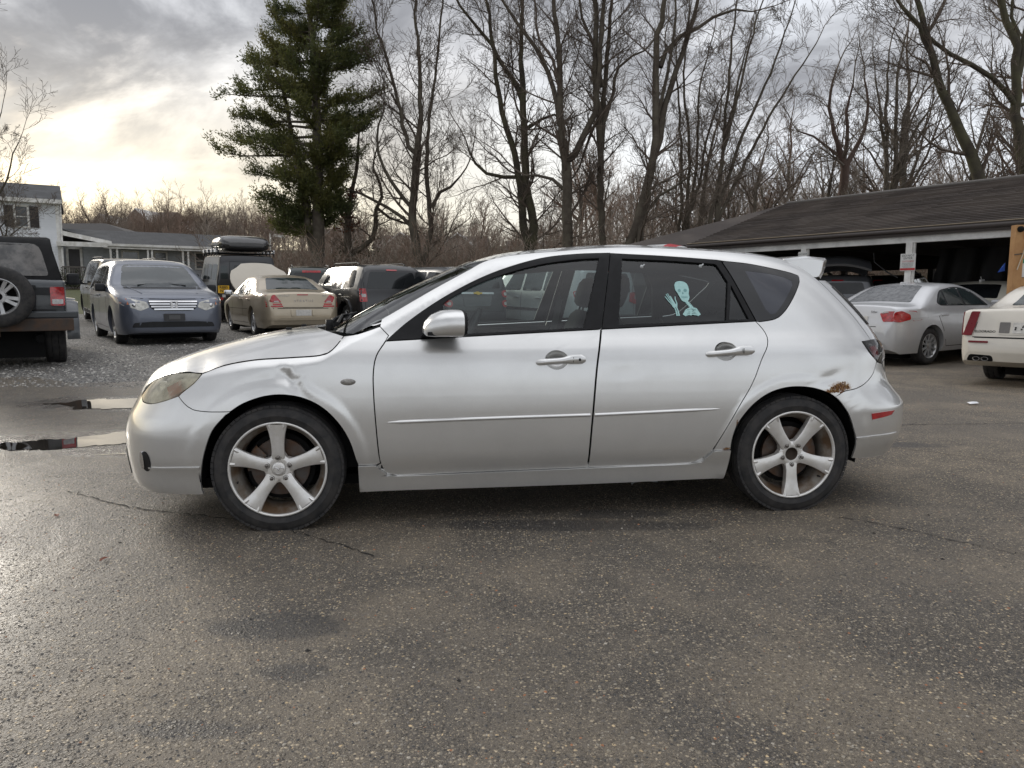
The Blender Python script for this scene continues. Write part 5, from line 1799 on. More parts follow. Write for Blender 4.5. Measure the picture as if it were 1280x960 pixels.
for sg in (-1, 1):
    t_ = c.patch('tail_light', 'B', [(sg * .60, .86), (sg * .77, .86), (sg * .77, 1.12), (sg * .60, 1.12)], M_LENSR, off=.06, r=.02, th=.09)
    c.patch('reversing_lens', 'B', [(sg * .62, .885), (sg * .75, .885), (sg * .75, .95), (sg * .62, .95)], M_LENSC, off=.064, r=.01, parent=t_)
    b = MB(); rows = []
    for a in np.linspace(radians(-8), radians(188), 15):
        rows.append([(3.55 + .50 * cos(a), sg * .77, .44 + .50 * sin(a)), (3.55 + .50 * cos(a), sg * .90, .44 + .48 * sin(a)), (3.55 + .49 * cos(a), sg * .93, .44 + .46 * sin(a)), (3.55 + .43 * cos(a), sg * .925, .44 + .41 * sin(a)), (3.55 + .43 * cos(a), sg * .77, .44 + .41 * sin(a))])
    b.grid(rows); b.add(rows[0], [tuple(range(5))]); b.add(rows[-1], [tuple(range(5))])
    b.build('fender_flare', M_JEEP, c.root, angle=40)
    b = MB(); rows = []
    for a in np.linspace(radians(0), radians(180), 13):
        rows.append([(.75 + .52 * cos(a), sg * .70, .44 + .50 * sin(a)), (.75 + .52 * cos(a), sg * .92, .44 + .47 * sin(a)), (.75 + .45 * cos(a), sg * .92, .44 + .42 * sin(a))])
    b.grid(rows); b.build('fender_flare', M_JEEP, c.root, angle=40)
b = MB(); b.box((4.34, 0, .60), (.16, 1.72, .17), bev=.012); b.box((4.36, -.35, .49), (.10, .70, .10), bev=.01)
b.build('rear_bumper', pbr('rusty_steel', (.050, .042, .037), rough=.75, metal=.1, var=.5, vscale=5, col2=(.085, .050, .032), bump=.002, bscale=60), c.root, label='dark steel rear bumper streaked with rust')
b = MB(); b.box((4.425, -.42, .565), (.02, .34, .07)); b.build('hitch_plate', M_CHROME, c.root)
b = MB(); b.box((4.30, 0, .735), (.10, 1.84, .10), bev=.02); b.build('bumper_cap', M_JEEP, c.root)
c.all_wheels(5, tw=.27)
b = MB(); b.tube([(3.3, .3, .42), (4.2, .45, .40)], .06, 8); b.box((3.0, 0, .45), (1.6, .9, .2)); b.build('underbody', M_DARK, c.root)
# spare: tyre and ten-spoke rim on the tailgate
sp = thing('spare_wheel', '', '', (4.60, .02, .985)); del sp['label']; del sp['category']; sp.parent = c.root; sp.rotation_euler = (0, 0, pi / 2)
b = MB(); R_ = .405; rr_ = .245; tw = .26
b.lathe([(rr_ - .005, .03), (rr_, .010), (rr_ + .06, 0), (R_ - .05, .008), (R_ - .012, .03), (R_, .06), (R_, .20), (R_ - .05, .25), (rr_, .25)], 44, 'y')
b.build('tyre', M_RUB, sp, angle=40)
b = MB()
b.lathe([(rr_, .014), (rr_ - .012, .010), (rr_ - .022, .022), (rr_ - .04, .08), (rr_ - .04, .2)], 40, 'y')
for k in range(5):
    for sg in (-1, 1):
        Mr = Matrix.Rotation(2 * pi * k / 5 + pi / 2 + sg * .19, 4, 'Y')
        b.grid([[(.06, .06, .030), (.06, .040, .022), (.06, .040, -.022), (.06, .06, -.030)], [(.15, .05, .026), (.15, .032, .020), (.15, .032, -.020), (.15, .05, -.026)], [(rr_ - .018, .04, .030), (rr_ - .018, .018, .024), (rr_ - .018, .018, -.024), (rr_ - .018, .04, -.030)]], True, Mr)
b.lathe([(.045, .045), (.05, .036), (.085, .036), (.10, .055)], 24, 'y')
b.build('rim', M_ALLOYB, sp, angle=40)
b = MB(); b.lathe([(.048, .06), (0, .06)], 18, 'y'); b.build('hub_hole', M_DARK, sp, fix=False)
b = MB(); b.lathe([(rr_ - .03, .13), (0, .13)], 24, 'y'); b.build('rim_back', M_DARK, sp, fix=False)
c.mirrors(1.45, 1.25, M_BLKPL, (.10, .2, .2), out=.1)
hj = Vector((-sin(radians(31)), cos(radians(31))))
c.place(at(2, 9.75), 9.75, hj, ref=(4.60, .02))

# ---- silver saloon, rear three-quarter on the right
M_SIL2 = paint('silver_saloon', (.60, .605, .615), metal=.45, rough=.34, dirt=.2, dirtcol=(.2, .19, .17), flake=False)
c = Car('silver_saloon', 'silver saloon with wet rear window and red tail light beside the white coupe', 'car', 4.52, 1.82,
        [(0, .42), (.012, .58), (.05, .66), (.2, .74), (.9, .88), (1.35, .95), (1.55, 1.04), (2.05, 1.31), (2.4, 1.40), (2.8, 1.415), (3.15, 1.385), (3.55, 1.23), (3.90, 1.06), (4.05, 1.045), (4.40, 1.05), (4.435, 1.02), (4.46, .85), (4.50, .72), (4.52, .60)],
        [(0, .36), (.02, .22), (.2, .19), (4.3, .22), (4.48, .30), (4.52, .42)],
        [(0, .55), (.03, .68), (.12, .79), (.4, .875), (.9, .905), (3.8, .905), (4.2, .865), (4.40, .80), (4.48, .72), (4.52, .64)],
        [(0, .93), (1.6, .93), (4.0, 1.0), (4.52, 1.02)], M_SIL2, (.78, 3.54), .322, tum=.55, rc=.08, crown=.03)
c.patch('rear_window', 'T', [(3.22, -.48), (3.80, -.63), (3.80, .63), (3.22, .48)], pbr('wet_glass', (.05, .055, .06), rough=.16, spec=.7, var=.6, vscale=14, col2=(.13, .135, .14), bump=.0006, bscale=90), r=.05, off=.006)
dlo = [(1.75, .985), (3.28, 1.03, .03), (3.36, 1.08, .04), (3.12, 1.30, .12), (2.55, 1.36, .15), (2.15, 1.30, .2)]
c.both('window_trim', dlo, M_BLKPL, off=.003, r=.05)
c.both('side_window', [(1.86, 1.005), (2.50, 1.02), (2.49, 1.335), (2.20, 1.285, .15)], M_BGLASS2, off=.008, r=.02)
c.both('side_window', [(2.56, 1.02), (3.05, 1.035), (3.02, 1.30), (2.55, 1.335)], M_BGLASS2, off=.008, r=.02)
c.both('side_window', [(3.09, 1.04), (3.27, 1.05), (3.31, 1.085), (3.07, 1.285)], M_BGLASS2, off=.008, r=.02)
for ax in 'LR':
    t_ = c.patch('tail_light', ax, [(4.15, .82), (4.38, .775), (4.462, .79), (4.452, .85), (4.438, .955), (4.34, .975), (4.16, .90)], M_LENSR, off=.012, r=.03)
for sg in (-1, 1):
    c.patch('tail_light', 'B', [(sg * .90, .79), (sg * .58, .79), (sg * .50, .93), (sg * .62, .97), (sg * .88, .97)], M_LENSR, off=.012, r=.02)
    c.patch('indicator_lens', 'B', [(sg * .53, .93), (sg * .66, .95), (sg * .66, .967), (sg * .58, .967)], M_LENSC, off=.018, r=.015)
c.patch('number_plate', 'B', [(-.28, .74), (.28, .74), (.28, .88), (-.28, .88)], M_WHITEP, off=.012, r=.01)
text_on(c, 'badge_text', 'B', '325xi', .38, .955, .055, M_CHROME)
c.line('boot_gap', 'B', [(-.46, .70), (.46, .70)], .012)
c.doors([(1.50, .95), (1.42, .60), (1.45, .30)], [(2.53, 1.0), (2.52, .3)], [(3.38, 1.06), (3.36, .85), (3.22, .62), (3.12, .40), (3.08, .30), (1.45, .28)])
c.both('fuel_flap', [(3.52, .83), (3.70, .83), (3.70, 1.0), (3.52, 1.0)], M_SIL2, off=.004, r=.03)
c.line('shoulder_crease', 'R', [(.9, .80), (3.3, .86), (4.2, .84)], .012, M_SIL2, off=.008)
c.handles((2.36, 3.20), .86)
c.mirrors(1.72, 1.02, M_SIL2, (.12, .2, .14))
b = MB(); b.box((3.02, 0, 1.435), (.22, .05, .05), bev=.022); b.build('aerial_fin', pbr('white_fin', (.6, .6, .6), rough=.4), c.root)
c.all_wheels(10, hubr=.68)
c.place(at(1163, 13.1), 13.1, (.87, .49), ref=(3.54, .86))

# ---- white coupe at the right edge, seen from behind
M_WHITE = paint('cream_white', (.66, .62, .545), metal=0, rough=.32, dirt=.25, dirtcol=(.25, .22, .17), flake=False)
c = Car('white_coupe', 'cream white coupe cut by the right edge with tall red tail light and twin exhausts', 'car', 5.1, 1.92,
        [(0, .45), (.012, .62), (.05, .70), (.2, .78), (1.3, .92), (1.75, 1.02), (2.2, 1.27), (2.55, 1.36), (3.2, 1.36), (3.45, 1.30), (3.85, 1.10), (4.05, 1.045), (4.98, 1.02), (5.02, .98), (5.04, .80), (5.07, .70), (5.10, .56)],
        [(0, .38), (.02, .24), (.2, .2), (4.8, .26), (5.06, .34), (5.10, .46)],
        [(0, .72), (.04, .80), (.2, .89), (.8, .945), (4.3, .95), (4.85, .93), (5.02, .90), (5.07, .86), (5.10, .80)],
        [(0, .92), (5.1, 1.0)], M_WHITE, (1.0, 3.75), .34, tum=.5, rc=.05, crown=.025)
c.patch('rear_window', 'T', [(3.42, -.52), (3.95, -.62), (3.95, .62), (3.42, .52)], M_BGLASS2, r=.05, off=.005)
c.both('side_window', [(2.05, 1.0), (3.25, 1.02), (3.22, 1.28), (2.50, 1.29, .15)], M_BGLASS, r=.03)
for sg in (-1, 1):
    t_ = c.patch('tail_light', 'B', [(sg * .88, .68), (sg * .77, .68), (sg * .70, 1.0), (sg * .80, 1.0)], pbr('dark_red_lens', (.16, .008, .014), rough=.3, spec=.3), off=.02, r=.015)
    c.patch('tail_light_side', 'L' if sg < 0 else 'R', [(4.93, .68), (5.05, .68), (4.99, .99), (4.90, .99)], pbr('dark_red_lens', (.22, .012, .02)), off=.012, r=.015)
    c.patch('reflector', 'B', [(sg * .80, .585), (sg * .57, .585), (sg * .57, .61), (sg * .80, .61)], pbr('dark_red_lens', (.22, .012, .02)), off=.015, r=.006)
    for dy in (.0, .10):
        h, d = c.hit('B', (sg * (.60 + dy), .37))
        if h:
            b = MB(); b.lathe([(.048, -.10), (.052, .03), (.044, .035), (.036, .0), (.030, -.06)], 14, 'y', Matrix.Translation(h) @ Matrix.Rotation(-pi / 2, 4, 'Z') @ Matrix.Diagonal((.85, .6, .55, 1)))
            b.build('exhaust_tip', pbr('sooty_chrome', (.22, .21, .20), rough=.35, metal=.9), c.root)
    c.patch('exhaust_recess', 'B', [(sg * .82, .34), (sg * .50, .34), (sg * .52, .42), (sg * .78, .43)], M_DARK, off=.004, r=.03)
    c.patch('reversing_lamp', 'B', [(sg * .46, .72), (sg * .34, .72), (sg * .34, .86), (sg * .46, .86)], pbr('smoky_lens', (.16, .15, .14), rough=.25), off=.012, r=.01)
pr_ = c.patch('plate_panel', 'B', [(-.47, .70), (.47, .70), (.47, .88), (-.47, .88)], M_WHITE, off=.008, r=.01)
np_ = c.patch('number_plate', 'B', [(-.31, .72), (.31, .72), (.31, .86), (-.31, .86)], M_WHITEP, off=.014, r=.01)
dr = random.Random(5)
for k in range(9):
    x, z = dr.uniform(-.29, -.14), dr.uniform(.74, .83)
    c.patch('plate_mark', 'B', [(x, z), (x + .02, z), (x + .02, z + .02), (x, z + .02)], M_INK, off=.018, r=0, parent=np_)
h, d = c.hit('B', (0, .93))
b = MB(); b.lathe([(.035, -.004), (.040, -.012), (.050, -.012), (.055, 0)], 20, 'y', Matrix.Translation(h) @ Matrix.Rotation(pi / 2, 4, 'Z')); b.build('emblem_ring', M_CHROME, c.root)
text_on(c, 'badge_text', 'B', 'ELDORADO', -.62, .735, .045, M_INK)
c.line('boot_gap', 'B', [(-.70, 1.0), (-.76, .66), (.76, .66), (.70, 1.0)], .012)
c.line('bumper_line', 'B', [(-.88, .655), (.88, .655)], .014)
c.doors([(1.9, .95), (1.85, .35)], [(3.3, 1.0), (3.25, .4), (1.85, .33)])
c.all_wheels(7)
c.place(at(1203, 10.0), 10.0, (.74, .67), ref=(5.06, -.88))

# ---- cream coupe under the carport
M_CREAM = paint('pale_cream', (.62, .60, .52), metal=0, rough=.35, dirt=.2, dirtcol=(.25, .22, .17), flake=False)
c = Car('cream_saloon', 'pale cream saloon under the carport behind the silver saloon', 'car', 4.75, 1.82,
        [(0, .45), (.012, .58), (.05, .66), (.2, .74), (1.2, .90), (1.55, .98), (2.05, 1.28), (2.4, 1.38), (2.9, 1.40), (3.2, 1.36), (3.65, 1.18), (3.95, 1.05), (4.6, 1.02), (4.68, .95), (4.72, .75), (4.75, .6)],
        [(0, .36), (.02, .22), (.2, .19), (4.5, .22), (4.72, .30), (4.75, .42)],
        [(0, .60), (.04, .72), (.15, .82), (.5, .89), (4.2, .90), (4.55, .86), (4.70, .78), (4.75, .68)],
        [(0, .92), (4.75, 1.0)], M_CREAM, (.9, 3.7), .33, tum=.5, rc=.08, crown=.03)
c.patch('rear_window', 'T', [(3.28, -.50), (3.85, -.63), (3.85, .63), (3.28, .50)], M_BGLASS, r=.05, off=.005)
c.both('side_window', [(2.0, .99), (2.72, 1.0), (2.70, 1.31), (2.42, 1.31, .12)], M_BGLASS, r=.03)
c.both('side_window', [(2.78, 1.0), (3.45, 1.02), (3.20, 1.29), (2.77, 1.32)], M_BGLASS, r=.03)
c.pair('tail_light', 'B', [(.55, .80), (.80, .80), (.80, .95), (.58, .96)], M_LENSR, off=.012, r=.02)
c.doors([(1.6, .95), (1.5, .3)], [(2.75, 1.0), (2.74, .3)], [(3.55, 1.03), (3.3, .5), (3.3, .3), (1.5, .28)])
c.handles((2.6, 3.35), .86); c.mirrors(1.85, 1.0)
b = MB(); b.box((2.95, 0, 1.44), (.20, .05, .05), bev=.022); b.tube([(2.95, 0, 1.44), (3.02, 0, 1.52)], .008, 5); b.build('aerial_fin', pbr('white_fin', (.6, .6, .6)), c.root)
c.all_wheels(7)
c.place(at(1212, 15.5), 15.5, (.80, .60), ref=(3.4, 0))

# ---- grey hatchback with its tailgate up
M_GR2 = paint('mid_grey', (.13, .135, .145), metal=.4, rough=.32, dirt=.25)
c = suv('grey_hatchback', 'grey hatchback with its tailgate raised, left of the carport post', 'car', 4.3, 1.78, 1.50, M_GR2, (at(1043, 18.0), 18.0), (4.3, 0), (.45, .89), belt=.98, rails=False)
b = MB(); rows = []
for t in np.linspace(0, 1, 8):
    rows.append([(3.75 + .95 * t, y * (.62 + .13 * t), 1.50 + .42 * sin(t * 2.1) + .15 * (1 - (y * y)) - .25 * t * t) for y in np.linspace(-1, 1, 9)])
b.grid(rows); r2 = [[(x - .02, y * .98, z - .05) for x, y, z in r] for r in rows]; b.grid(r2)
b.grid([rows[-1], r2[-1]]); b.grid([[r[0] for r in rows], [r[0] for r in r2]]); b.grid([[r[-1] for r in rows], [r[-1] for r in r2]]); b.grid([rows[0], r2[0]])
b.build('raised_tailgate', M_GR2, c.root, angle=40, label='raised grey tailgate with dark glass')
b = MB(); b.grid([[(x + .012, y * .72, z + .008) for x, y, z in r] for r in rows[2:6]]); b.build('tailgate_glass', M_BGLASS, c.root)
for sg in (-1, 1):
    b = MB(); b.tube([(3.95, sg * .62, 1.30), (4.25, sg * .66, 1.72)], .012, 6); b.build('gas_strut', M_BLKPL, c.root)
c.pair('tail_light', 'B', [(.66, .82), (.82, .82), (.82, 1.0), (.68, 1.0)], M_LENSR, off=.02, r=.02)

# ---- black saloon in the carport's shade
c = suv('black_estate', 'black estate car in the shade under the carport', 'car', 4.6, 1.80, 1.50, M_BLACK, (at(1092, 20.5), 20.5), (4.6, 0), (.62, .78), belt=.98)
c.pair('tail_light', 'B', [(.66, .82), (.82, .82), (.82, 1.0), (.68, 1.0)], M_LENSR, off=.02, r=.02)
# ================================================================== ground sheets
def hmat(name, build):
    m, t, out = new_mat(name)
    p = t.new('ShaderNodeBsdfPrincipled')
    geo = t.new('ShaderNodeNewGeometry')
    build(t, p, geo.outputs['Position'])
    t.l.new(p.outputs[0], out.inputs[0])
    return m


def stones(t, P, scale, rnd=1.0):
    v = t.new('ShaderNodeTexVoronoi'); v.feature = 'F1'
    t.l.new(P, v.inputs['Vector']); v.inputs['Scale'].default_value = scale; v.inputs['Randomness'].default_value = rnd
    return v.outputs['Distance'], v.outputs['Color']


def asphalt(t, P_, P):
    sx = t.new('ShaderNodeSeparateXYZ'); t.l.new(P, sx.inputs[0])
    # uneven warped position so that the chips are not regular cells
    wn = t.new('ShaderNodeTexNoise'); t.l.new(P, wn.inputs['Vector']); wn.inputs['Scale'].default_value = 70; wn.inputs['Detail'].default_value = 2
    wv = t.new('ShaderNodeVectorMath', operation='MULTIPLY_ADD'); t.l.new(wn.outputs[1], wv.inputs[0]); wv.inputs[1].default_value = (.010, .010, .004); t.l.new(P, wv.inputs[2])
    PW_ = wv.outputs[0]
    d1, c1 = stones(t, PW_, 92); d2, c2 = stones(t, PW_, 215); d3, c3 = stones(t, PW_, 38)
    s1 = t.new('ShaderNodeSeparateColor'); t.l.new(c1, s1.inputs[0])
    s2 = t.new('ShaderNodeSeparateColor'); t.l.new(c2, s2.inputs[0])
    s3 = t.new('ShaderNodeSeparateColor'); t.l.new(c3, s3.inputs[0])
    chip = t.ramp(s1.outputs[0], [(0, (.045, .044, .045)), (.18, (.10, .092, .082)), (.42, (.165, .148, .128)), (.62, (.25, .225, .185)), (.80, (.36, .32, .255)), (.94, (.48, .39, .26)), (1, (.62, .57, .49))], 'CONSTANT')
    fine = t.ramp(s2.outputs[1], [(0, (.05, .047, .044)), (.3, (.115, .104, .09)), (.7, (.19, .17, .142)), (.93, (.30, .265, .21))], 'CONSTANT')
    big = t.ramp(s3.outputs[2], [(0, (.06, .057, .055)), (.5, (.17, .155, .13)), (.8, (.27, .235, .18)), (.93, (.30, .14, .075)), (1, (.48, .44, .38))], 'CONSTANT')
    binder = (.048, .045, .042)
    e1 = t.mrange(d1, .30, .52); e2 = t.mrange(d2, .34, .55)
    base = t.mix(e2, fine, binder)
    ex = t.math('MULTIPLY', t.math('SUBTRACT', 1.0, e1), t.mrange(t.math('ADD', s1.outputs[1], t.math('MULTIPLY', t.math('SUBTRACT', t.noise(P, 2.3, 4, .6), .5), .8)), .40, .50))
    base = t.mix(ex, base, chip)
    eb = t.math('MULTIPLY', t.mrange(d3, .40, .30), t.mrange(s3.outputs[1], .82, .86))
    base = t.mix(eb, base, big)
    # wear: broad lighter, dusty and darker, oily or wet regions
    n1 = t.noise(P, .35, 5, .6, .4); n2 = t.noise(P, 1.6, 5, .6, .5); n3 = t.noise(P, 7, 4, .6)
    base = t.mix(t.mrange(n2, .38, .68, .0, .30), base, (.23, .20, .158))
    base = t.mix(1.0, base, (1.74, 1.63, 1.46), 'MULTIPLY')
    dark = t.math('MULTIPLY', t.mrange(n1, .50, .64), t.mrange(n2, .35, .6))
    # a few stains of their own shape in the foreground (drips), each an irregular blot
    blots = None
    for (bx, by, rx, ry) in ((-.80, 2.42, .26, .12), (-.66, 2.10, .13, .055), (-.85, 1.80, .20, .05), (.25, 3.55, .8, .10), (.55, 3.75, .30, .10), (2.6, 5.6, .9, .16), (1.4, 7.2, .9, .12)):
        mx = t.mapping(P, (1 / rx, 1 / ry, 0), (-bx / rx, -by / ry, 0))
        ln = t.new('ShaderNodeVectorMath', operation='LENGTH'); t.l.new(mx, ln.inputs[0])
        q = t.mrange(t.math('ADD', ln.outputs['Value'], t.math('MULTIPLY', t.math('SUBTRACT', n3, .5), 1.1)), 1.1, .65)
        blots = q if blots is None else t.math('MAXIMUM', blots, q)
    base = t.mix(t.math('MULTIPLY', dark, .35), base, (.035, .033, .032))
    base = t.mix(t.math('MULTIPLY', blots, .55), base, (.030, .029, .030))
    # damp, smoothed-out margins round the puddles
    pud = None
    for (bx, by, rx, ry) in ((-3.45, 7.42, 1.75, .46), (-3.0, 5.72, 1.40, .44), (-2.5, 5.30, 1.0, .16)):
        mx = t.mapping(P, (1 / rx, 1 / ry, 0), (-bx / rx, -by / ry, 0))
        ln = t.new('ShaderNodeVectorMath', operation='LENGTH'); t.l.new(mx, ln.inputs[0])
        q = t.mrange(t.math('ADD', ln.outputs['Value'], t.math('MULTIPLY', t.math('SUBTRACT', t.noise(P, 5, 5, .65), .5), .9)), 1.2, .7)
        pud = q if pud is None else t.math('MAXIMUM', pud, q)
    base = t.mix(t.math('MULTIPLY', pud, .55), base, (.040, .036, .032))
    # wetness is greatest to the left where the lot drains
    wet = t.math('ADD', t.mrange(sx.outputs[0], .4, -3.0, 0, .95), t.math('MULTIPLY', t.mrange(n1, .40, .62), .5))
    wet = t.math('ADD', t.math('MULTIPLY', wet, t.mrange(n2, .25, .6, .55, 1.0)), t.math('MULTIPLY', blots, .4), clamp=True)
    wet = t.math('MAXIMUM', wet, pud)
    base = t.mix(t.math('MULTIPLY', wet, .28), base, (.03, .03, .032))
    t.l.new(base, P_.inputs['Base Color'])
    t.l.new(t.math('SUBTRACT', t.mrange(wet, 0, 1, .62, .39, False), t.math('MULTIPLY', pud, .17)), P_.inputs['Roughness'])
    t.l.new(t.mrange(wet, 0, 1, .35, .62, False), P_.inputs['Specular IOR Level'])
    h = t.math('ADD', t.math('MULTIPLY', t.mrange(d1, .5, .1), 1.0), t.math('MULTIPLY', t.mrange(d2, .5, .15), .5))
    h = t.math('ADD', h, t.math('MULTIPLY', t.mrange(d3, .45, .2), t.math('MULTIPLY', t.mrange(s3.outputs[1], .80, .84), 1.2)))
    b = t.new('ShaderNodeBump'); t.l.new(t.mrange(pud, 0, 1, .9, .25, False), b.inputs['Strength']); b.inputs['Distance'].default_value = .0062
    t.l.new(h, b.inputs['Height'])
    b2 = t.new('ShaderNodeBump'); b2.inputs['Strength'].default_value = 1; b2.inputs['Distance'].default_value = .02
    t.l.new(n2, b2.inputs['Height']); t.l.new(b.outputs[0], b2.inputs['Normal'])
    t.l.new(b2.outputs[0], P_.inputs['Normal'])


def gravel(t, P_, P):
    d1, c1 = stones(t, P, 34); d2, c2 = stones(t, P, 80)
    s1 = t.new('ShaderNodeSeparateColor'); t.l.new(c1, s1.inputs[0])
    s2 = t.new('ShaderNodeSeparateColor'); t.l.new(c2, s2.inputs[0])
    chip = t.ramp(s1.outputs[0], [(0, (.08, .08, .078)), (.35, (.17, .163, .15)), (.65, (.28, .268, .245)), (.9, (.44, .42, .38))], 'CONSTANT')
    fine = t.ramp(s2.outputs[0], [(0, (.06, .057, .053)), (.5, (.17, .16, .145)), (.85, (.31, .29, .26))], 'CONSTANT')
    c = t.mix(t.mrange(d1, .35, .5), chip, fine)
    n1 = t.noise(P, .5, 4, .6)
    c = t.mix(t.mrange(n1, .42, .62, 0, .5), c, (.075, .066, .055))
    t.l.new(c, P_.inputs['Base Color'])
    P_.inputs['Roughness'].default_value = .72
    b = t.new('ShaderNodeBump'); b.inputs['Strength'].default_value = 1; b.inputs['Distance'].default_value = .012
    t.l.new(t.math('ADD', t.mrange(d1, .55, .1), t.math('MULTIPLY', t.mrange(d2, .5, .1), .4)), b.inputs['Height'])
    t.l.new(b.outputs[0], P_.inputs['Normal'])


def soil(t, P_, P):
    n1 = t.noise(P, .25, 6, .62); n2 = t.noise(P, 3.5, 6, .65); n3 = t.noise(P, 22, 4, .6)
    leaf = t.mix(t.mrange(n3, .35, .65), (.075, .050, .034), (.15, .105, .070))
    c = t.mix(t.mrange(n2, .4, .62), leaf, (.085, .068, .045))
    c = t.mix(t.mrange(n1, .50, .60), c, (.050, .062, .024))
    t.l.new(c, P_.inputs['Base Color'])
    P_.inputs['Roughness'].default_value = .9; P_.inputs['Specular IOR Level'].default_value = .2
    b = t.new('ShaderNodeBump'); b.inputs['Strength'].default_value = 1; b.inputs['Distance'].default_value = .08
    t.l.new(n3, b.inputs['Height']); t.l.new(b.outputs[0], P_.inputs['Normal'])


def sheet(name, mat, xs, y0f, y1f, ny, dz, kind='structure'):
    rows = []
    for k in range(ny + 1):
        rows.append([(x, y0f(x) + (y1f(x) - y0f(x)) * (k / ny), gz(x, y0f(x) + (y1f(x) - y0f(x)) * (k / ny)) + dz) for x in xs])
    b = MB(); b.grid(rows)
    return b.build(name, mat, kind=kind)


xs = sorted(set(list(np.linspace(-320, -40, 15)) + list(np.linspace(-40, 40, 41)) + list(np.linspace(40, 320, 15))))
rows = []
for y in list(np.linspace(-60, 0, 7)) + list(np.linspace(2, 60, 59)) + list(np.linspace(66, 300, 30)):
    rows.append([(x, y, gz(x, y) + (.9 * sin(x * .05 + 1) * sin(y * .043) if y > 60 else 0)) for x in xs])
b = MB(); b.grid(rows); b.build('ground', hmat('soil', soil), kind='structure')


def edge_y(x):   # where the asphalt ends
    w = .22 * sin(x * 1.7) + .12 * sin(x * 4.1 + 1)
    t = sstep(-2.5, 2.5, x)
    return (8.9 + w) * (1 - t) + (23.5 + w) * t


xa = list(np.linspace(-26, 26, 131))
sheet('asphalt', hmat('wet_asphalt', asphalt), xa, lambda x: -14, edge_y, 60, .010)
sheet('gravel_lot', hmat('gravel', gravel), list(np.linspace(-30, 4, 90)), lambda x: min(edge_y(x) - .25, 25), lambda x: 27 + .4 * sin(x), 50, .005)
sheet('grass_verge', hmat('verge', lambda t, p, P: (t.l.new(t.mix(t.mrange(t.noise(P, 9, 5, .6), .35, .65), (.045, .060, .020), (.13, .125, .055)), p.inputs['Base Color']), setattr(p.inputs['Roughness'], 'default_value', .9))),
      list(np.linspace(-34, 3, 60)), lambda x: 26.6 + .4 * sin(x), lambda x: 44.5 + .3 * x * 0, 24, .012)

# puddles: thin sheets of standing water with ragged edges
M_WATER = hmat('puddle_water', lambda t, p, P: (setattr(p.inputs['Base Color'], 'default_value', (.018, .015, .012, 1)), setattr(p.inputs['Roughness'], 'default_value', .015), setattr(p.inputs['Specular IOR Level'], 'default_value', .6)))


def puddle(pts, seed):
    r_ = random.Random(seed); o = []
    ph = [r_.uniform(0, 6) for _ in range(6)]
    for k, p in enumerate(path(pts, step=.022)):
        a = k * .022
        o.append(Vector((p.x + .05 * sin(a * 7 + ph[0]) + .025 * sin(a * 19 + ph[1]) + r_.gauss(0, .008), p.y + .030 * sin(a * 9 + ph[2]) + .022 * sin(a * 23 + ph[3]) + .012 * sin(a * 51 + ph[4]) + r_.gauss(0, .007))))
    b = MB(); vs, tr = fill2d(o, (), .3)
    b.add([(v.x, v.y, gz(v.x, v.y) + .0145) for v in vs], tr)
    b.build('puddle', M_WATER, kind='structure', fix=True)


puddle([(-4.75, 7.38), (-4.3, 7.60), (-3.9, 7.68), (-3.3, 7.74), (-2.7, 7.66), (-2.4, 7.45), (-2.9, 7.28), (-3.5, 7.12), (-4.0, 7.10), (-4.4, 7.22), (-4.75, 7.38)], 1)
puddle([(-3.98, 5.56), (-3.7, 5.76), (-3.4, 5.88), (-3.2, 6.05), (-2.9, 6.02), (-2.5, 6.0), (-2.2, 5.95), (-2.3, 5.75), (-2.7, 5.66), (-3.1, 5.56), (-3.5, 5.42), (-3.85, 5.42), (-3.98, 5.56)], 2)
puddle([(-3.05, 5.22), (-2.75, 5.30), (-2.3, 5.37), (-2.0, 5.34), (-2.3, 5.28), (-2.75, 5.23), (-3.05, 5.22)], 3)


# cracks in the asphalt
def crack(pts, w, seed):
    r_ = random.Random(seed); b = MB(); P_ = cr(pts, .03); L = []; R_ = []
    for i, p in enumerate(P_):
        ww = w * r_.uniform(.25, 1.2); j = r_.gauss(0, .010)
        L.append((p.x, p.y + ww / 2 + j, gz(p.x, p.y) + .0135)); R_.append((p.x, p.y - ww / 2 + j, gz(p.x, p.y) + .0135))
    b.grid([L, R_]); b.build('asphalt_crack', pbr('crack_dark', (.016, .015, .014), rough=.9), kind='structure')


crack([(1.62, 3.72), (1.85, 3.55), (2.05, 3.32), (2.25, 3.10), (2.42, 2.92), (2.9, 2.65)], .010, 4)
crack([(2.65, 5.6), (3.05, 5.35), (3.4, 5.0), (3.9, 4.75)], .010, 5)
crack([(2.55, 6.1), (3.4, 6.5), (4.3, 6.6), (5.5, 6.7)], .012, 6)
crack([(-2.6, 4.2), (-2.0, 3.85), (-1.2, 3.55), (-.6, 3.1)], .012, 8)

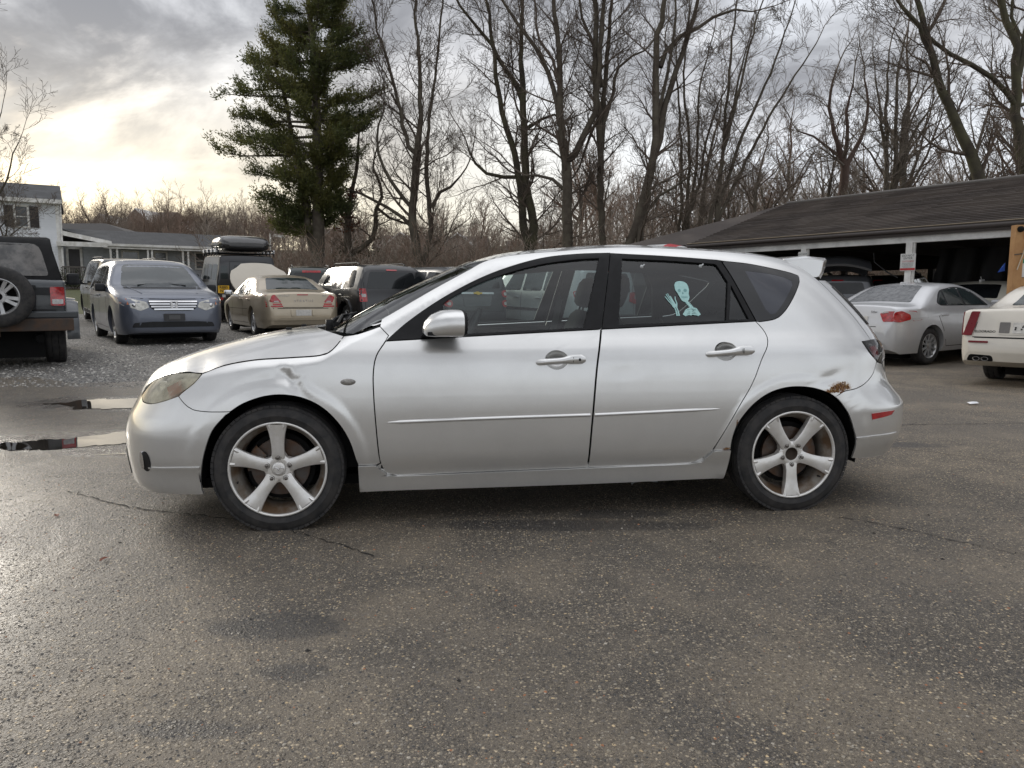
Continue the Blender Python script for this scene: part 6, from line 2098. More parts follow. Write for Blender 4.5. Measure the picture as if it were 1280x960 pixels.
# loose chippings, pebbles and bits on the asphalt; bigger stones over the gravel lot
def scatter(name, n, area_f, smin, smax, mat, seed, dz, flat=.55):
    r_ = random.Random(seed); b = MB()
    V_ = []; F_ = []
    oct_ = [(1, 0, 0), (.4, .9, 0), (-.7, .6, .1), (-.9, -.4, 0), (.2, -1, 0), (.1, 0, 1), (-.25, .25, .85)]
    fc = [(0, 1, 5), (1, 6, 5), (1, 2, 6), (2, 3, 6), (3, 5, 6), (3, 4, 5), (4, 0, 5)]
    for i in range(n):
        x, y = area_f(r_)
        s = smin + (smax - smin) * r_.random() ** 2.2; a = r_.uniform(0, 6.28); ca, sa = cos(a), sin(a)
        e = r_.uniform(.6, 1); z0 = gz(x, y) + dz
        k = len(V_)
        for (px, py, pz) in oct_:
            px *= s * r_.uniform(.8, 1.15); py *= s * e * r_.uniform(.8, 1.15)
            V_.append((x + px * ca - py * sa, y + px * sa + py * ca, z0 - .15 * s + pz * s * flat + .0))
        F_ += [tuple(q + k for q in f) for f in fc]
    b.v, b.f, b.sm = V_, F_, [False] * len(F_)
    b.build(name, mat, kind='stuff', fix=False)


def chip_mat(name, stops):
    def bld(t, p, P):
        g = t.new('ShaderNodeNewGeometry')
        t.l.new(t.ramp(g.outputs['Random Per Island'], stops, 'CONSTANT'), p.inputs['Base Color'])
        p.inputs['Roughness'].default_value = .55
    return hmat(name, bld)


M_CHIP = chip_mat('loose_chips', [(0, (.05, .048, .046)), (.3, (.13, .115, .10)), (.55, (.20, .175, .14)), (.78, (.30, .265, .21)), (.92, (.40, .36, .30)), (.97, (.34, .15, .07))])
scatter('loose_chippings', 15000, lambda r: ((lambda y: (r.uniform(-1, 1) * .74 * y, y))(1.55 + 3.2 * r.random() ** 1.35)), .0022, .0078, M_CHIP, 11, .0105)
M_GST = chip_mat('gravel_stones', [(0, (.06, .06, .058)), (.3, (.15, .145, .135)), (.6, (.25, .24, .22)), (.85, (.40, .385, .35))])
scatter('gravel_stones', 14000, lambda r: ((lambda y: (at(r.uniform(-40, 470), y), y))(8.4 + 11 * r.random() ** 1.5)), .010, .034, M_GST, 12, .006)
scatter('dark_bits', 60, lambda r: ((lambda y: (r.uniform(-.75, .75) * y, y))(2 + 5 * r.random())), .006, .013, pbr('dark_bit', (.02, .017, .015), rough=.8), 13, .011)
lf = [(-1.42, 1.86, .4), (-1.75, 3.05, 1.2), (-2.35, 3.7, 2.2)]
for (x, y, a) in lf:
    b = MB(); b.add([(-.022, 0, 0), (-.008, .012, .006), (.012, .010, .009), (.026, 0, .004), (.010, -.011, .008), (-.008, -.010, .006), (0, 0, .003)], [(0, 6, 1), (1, 6, 2), (2, 6, 3), (3, 6, 4), (4, 6, 5), (5, 6, 0)])
    o = b.build('fallen_leaf', pbr('leaf_brown', (.16, .05, .025), rough=.7)); o.location = (x, y, .014); o.rotation_euler = (0, 0, a)
    tag(o, ['curled reddish brown leaf on the asphalt in the lower left corner', 'small brown leaf on the grey asphalt left of the front wheel', 'tiny brown leaf on wet asphalt before the front bumper'][lf.index((x, y, a))], 'leaf', 'fallen leaves')
b = MB(); b.add([(0, 0, 0), (.11, .02, .006), (.13, .09, .012), (.03, .11, .004), (.06, .05, .02)], [(0, 1, 4), (1, 2, 4), (2, 3, 4), (3, 0, 4)])
o = b.build('paper_scrap', pbr('paper', (.75, .76, .78), rough=.8)); o.location = (at(1218, 7.85), 7.85, .014); tag(o, 'white scrap of paper on the asphalt near the white coupe', 'litter')
b = MB(); b.tube([(0, 0, 0), (.02, .03, .008), (.10, .04, .012), (.16, .02, .006)], [.006, .009, .008, .004], 6)
o = b.build('crushed_bottle', pbr('bottle_clear', (.45, .47, .48), rough=.15, spec=.8)); o.location = (at(793, 4.35), 4.35, .02); tag(o, 'small crumpled clear bottle lying in the shadow under the hatchback', 'litter')
# ================================================================== buildings
def wb(b, name, mat, root, **k):
    """mesh drawn in world coordinates, stored relative to its thing"""
    L = root.location
    b.v = [(v[0] - L[0], v[1] - L[1], v[2] - L[2]) for v in b.v]
    return b.build(name, mat, root, **k)


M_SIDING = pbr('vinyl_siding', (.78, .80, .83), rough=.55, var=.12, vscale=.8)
M_WTRIM = pbr('white_trim', (.80, .79, .76), rough=.5, var=.2, vscale=2.5, col2=(.60, .58, .53))
M_ROOFG = pbr('grey_shingle', (.075, .077, .080), rough=.85, var=.3, vscale=1.5)
M_SHUT = pbr('dark_shutter', (.035, .027, .025), rough=.6)
M_WINF = pbr('far_window', (.10, .11, .115), rough=.08, spec=.8, var=.6, vscale=3)
HD_ = Vector((.86, .51, 0)).normalized()      # along the house front
HN_ = Vector((.51, -.86, 0)).normalized()     # out of the front
HO = Vector((at(84, 46), 46, 0))


def HP(s, o, z):
    return HO + HD_ * s + HN_ * o + Vector((0, 0, z))


def hcol(px, o=0):
    """distance along the house front under photograph column px, on the plane o in front of the wall"""
    k = (px - 640) / FPX
    # HO.x + s*dx + o*nx = k*(HO.y + s*dy + o*ny)
    return (k * (HO.y + o * HN_.y) - HO.x - o * HN_.x) / (HD_.x - k * HD_.y)


def hz(py, s, o=0):
    return CAM_H + (HORIZON - py) / FPX * (HO.y + s * HD_.y + o * HN_.y)


def hbox(b, s0, s1, o0, o1, z0, z1):
    vs = [HP(s, o, z) for s in (s0, s1) for o in (o0, o1) for z in (z0, z1)]
    b.add(vs, [(0, 1, 3, 2), (4, 6, 7, 5), (0, 4, 5, 1), (2, 3, 7, 6), (0, 2, 6, 4), (1, 5, 7, 3)])
    return b


def siding(s0, s1, o, z0, z1, root, step=.15):
    b = MB(); z = z0
    while z < z1:
        zt = min(z + step, z1)
        b.add([HP(s0, o + .022, z), HP(s1, o + .022, z), HP(s1, o + .004, zt), HP(s0, o + .004, zt), HP(s0, o, z), HP(s1, o, z)], [(0, 1, 2, 3), (0, 4, 5, 1)])
        z = zt
    return wb(b, 'siding', M_SIDING, root, kind='stuff')


house = thing('house', 'white two-storey house with dark shutters and a long porch wing', 'house', tuple(HP(-4, -3, 1.9)))
ZE = hz(253, 0); Z0 = 1.7
b = MB(); hbox(b, -9, 0, -7, -.01, Z0, ZE - .05); wb(b, 'wall', M_SIDING, house)
siding(-9, -.02, 0, Z0, ZE - .25, house)
b = MB()
zr = hz(236.5, 0, -3.5)
b.add([HP(-9.3, .45, ZE - .05), HP(.25, .45, ZE - .05), HP(.15, -3.5, zr), HP(-9.3, -3.5, zr), HP(.25, -7.4, ZE - .05), HP(-9.3, -7.4, ZE - .05),
       HP(-9.3, .45, ZE - .17), HP(.25, .45, ZE - .17), HP(.15, -3.5, zr - .14), HP(-9.3, -3.5, zr - .14), HP(.25, -7.4, ZE - .17), HP(-9.3, -7.4, ZE - .17)],
      [(0, 1, 2, 3), (3, 2, 4, 5), (6, 7, 1, 0), (7, 8, 2, 1), (8, 10, 4, 2), (9, 8, 7, 6), (11, 10, 8, 9)])
roof = wb(b, 'roof', M_ROOFG, house)
b = MB(); b.add([HP(0, -.02, ZE - .2), HP(0, -3.5, zr - .15), HP(0, -7, ZE - .2)], [(0, 1, 2)]); wb(b, 'gable', M_SIDING, house)
b = MB(); hbox(b, -9.3, .22, .40, .52, ZE - .30, ZE - .06); hbox(b, -9.3, .1, .0, .40, ZE - .32, ZE - .27); wb(b, 'gutter', M_WTRIM, house)
b = MB(); hbox(b, -.16, .03, -.02, .045, Z0, ZE - .3); wb(b, 'corner_board', M_WTRIM, house)
b = MB(); b.tube([HP(.12, .10, ZE - .3), HP(.10, .10, hz(290, 0)), HP(.10, .10, hz(305, 0))], .05, 6); wb(b, 'downpipe', M_WTRIM, house)
b = MB(); hbox(b, -8.4, -7.8, -3.8, -3.2, zr - .3, zr + .9); wb(b, 'chimney', pbr('chimney_brick', (.16, .07, .05), rough=.85), house)


def hwindow(px0, px1, py0, py1, shut=0, o=0, root=None, meet=True):
    root = root or house
    s0, s1 = hcol(px0, o), hcol(px1, o); z1, z0 = hz(py0, s0, o), hz(py1, s0, o)
    b = MB(); f = .10
    hbox(b, s0 - f, s0, o + .01, o + .07, z0 - f, z1 + f); hbox(b, s1, s1 + f, o + .01, o + .07, z0 - f, z1 + f); hbox(b, s0, s1, o + .01, o + .07, z1, z1 + f); hbox(b, s0, s1, o + .01, o + .09, z0 - f, z0)
    if meet: hbox(b, s0, s1, o + .012, o + .05, (z0 + z1) / 2 - .025, (z0 + z1) / 2 + .025)
    w = wb(b, 'window', M_WTRIM, root)
    b = MB(); hbox(b, s0, s1, o - .05, o + .028, z0, z1); L = root.location
    b.v = [(v[0] - L[0], v[1] - L[1], v[2] - L[2]) for v in b.v]; b.build('pane', M_WINF, w)
    if shut:
        for a, c in ((s0 - f - shut - .03, s0 - f - .03), (s1 + f + .03, s1 + f + shut + .03)):
            b = MB(); hbox(b, a, c, o + .01, o + .06, z0 - .05, z1 + .05)
            zz_ = z0
            while zz_ < z1:
                hbox(b, a + .05, c - .05, o + .06, o + .075, zz_, zz_ + .06); zz_ += .11
            wb(b, 'shutter', M_SHUT, root)


hwindow(31.5, 45.5, 261, 285, .46)
hwindow(-30, -16, 261, 285, .46)
# porch wing
sR = hcol(341, .6)
ZB = hz(309, hcol(150, .6), .6)          # top of the porch beam
ZF = 2.25
b = MB()
zrw = hz(288, hcol(90, -3), -3.0)
for s0_, s1_ in ((.1, sR - .8),):
    b.add([HP(2.6, .95, ZB + .14), HP(sR - .2, .95, ZB + .14), HP(sR - 1.4, -3, zrw), HP(.1, -3, zrw), HP(2.6, .95, ZB + .02), HP(sR - .2, .95, ZB + .02), HP(sR - 1.4, -7, ZB + .1), HP(.1, -7, ZB + .1), HP(.1, -.2, ZB + 1.0)],
          [(0, 1, 2, 3), (4, 5, 1, 0), (3, 2, 6, 7), (0, 3, 8), (4, 0, 8), (1, 5, 2)])
wb(b, 'wing_roof', M_ROOFG, house)
b = MB()
for k in range(40):   # standing ribs of the wing roof
    t = k / 39; s = 2.8 + (sR - 3.2) * t
    b.add([HP(s, .96, ZB + .145), HP(s + .04, .96, ZB + .145), HP(s + .04 - .9 * t, -3, zrw + .02), HP(s - .9 * t, -3, zrw + .02)], [(0, 1, 2, 3)])
wb(b, 'roof_ribs', pbr('roof_rib', (.055, .056, .058), rough=.8), house, kind='stuff')
b = MB(); hbox(b, 0.02, sR - .4, -.9, -.8, Z0, ZB + .1); wb(b, 'wing_wall', pbr('shaded_siding', (.42, .44, .46), rough=.6), house)  # porch shade put into this darker copy of the siding colour
b = MB(); hbox(b, 2.3, sR, .62, .90, ZB - .17, ZB + .02); hbox(b, 2.4, sR - .05, .90, .99, ZB - .02, ZB + .13); wb(b, 'porch_beam', M_WTRIM, house)
b = MB(); hbox(b, -.2, 2.5, .9, 1.05, ZB - .12, ZB + .16); hbox(b, -.2, 2.5, -.1, .9, ZB - .05, ZB + .02); wb(b, 'entry_canopy', M_WTRIM, house)
b = MB()
z1_ = hz(290, .2); 
b.add([HP(.05, .06, z1_), HP(2.75, 1.02, ZB + .26), HP(2.75, 1.02, ZB + .02), HP(.05, .06, z1_ - .28), HP(.05, -.04, z1_), HP(2.75, .90, ZB + .26), HP(2.75, .90, ZB + .02), HP(.05, -.04, z1_ - .28)], [(0, 1, 2, 3), (0, 4, 5, 1), (3, 2, 6, 7), (1, 5, 6, 2)])
wb(b, 'rake_board', M_WTRIM, house)
b = MB(); hbox(b, 2.3, sR - .9, -.85, .9, ZB - .10, ZB - .06); wb(b, 'porch_ceiling', M_WTRIM, house)
b = MB(); hbox(b, -.4, sR, -.85, .95, ZF - .55, ZF); wb(b, 'porch_floor', pbr('deck_grey', (.16, .15, .14), rough=.8), house)
for px in (85.5, 145, 153, 191, 196, 234, 240.5, 331.5, 343):
    s = hcol(px, .75)
    b = MB(); hbox(b, s - .055, s + .055, .68, .80, ZF, ZB - .16); wb(b, 'porch_post', M_WTRIM, house)
M_IRON = pbr('black_iron', (.03, .03, .032), rough=.5)
for p0, p1 in ((145, 153), (191, 196), (234, 240.5)):
    s0, s1 = hcol(p0, .75) + .055, hcol(p1, .75) - .055
    b = MB()
    for k in range(9):
        z = ZF + .15 + (ZB - .4 - ZF) * k / 9; zt = z + (ZB - .4 - ZF) / 9
        b.tube([HP(s0, .74, z), HP(s1, .74, zt)], .014, 4); b.tube([HP(s1, .74, z), HP(s0, .74, zt)], .014, 4)
    wb(b, 'post_lattice', M_IRON, house)
# front door, storm door, porch windows
s0, s1 = hcol(93, -.75), hcol(107, -.75)
b = MB(); hbox(b, s0 - .14, s0, -.79, -.70, ZF, ZF + 2.2); hbox(b, s1, s1 + .14, -.79, -.70, ZF, ZF + 2.2); hbox(b, s0 - .14, s1 + .14, -.79, -.70, ZF + 2.1, ZF + 2.25)
dr_ = wb(b, 'front_door', M_WTRIM, house)
b = MB(); hbox(b, s0, s1, -.79, -.74, ZF, ZF + 2.1); b.v = [tuple(Vector(v) - house.location) for v in b.v]; b.build('door_leaf', pbr('dark_door', (.03, .025, .025), rough=.4), dr_)
hwindow(200, 213, 317, 331, 0, -.79); hwindow(160, 178, 316, 334, 0, -.79); hwindow(250, 268, 318, 336, 0, -.79)
b = MB()
s0, s1 = hcol(84, 1.0), hcol(113, 1.0)
hbox(b, s0, s1, .96, 1.06, ZF + .88, ZF + .96); hbox(b, s0, s1, .98, 1.04, ZF + .10, ZF + .16)
rl = wb(b, 'porch_railing', pbr('grey_wood', (.13, .115, .10), rough=.8), house)
for k in range(13):
    s = s0 + (s1 - s0) * k / 12
    b = MB(); hbox(b, s - .025, s + .025, .985, 1.035, ZF + .1, ZF + .9); b.v = [tuple(Vector(v) - house.location) for v in b.v]; b.build('baluster', pbr('grey_wood', (.13, .115, .10)), rl)
# far roof behind the wing
b = MB(); o_ = Vector((at(140, 60), 60, 0))
s_ = thing('shed', 'dark hipped roof of a low building behind the porch wing', 'shed', (o_.x, 60, gz(o_.x, 60)))
zt = CAM_H + (376 - 280) / FPX * 60
b.add([(o_.x - 5, 58, zt - 1.1), (o_.x + 3.2, 58, zt - 1.1), (o_.x - .5, 61, zt), (o_.x - 5, 61, zt), (o_.x + 3.2, 64, zt - 1.1), (o_.x - 5, 64, zt - 1.1)], [(0, 1, 2, 3), (3, 2, 4, 5), (1, 4, 2)])
wb(b, 'roof', pbr('dark_roof', (.045, .042, .042), rough=.85), s_)
b = MB(); b.box((o_.x - 1, 61, zt - 2.6), (7.4, 5, 3.2)); wb(b, 'wall', M_SIDING, s_)

# clipped hedge under the porch railing
# ---- townhouses on the hill behind
M_TWALL = [pbr('beige_siding', (.50, .47, .42), rough=.7, var=.15, vscale=.5), pbr('tan_siding', (.42, .38, .33), rough=.7, var=.15, vscale=.5), pbr('brick_red', (.33, .27, .23), rough=.8, var=.25, vscale=.6)]
M_TROOF = pbr('brown_roof', (.15, .125, .11), rough=.9, var=.2, vscale=.4)


def townhouse(px, y, wpx, eave, ridge, base, label, k, gables=1):
    x = at(px, y); sc = y / FPX; w = wpx * sc
    ze, zr_, zb = CAM_H + (HORIZON - eave) * sc, CAM_H + (HORIZON - ridge) * sc, gz(x, y) - .5
    t = thing('townhouse', label, 'house', (x, y, zb), radians(rng.uniform(-10, 10)), 'townhouses on the far hill')
    h = ze - zb; hr = zr_ - zb; d = 9.0
    b = MB(); b.box((0, d / 2, h / 2), (w, d, h)); b.build('wall', M_TWALL[k % 3], t)
    b = MB(); e = .4
    b.add([(-w / 2 - e, -e, h - .1), (w / 2 + e, -e, h - .1), (w / 2 + e, d / 2, hr), (-w / 2 - e, d / 2, hr), (w / 2 + e, d + e, h - .1), (-w / 2 - e, d + e, h - .1)], [(0, 1, 2, 3), (3, 2, 4, 5), (0, 3, 5), (1, 4, 2)])
    rf = b.build('roof', M_TROOF, t)
    n = gables
    for g in range(n):
        gx = -w / 2 + w * (g + .5) / n; gw = min(w / n * .42, 2.6); gh = (hr - h) * .92
        b = MB(); b.add([(gx - gw, -1.1, h), (gx + gw, -1.1, h), (gx, -1.1, h + gh), (gx - gw, 1, h), (gx + gw, 1, h), (gx - gw, -1.1, 0), (gx + gw, -1.1, 0), (gx - gw, 1, 0), (gx + gw, 1, 0)],
                        [(0, 1, 2), (5, 6, 1, 0), (6, 8, 4, 1), (7, 5, 0, 3)])
        b.build('gable', M_TWALL[(k + 1) % 3], t)
        b = MB(); b.tube([(gx - gw - .25, -1.25, h - .2), (gx, -1.25, h + gh + .1), (gx + gw + .25, -1.25, h - .2)], .14, 4); b.add([(gx - gw - .2, -1.2, h - .1), (gx, -1.2, h + gh + .15), (gx, d / 2, h + gh + .15), (gx - gw - .2, 1.5, h - .1)], [(0, 1, 2, 3)]); b.add([(gx + gw + .2, -1.2, h - .1), (gx, -1.2, h + gh + .15), (gx, d / 2, h + gh + .15), (gx + gw + .2, 1.5, h - .1)], [(0, 1, 2, 3)])
        b.build('gable_trim', M_WTRIM, t)
        for wz in (h - 1.7, h - 4.4):
            if wz > .5:
                f = MB(); f.box((gx, -1.13, wz), (1.5, .08, 1.5)); fo = f.build('window', M_WTRIM, t)
                f = MB(); f.box((gx - .34, -1.17, wz), (.55, .06, 1.25)); f.box((gx + .34, -1.17, wz), (.55, .06, 1.25)); f.build('pane', M_WINF, fo, kind='stuff')
    for g in range(max(2, int(w / 3))):
        gx = -w / 2 + w * (g + .5) / max(2, int(w / 3))
        for wz in (h - 1.4, h - 4.2):
            if wz > .5:
                f = MB(); f.box((gx, -.02, wz), (1.1, .08, 1.4)); fo = f.build('window', M_WTRIM, t)
                f = MB(); f.box((gx, -.05, wz), (.85, .06, 1.15)); f.build('pane', M_WINF, fo)
    b = MB(); b.box((0, -.35, h - .15), (w + .6, .16, .22)); b.build('gutter', M_WTRIM, t)


townhouse(141, 105, 26, 284, 271, 300, 'small pale gabled townhouse among trees right of the white house roof', 0)
townhouse(185, 112, 46, 284, 264, 300, 'wider brown-roofed townhouse among trees above the porch wing', 1)
townhouse(232, 118, 30, 289, 276, 300, 'brick townhouse low behind the middle of the porch roof', 2)
townhouse(268, 116, 26, 290, 282, 300, 'townhouse with a small white gable above the roof box', 0)
townhouse(425, 120, 46, 303, 285, 330, 'tan townhouse behind the pine tree trunk', 1, 1)
townhouse(505, 116, 70, 309, 293, 330, 'long townhouse row left of the middle bare trees', 0, 1)
townhouse(575, 112, 50, 310, 294, 330, 'townhouse with white gable and windows just above the hatchback windscreen', 1, 1)
townhouse(665, 122, 60, 312, 300, 330, 'townhouse half hidden behind the double-stemmed tree', 2, 1)

# ---- carport
M_SHING = pbr('brown_shingle', (.052, .042, .037), rough=.9, var=.35, vscale=.8, col2=(.085, .070, .060), bump=.004, bscale=45)
M_BEAM = pbr('grey_white_paint', (.74, .74, .72), rough=.6, var=.25, vscale=3)
CP0 = Vector((9.64, 14.9, 0)); CD_ = Vector((-.616, .788, 0)); CN_ = Vector((.788, .616, 0))
cp = thing('carport', 'long open carport with dark shingle roof, white beam and posts', 'carport', tuple(CP0 + CN_ * 4 + Vector((0, 0, 0))))


def CP(t, n, z):
    return CP0 + CD_ * t + CN_ * n + Vector((0, 0, z))


def cbox(b, t0, t1, n0, n1, z0, z1):
    vs = [CP(t, n, z) for t in (t0, t1) for n in (n0, n1) for z in (z0, z1)]
    b.add(vs, [(0, 1, 3, 2), (4, 6, 7, 5), (0, 4, 5, 1), (2, 3, 7, 6), (0, 2, 6, 4), (1, 5, 7, 3)])
    return b


T0, T1 = -9.0, 7.3
ZEV, ZRG, NR_ = 2.62, 4.10, 4.3
b = MB(); n = 30
for k in range(n):     # overlapping shingle courses
    a, c = k / n, (k + 1) / n
    n0, n1 = -.45 + (NR_ + .45) * a, -.45 + (NR_ + .45) * c
    z0, z1 = ZEV + (ZRG - ZEV) * a, ZEV + (ZRG - ZEV) * c
    seg = 24
    for j in range(seg):
        ta, tb = T0 + (T1 - T0) * j / seg, T0 + (T1 - T0) * (j + 1) / seg
        dz_ = rng.uniform(0, .008)
        b.add([CP(ta, n0, z0 + .030 + dz_), CP(tb, n0, z0 + .030 + dz_), CP(tb, n1, z1 + .008), CP(ta, n1, z1 + .008), CP(ta, n0, z0 - .004), CP(tb, n0, z0 - .004)], [(0, 1, 2, 3), (0, 4, 5, 1)])
wb(b, 'shingles', M_SHING, cp, kind='stuff', fix=False)
b = MB()
F_ = CP(T1, -.45, ZEV); R2 = CP(T1 + .0, NR_, ZRG)
G_ = Vector((3.0, 20.9, ZEV)); G2 = Vector((3.4, 27.0, ZEV))
b.add([F_, R2, G_, G2, CP(T1, 8.9, ZEV), CP(T0, 8.9, ZEV), CP(T0, NR_, ZRG)], [(0, 1, 2), (2, 1, 3), (3, 1, 4), (1, 6, 5, 4)])
wb(b, 'hip_roof', M_SHING, cp)
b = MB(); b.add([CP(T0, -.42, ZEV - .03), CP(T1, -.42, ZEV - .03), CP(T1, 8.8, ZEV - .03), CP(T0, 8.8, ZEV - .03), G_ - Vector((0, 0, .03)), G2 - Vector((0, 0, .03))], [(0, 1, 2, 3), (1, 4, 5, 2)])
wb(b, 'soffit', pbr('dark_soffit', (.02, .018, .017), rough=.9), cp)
b = MB(); cbox(b, T0, T1, -.50, -.44, ZEV - .15, ZEV + .02); b.tube([CP(T0, -.5, ZEV - .05), CP(T1, -.5, ZEV - .05)], .05, 6); wb(b, 'fascia', pbr('brown_fascia', (.035, .026, .022), rough=.6), cp)
b = MB(); b.tube([CP(T0, -.47, ZEV + .035), CP(T1, -.47, ZEV + .035)], .012, 4); wb(b, 'drip_edge', pbr('tan_drip', (.25, .20, .13), rough=.5), cp)
b = MB(); b.tube([CP(T0, NR_, ZRG + .02), CP(T1, NR_, ZRG + .02)], .05, 6); wb(b, 'ridge_cap', pbr('ridge_grey', (.14, .13, .12), rough=.9, vscale=4), cp)
b = MB(); cbox(b, T0, T1 + .1, -.40, -.26, 2.34, 2.57); wb(b, 'front_beam', M_BEAM, cp)
b = MB(); b.tube([Vector((5.16, 20.6, 2.45)), G_ + Vector((.2, .2, -.17))], .12, 4); wb(b, 'end_beam', M_BEAM, cp)
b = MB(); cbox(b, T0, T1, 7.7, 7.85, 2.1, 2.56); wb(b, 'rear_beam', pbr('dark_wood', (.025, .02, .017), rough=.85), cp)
M_POST = pbr('white_post', (.80, .79, .76), rough=.6, var=.25, vscale=5)
ptx = [-6.2, -3.5, -.95, 1.48, 3.9, 6.8]
for t in ptx:
    z0 = gz(*(CP(t, 0, 0)[:2]))
    b = MB(); cbox(b, t - .065, t + .065, -.40, -.265, z0 - .1, 2.34); cbox(b, t - .10, t - .065, -.35, -.30, z0, 2.34); wb(b, 'post', M_POST, cp)
for t in (-6, -2.4, 1.2, 4.4, 7.2):
    z0 = gz(*(CP(t, 7.75, 0)[:2]))
    b = MB(); cbox(b, t - .08, t + .08, 7.7, 7.86, z0 - .2, 2.1); b.tube([CP(t, 7.78, 1.6), CP(t + .6, 7.78, 2.1)], .05, 4); wb(b, 'rear_post', pbr('dark_wood', (.025, .02, .017)), cp)
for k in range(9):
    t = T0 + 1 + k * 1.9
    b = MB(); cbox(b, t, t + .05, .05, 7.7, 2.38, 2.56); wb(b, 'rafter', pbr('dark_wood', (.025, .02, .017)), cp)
b = MB(); b.tube([CP(2.45, .05, 2.2), CP(2.40, .02, 1.98), CP(2.1, 0, 1.75), CP(1.85, -.02, 1.62)], .012, 4); wb(b, 'hanging_wire', M_IRON, cp)
# black tarpaulin hung inside
tp = thing('tarpaulin', 'wrinkled black tarpaulin hanging inside the carport', 'tarp', tuple(CP(0, 3.4, .3)))
b = MB(); rows = []
for k in range(14):
    z = 2.42 - 2.1 * k / 13
    rows.append([tuple(CP(2.35 + .35 * k / 13 - 5.5 * j / 50, 3.3 + (.06 + .07 * k / 13) * sin(j * 1.1 + .5 * sin(j * .37)) + .03 * sin(j * 2.7 + k), z + .05 * sin(j * .8) * (k > 10))) for j in range(51)])
b.grid(rows); wb(b, 'tarp_sheet', pbr('black_tarp', (.010, .010, .011), rough=.55, spec=.4, var=.3, vscale=3), tp)
b = MB()
for j in range(0, 51, 5):
    p_ = Vector(rows[0][j]); b.tube([p_, p_ + Vector((0, 0, .12))], .008, 4)
wb(b, 'hooks', M_IRON, tp, kind='stuff')


# ---- notices on the carport posts
def notice(t, z, w, h, lines, label, band=False):
    o = CP(t, -.415, z)
    rot = Matrix(((CD_.x * -1, 0, -CN_.x), (CD_.y * -1, 0, -CN_.y), (0, 1, 0))).to_4x4()
    s = thing('notice_sign', label, 'sign', tuple(o), group=None)
    M = rot
    b = MB(); b.box((0, 0, 0), (w, h, .008), M); b.build('board', pbr('sign_white', (.62, .62, .60), rough=.4), s)
    for (txt, yy, sz, colr) in lines:
        text_mesh('lettering', txt, sz, pbr('ink_' + colr, {'black': (.02, .02, .02), 'red': (.45, .03, .03), 'grey': (.16, .16, .16), 'green': (.02, .18, .09)}[colr], rough=.5), s, M @ Matrix.Translation((0, yy, .006)), .0008)
    if band:
        b = MB(); b.box((0, -h / 2 + .035, .005), (w - .01, .045, .004), M); b.build('red_band', pbr('ink_red', (.45, .03, .03)), s)
    return s


notice(1.48, 1.93, .31, .36, [('DO NOT', .135, .062, 'black'), ('ENTER', .080, .062, 'black'), ('CUSTOMERS', .018, .044, 'red'), ('ARE NOT PERMITTED', -.022, .024, 'grey'), ('IN THIS AREA WITHOUT', -.050, .021, 'grey'), ('AN EMPLOYEE PRESENT', -.078, .021, 'grey'), ('FOR YOUR SAFETY', -.105, .022, 'grey')],
       'white notice with black and red lettering on the carport post', True)
notice(3.9, 2.17, .24, .20, [('DO NOT', .045, .055, 'black'), ('ENTER', -.03, .055, 'black')], 'small white notice on the farther carport post above the spoiler')

# ---- timber screen at the right edge
M_TIM = pbr('golden_timber', (.42, .235, .095), rough=.65, var=.25, vscale=3, col2=(.33, .17, .065), bump=.002, bscale=30)
TX, TY = at(1262, 12.2), 12.2
sc_ = thing('timber_screen', 'golden timber screen of horizontal planks at the right edge', 'fence', (TX, TY, 0))
b = MB(); b.box((.0, 0, 1.17), (.15, .13, 2.34), bev=.008); b.build('post', M_TIM, sc_)
b = MB(); b.box((1.9, 0.02, 1.17), (.15, .13, 2.34), bev=.008); b.build('post', M_TIM, sc_)
z = .10
while z < 2.25:
    h_ = rng.choice((.135, .14, .145))
    b = MB(); b.box((.98, .075 + rng.uniform(-.004, .004), z + h_ / 2), (1.92, .032, h_ - .006), bev=.004); b.build('plank', M_TIM, sc_)
    z += h_
for zz_ in (.92, 1.86):
    b = MB(); b.tube([(-.08, -.075, zz_), (.0, -.085, zz_ + .012), (.08, -.075, zz_ + .02)], .008, 5); b.build('wire_tie', M_IRON, sc_)
b = MB(); b.lathe([(0, -.04), (.045, -.035), (.05, 0), (.05, .03)], 14, 'y', Matrix.Translation((-.01, -.07, 2.27))); b.build('knob', M_DARK, sc_)
rf_ = thing('ratchet_strap', 'red strap end and cord hooked over the timber screen post', 'strap', (TX + .08, TY - .085, 2.24))
b = MB(); b.grid([[(-.03, 0, -.12), (.03, 0, -.10)], [(-.02, -.02, .0), (.06, -.02, 0)], [(.01, -.01, .09), (.06, -.01, .09)], [(.02, .06, .11), (.06, .06, .11)]]); b.build('strap_end', pbr('red_web', (.60, .03, .06), rough=.6), rf_)
b = MB(); b.tube([(.02, 0, -.1), (-.03, -.01, -.35), (-.11, -.005, -.62)], .008, 5); b.build('cord', pbr('pale_cord', (.5, .45, .35), rough=.8), rf_)
bt = thing('blue_tarp_corner', 'pointed corner of a blue tarp poking out beside the timber post', 'tarp', (TX - .07, TY + .15, 1.70))
b = MB(); b.add([(0, 0, .05), (0, 0, -.09), (-.13, -.02, -.115), (-.06, -.03, -.02)], [(0, 3, 1), (3, 2, 1), (0, 2, 3)]); b.build('tarp_flap', pbr('blue_tarp', (.02, .10, .50), rough=.5), bt)
gs = thing('parking_sign', 'white and green parking sign screwed to the timber screen', 'sign', (TX + .29, TY + .05, 1.655))
R_ = Matrix.Rotation(pi / 2, 4, 'X')
b = MB(); b.box((0, 0, 0), (.42, .006, .30), bev=0); b.build('board', pbr('sign_white', (.62, .62, .60)), gs)
b = MB(); b.box((0, -.004, .112), (.42, .006, .075)); b.build('green_band', pbr('sign_green', (.01, .20, .10), rough=.4), gs)
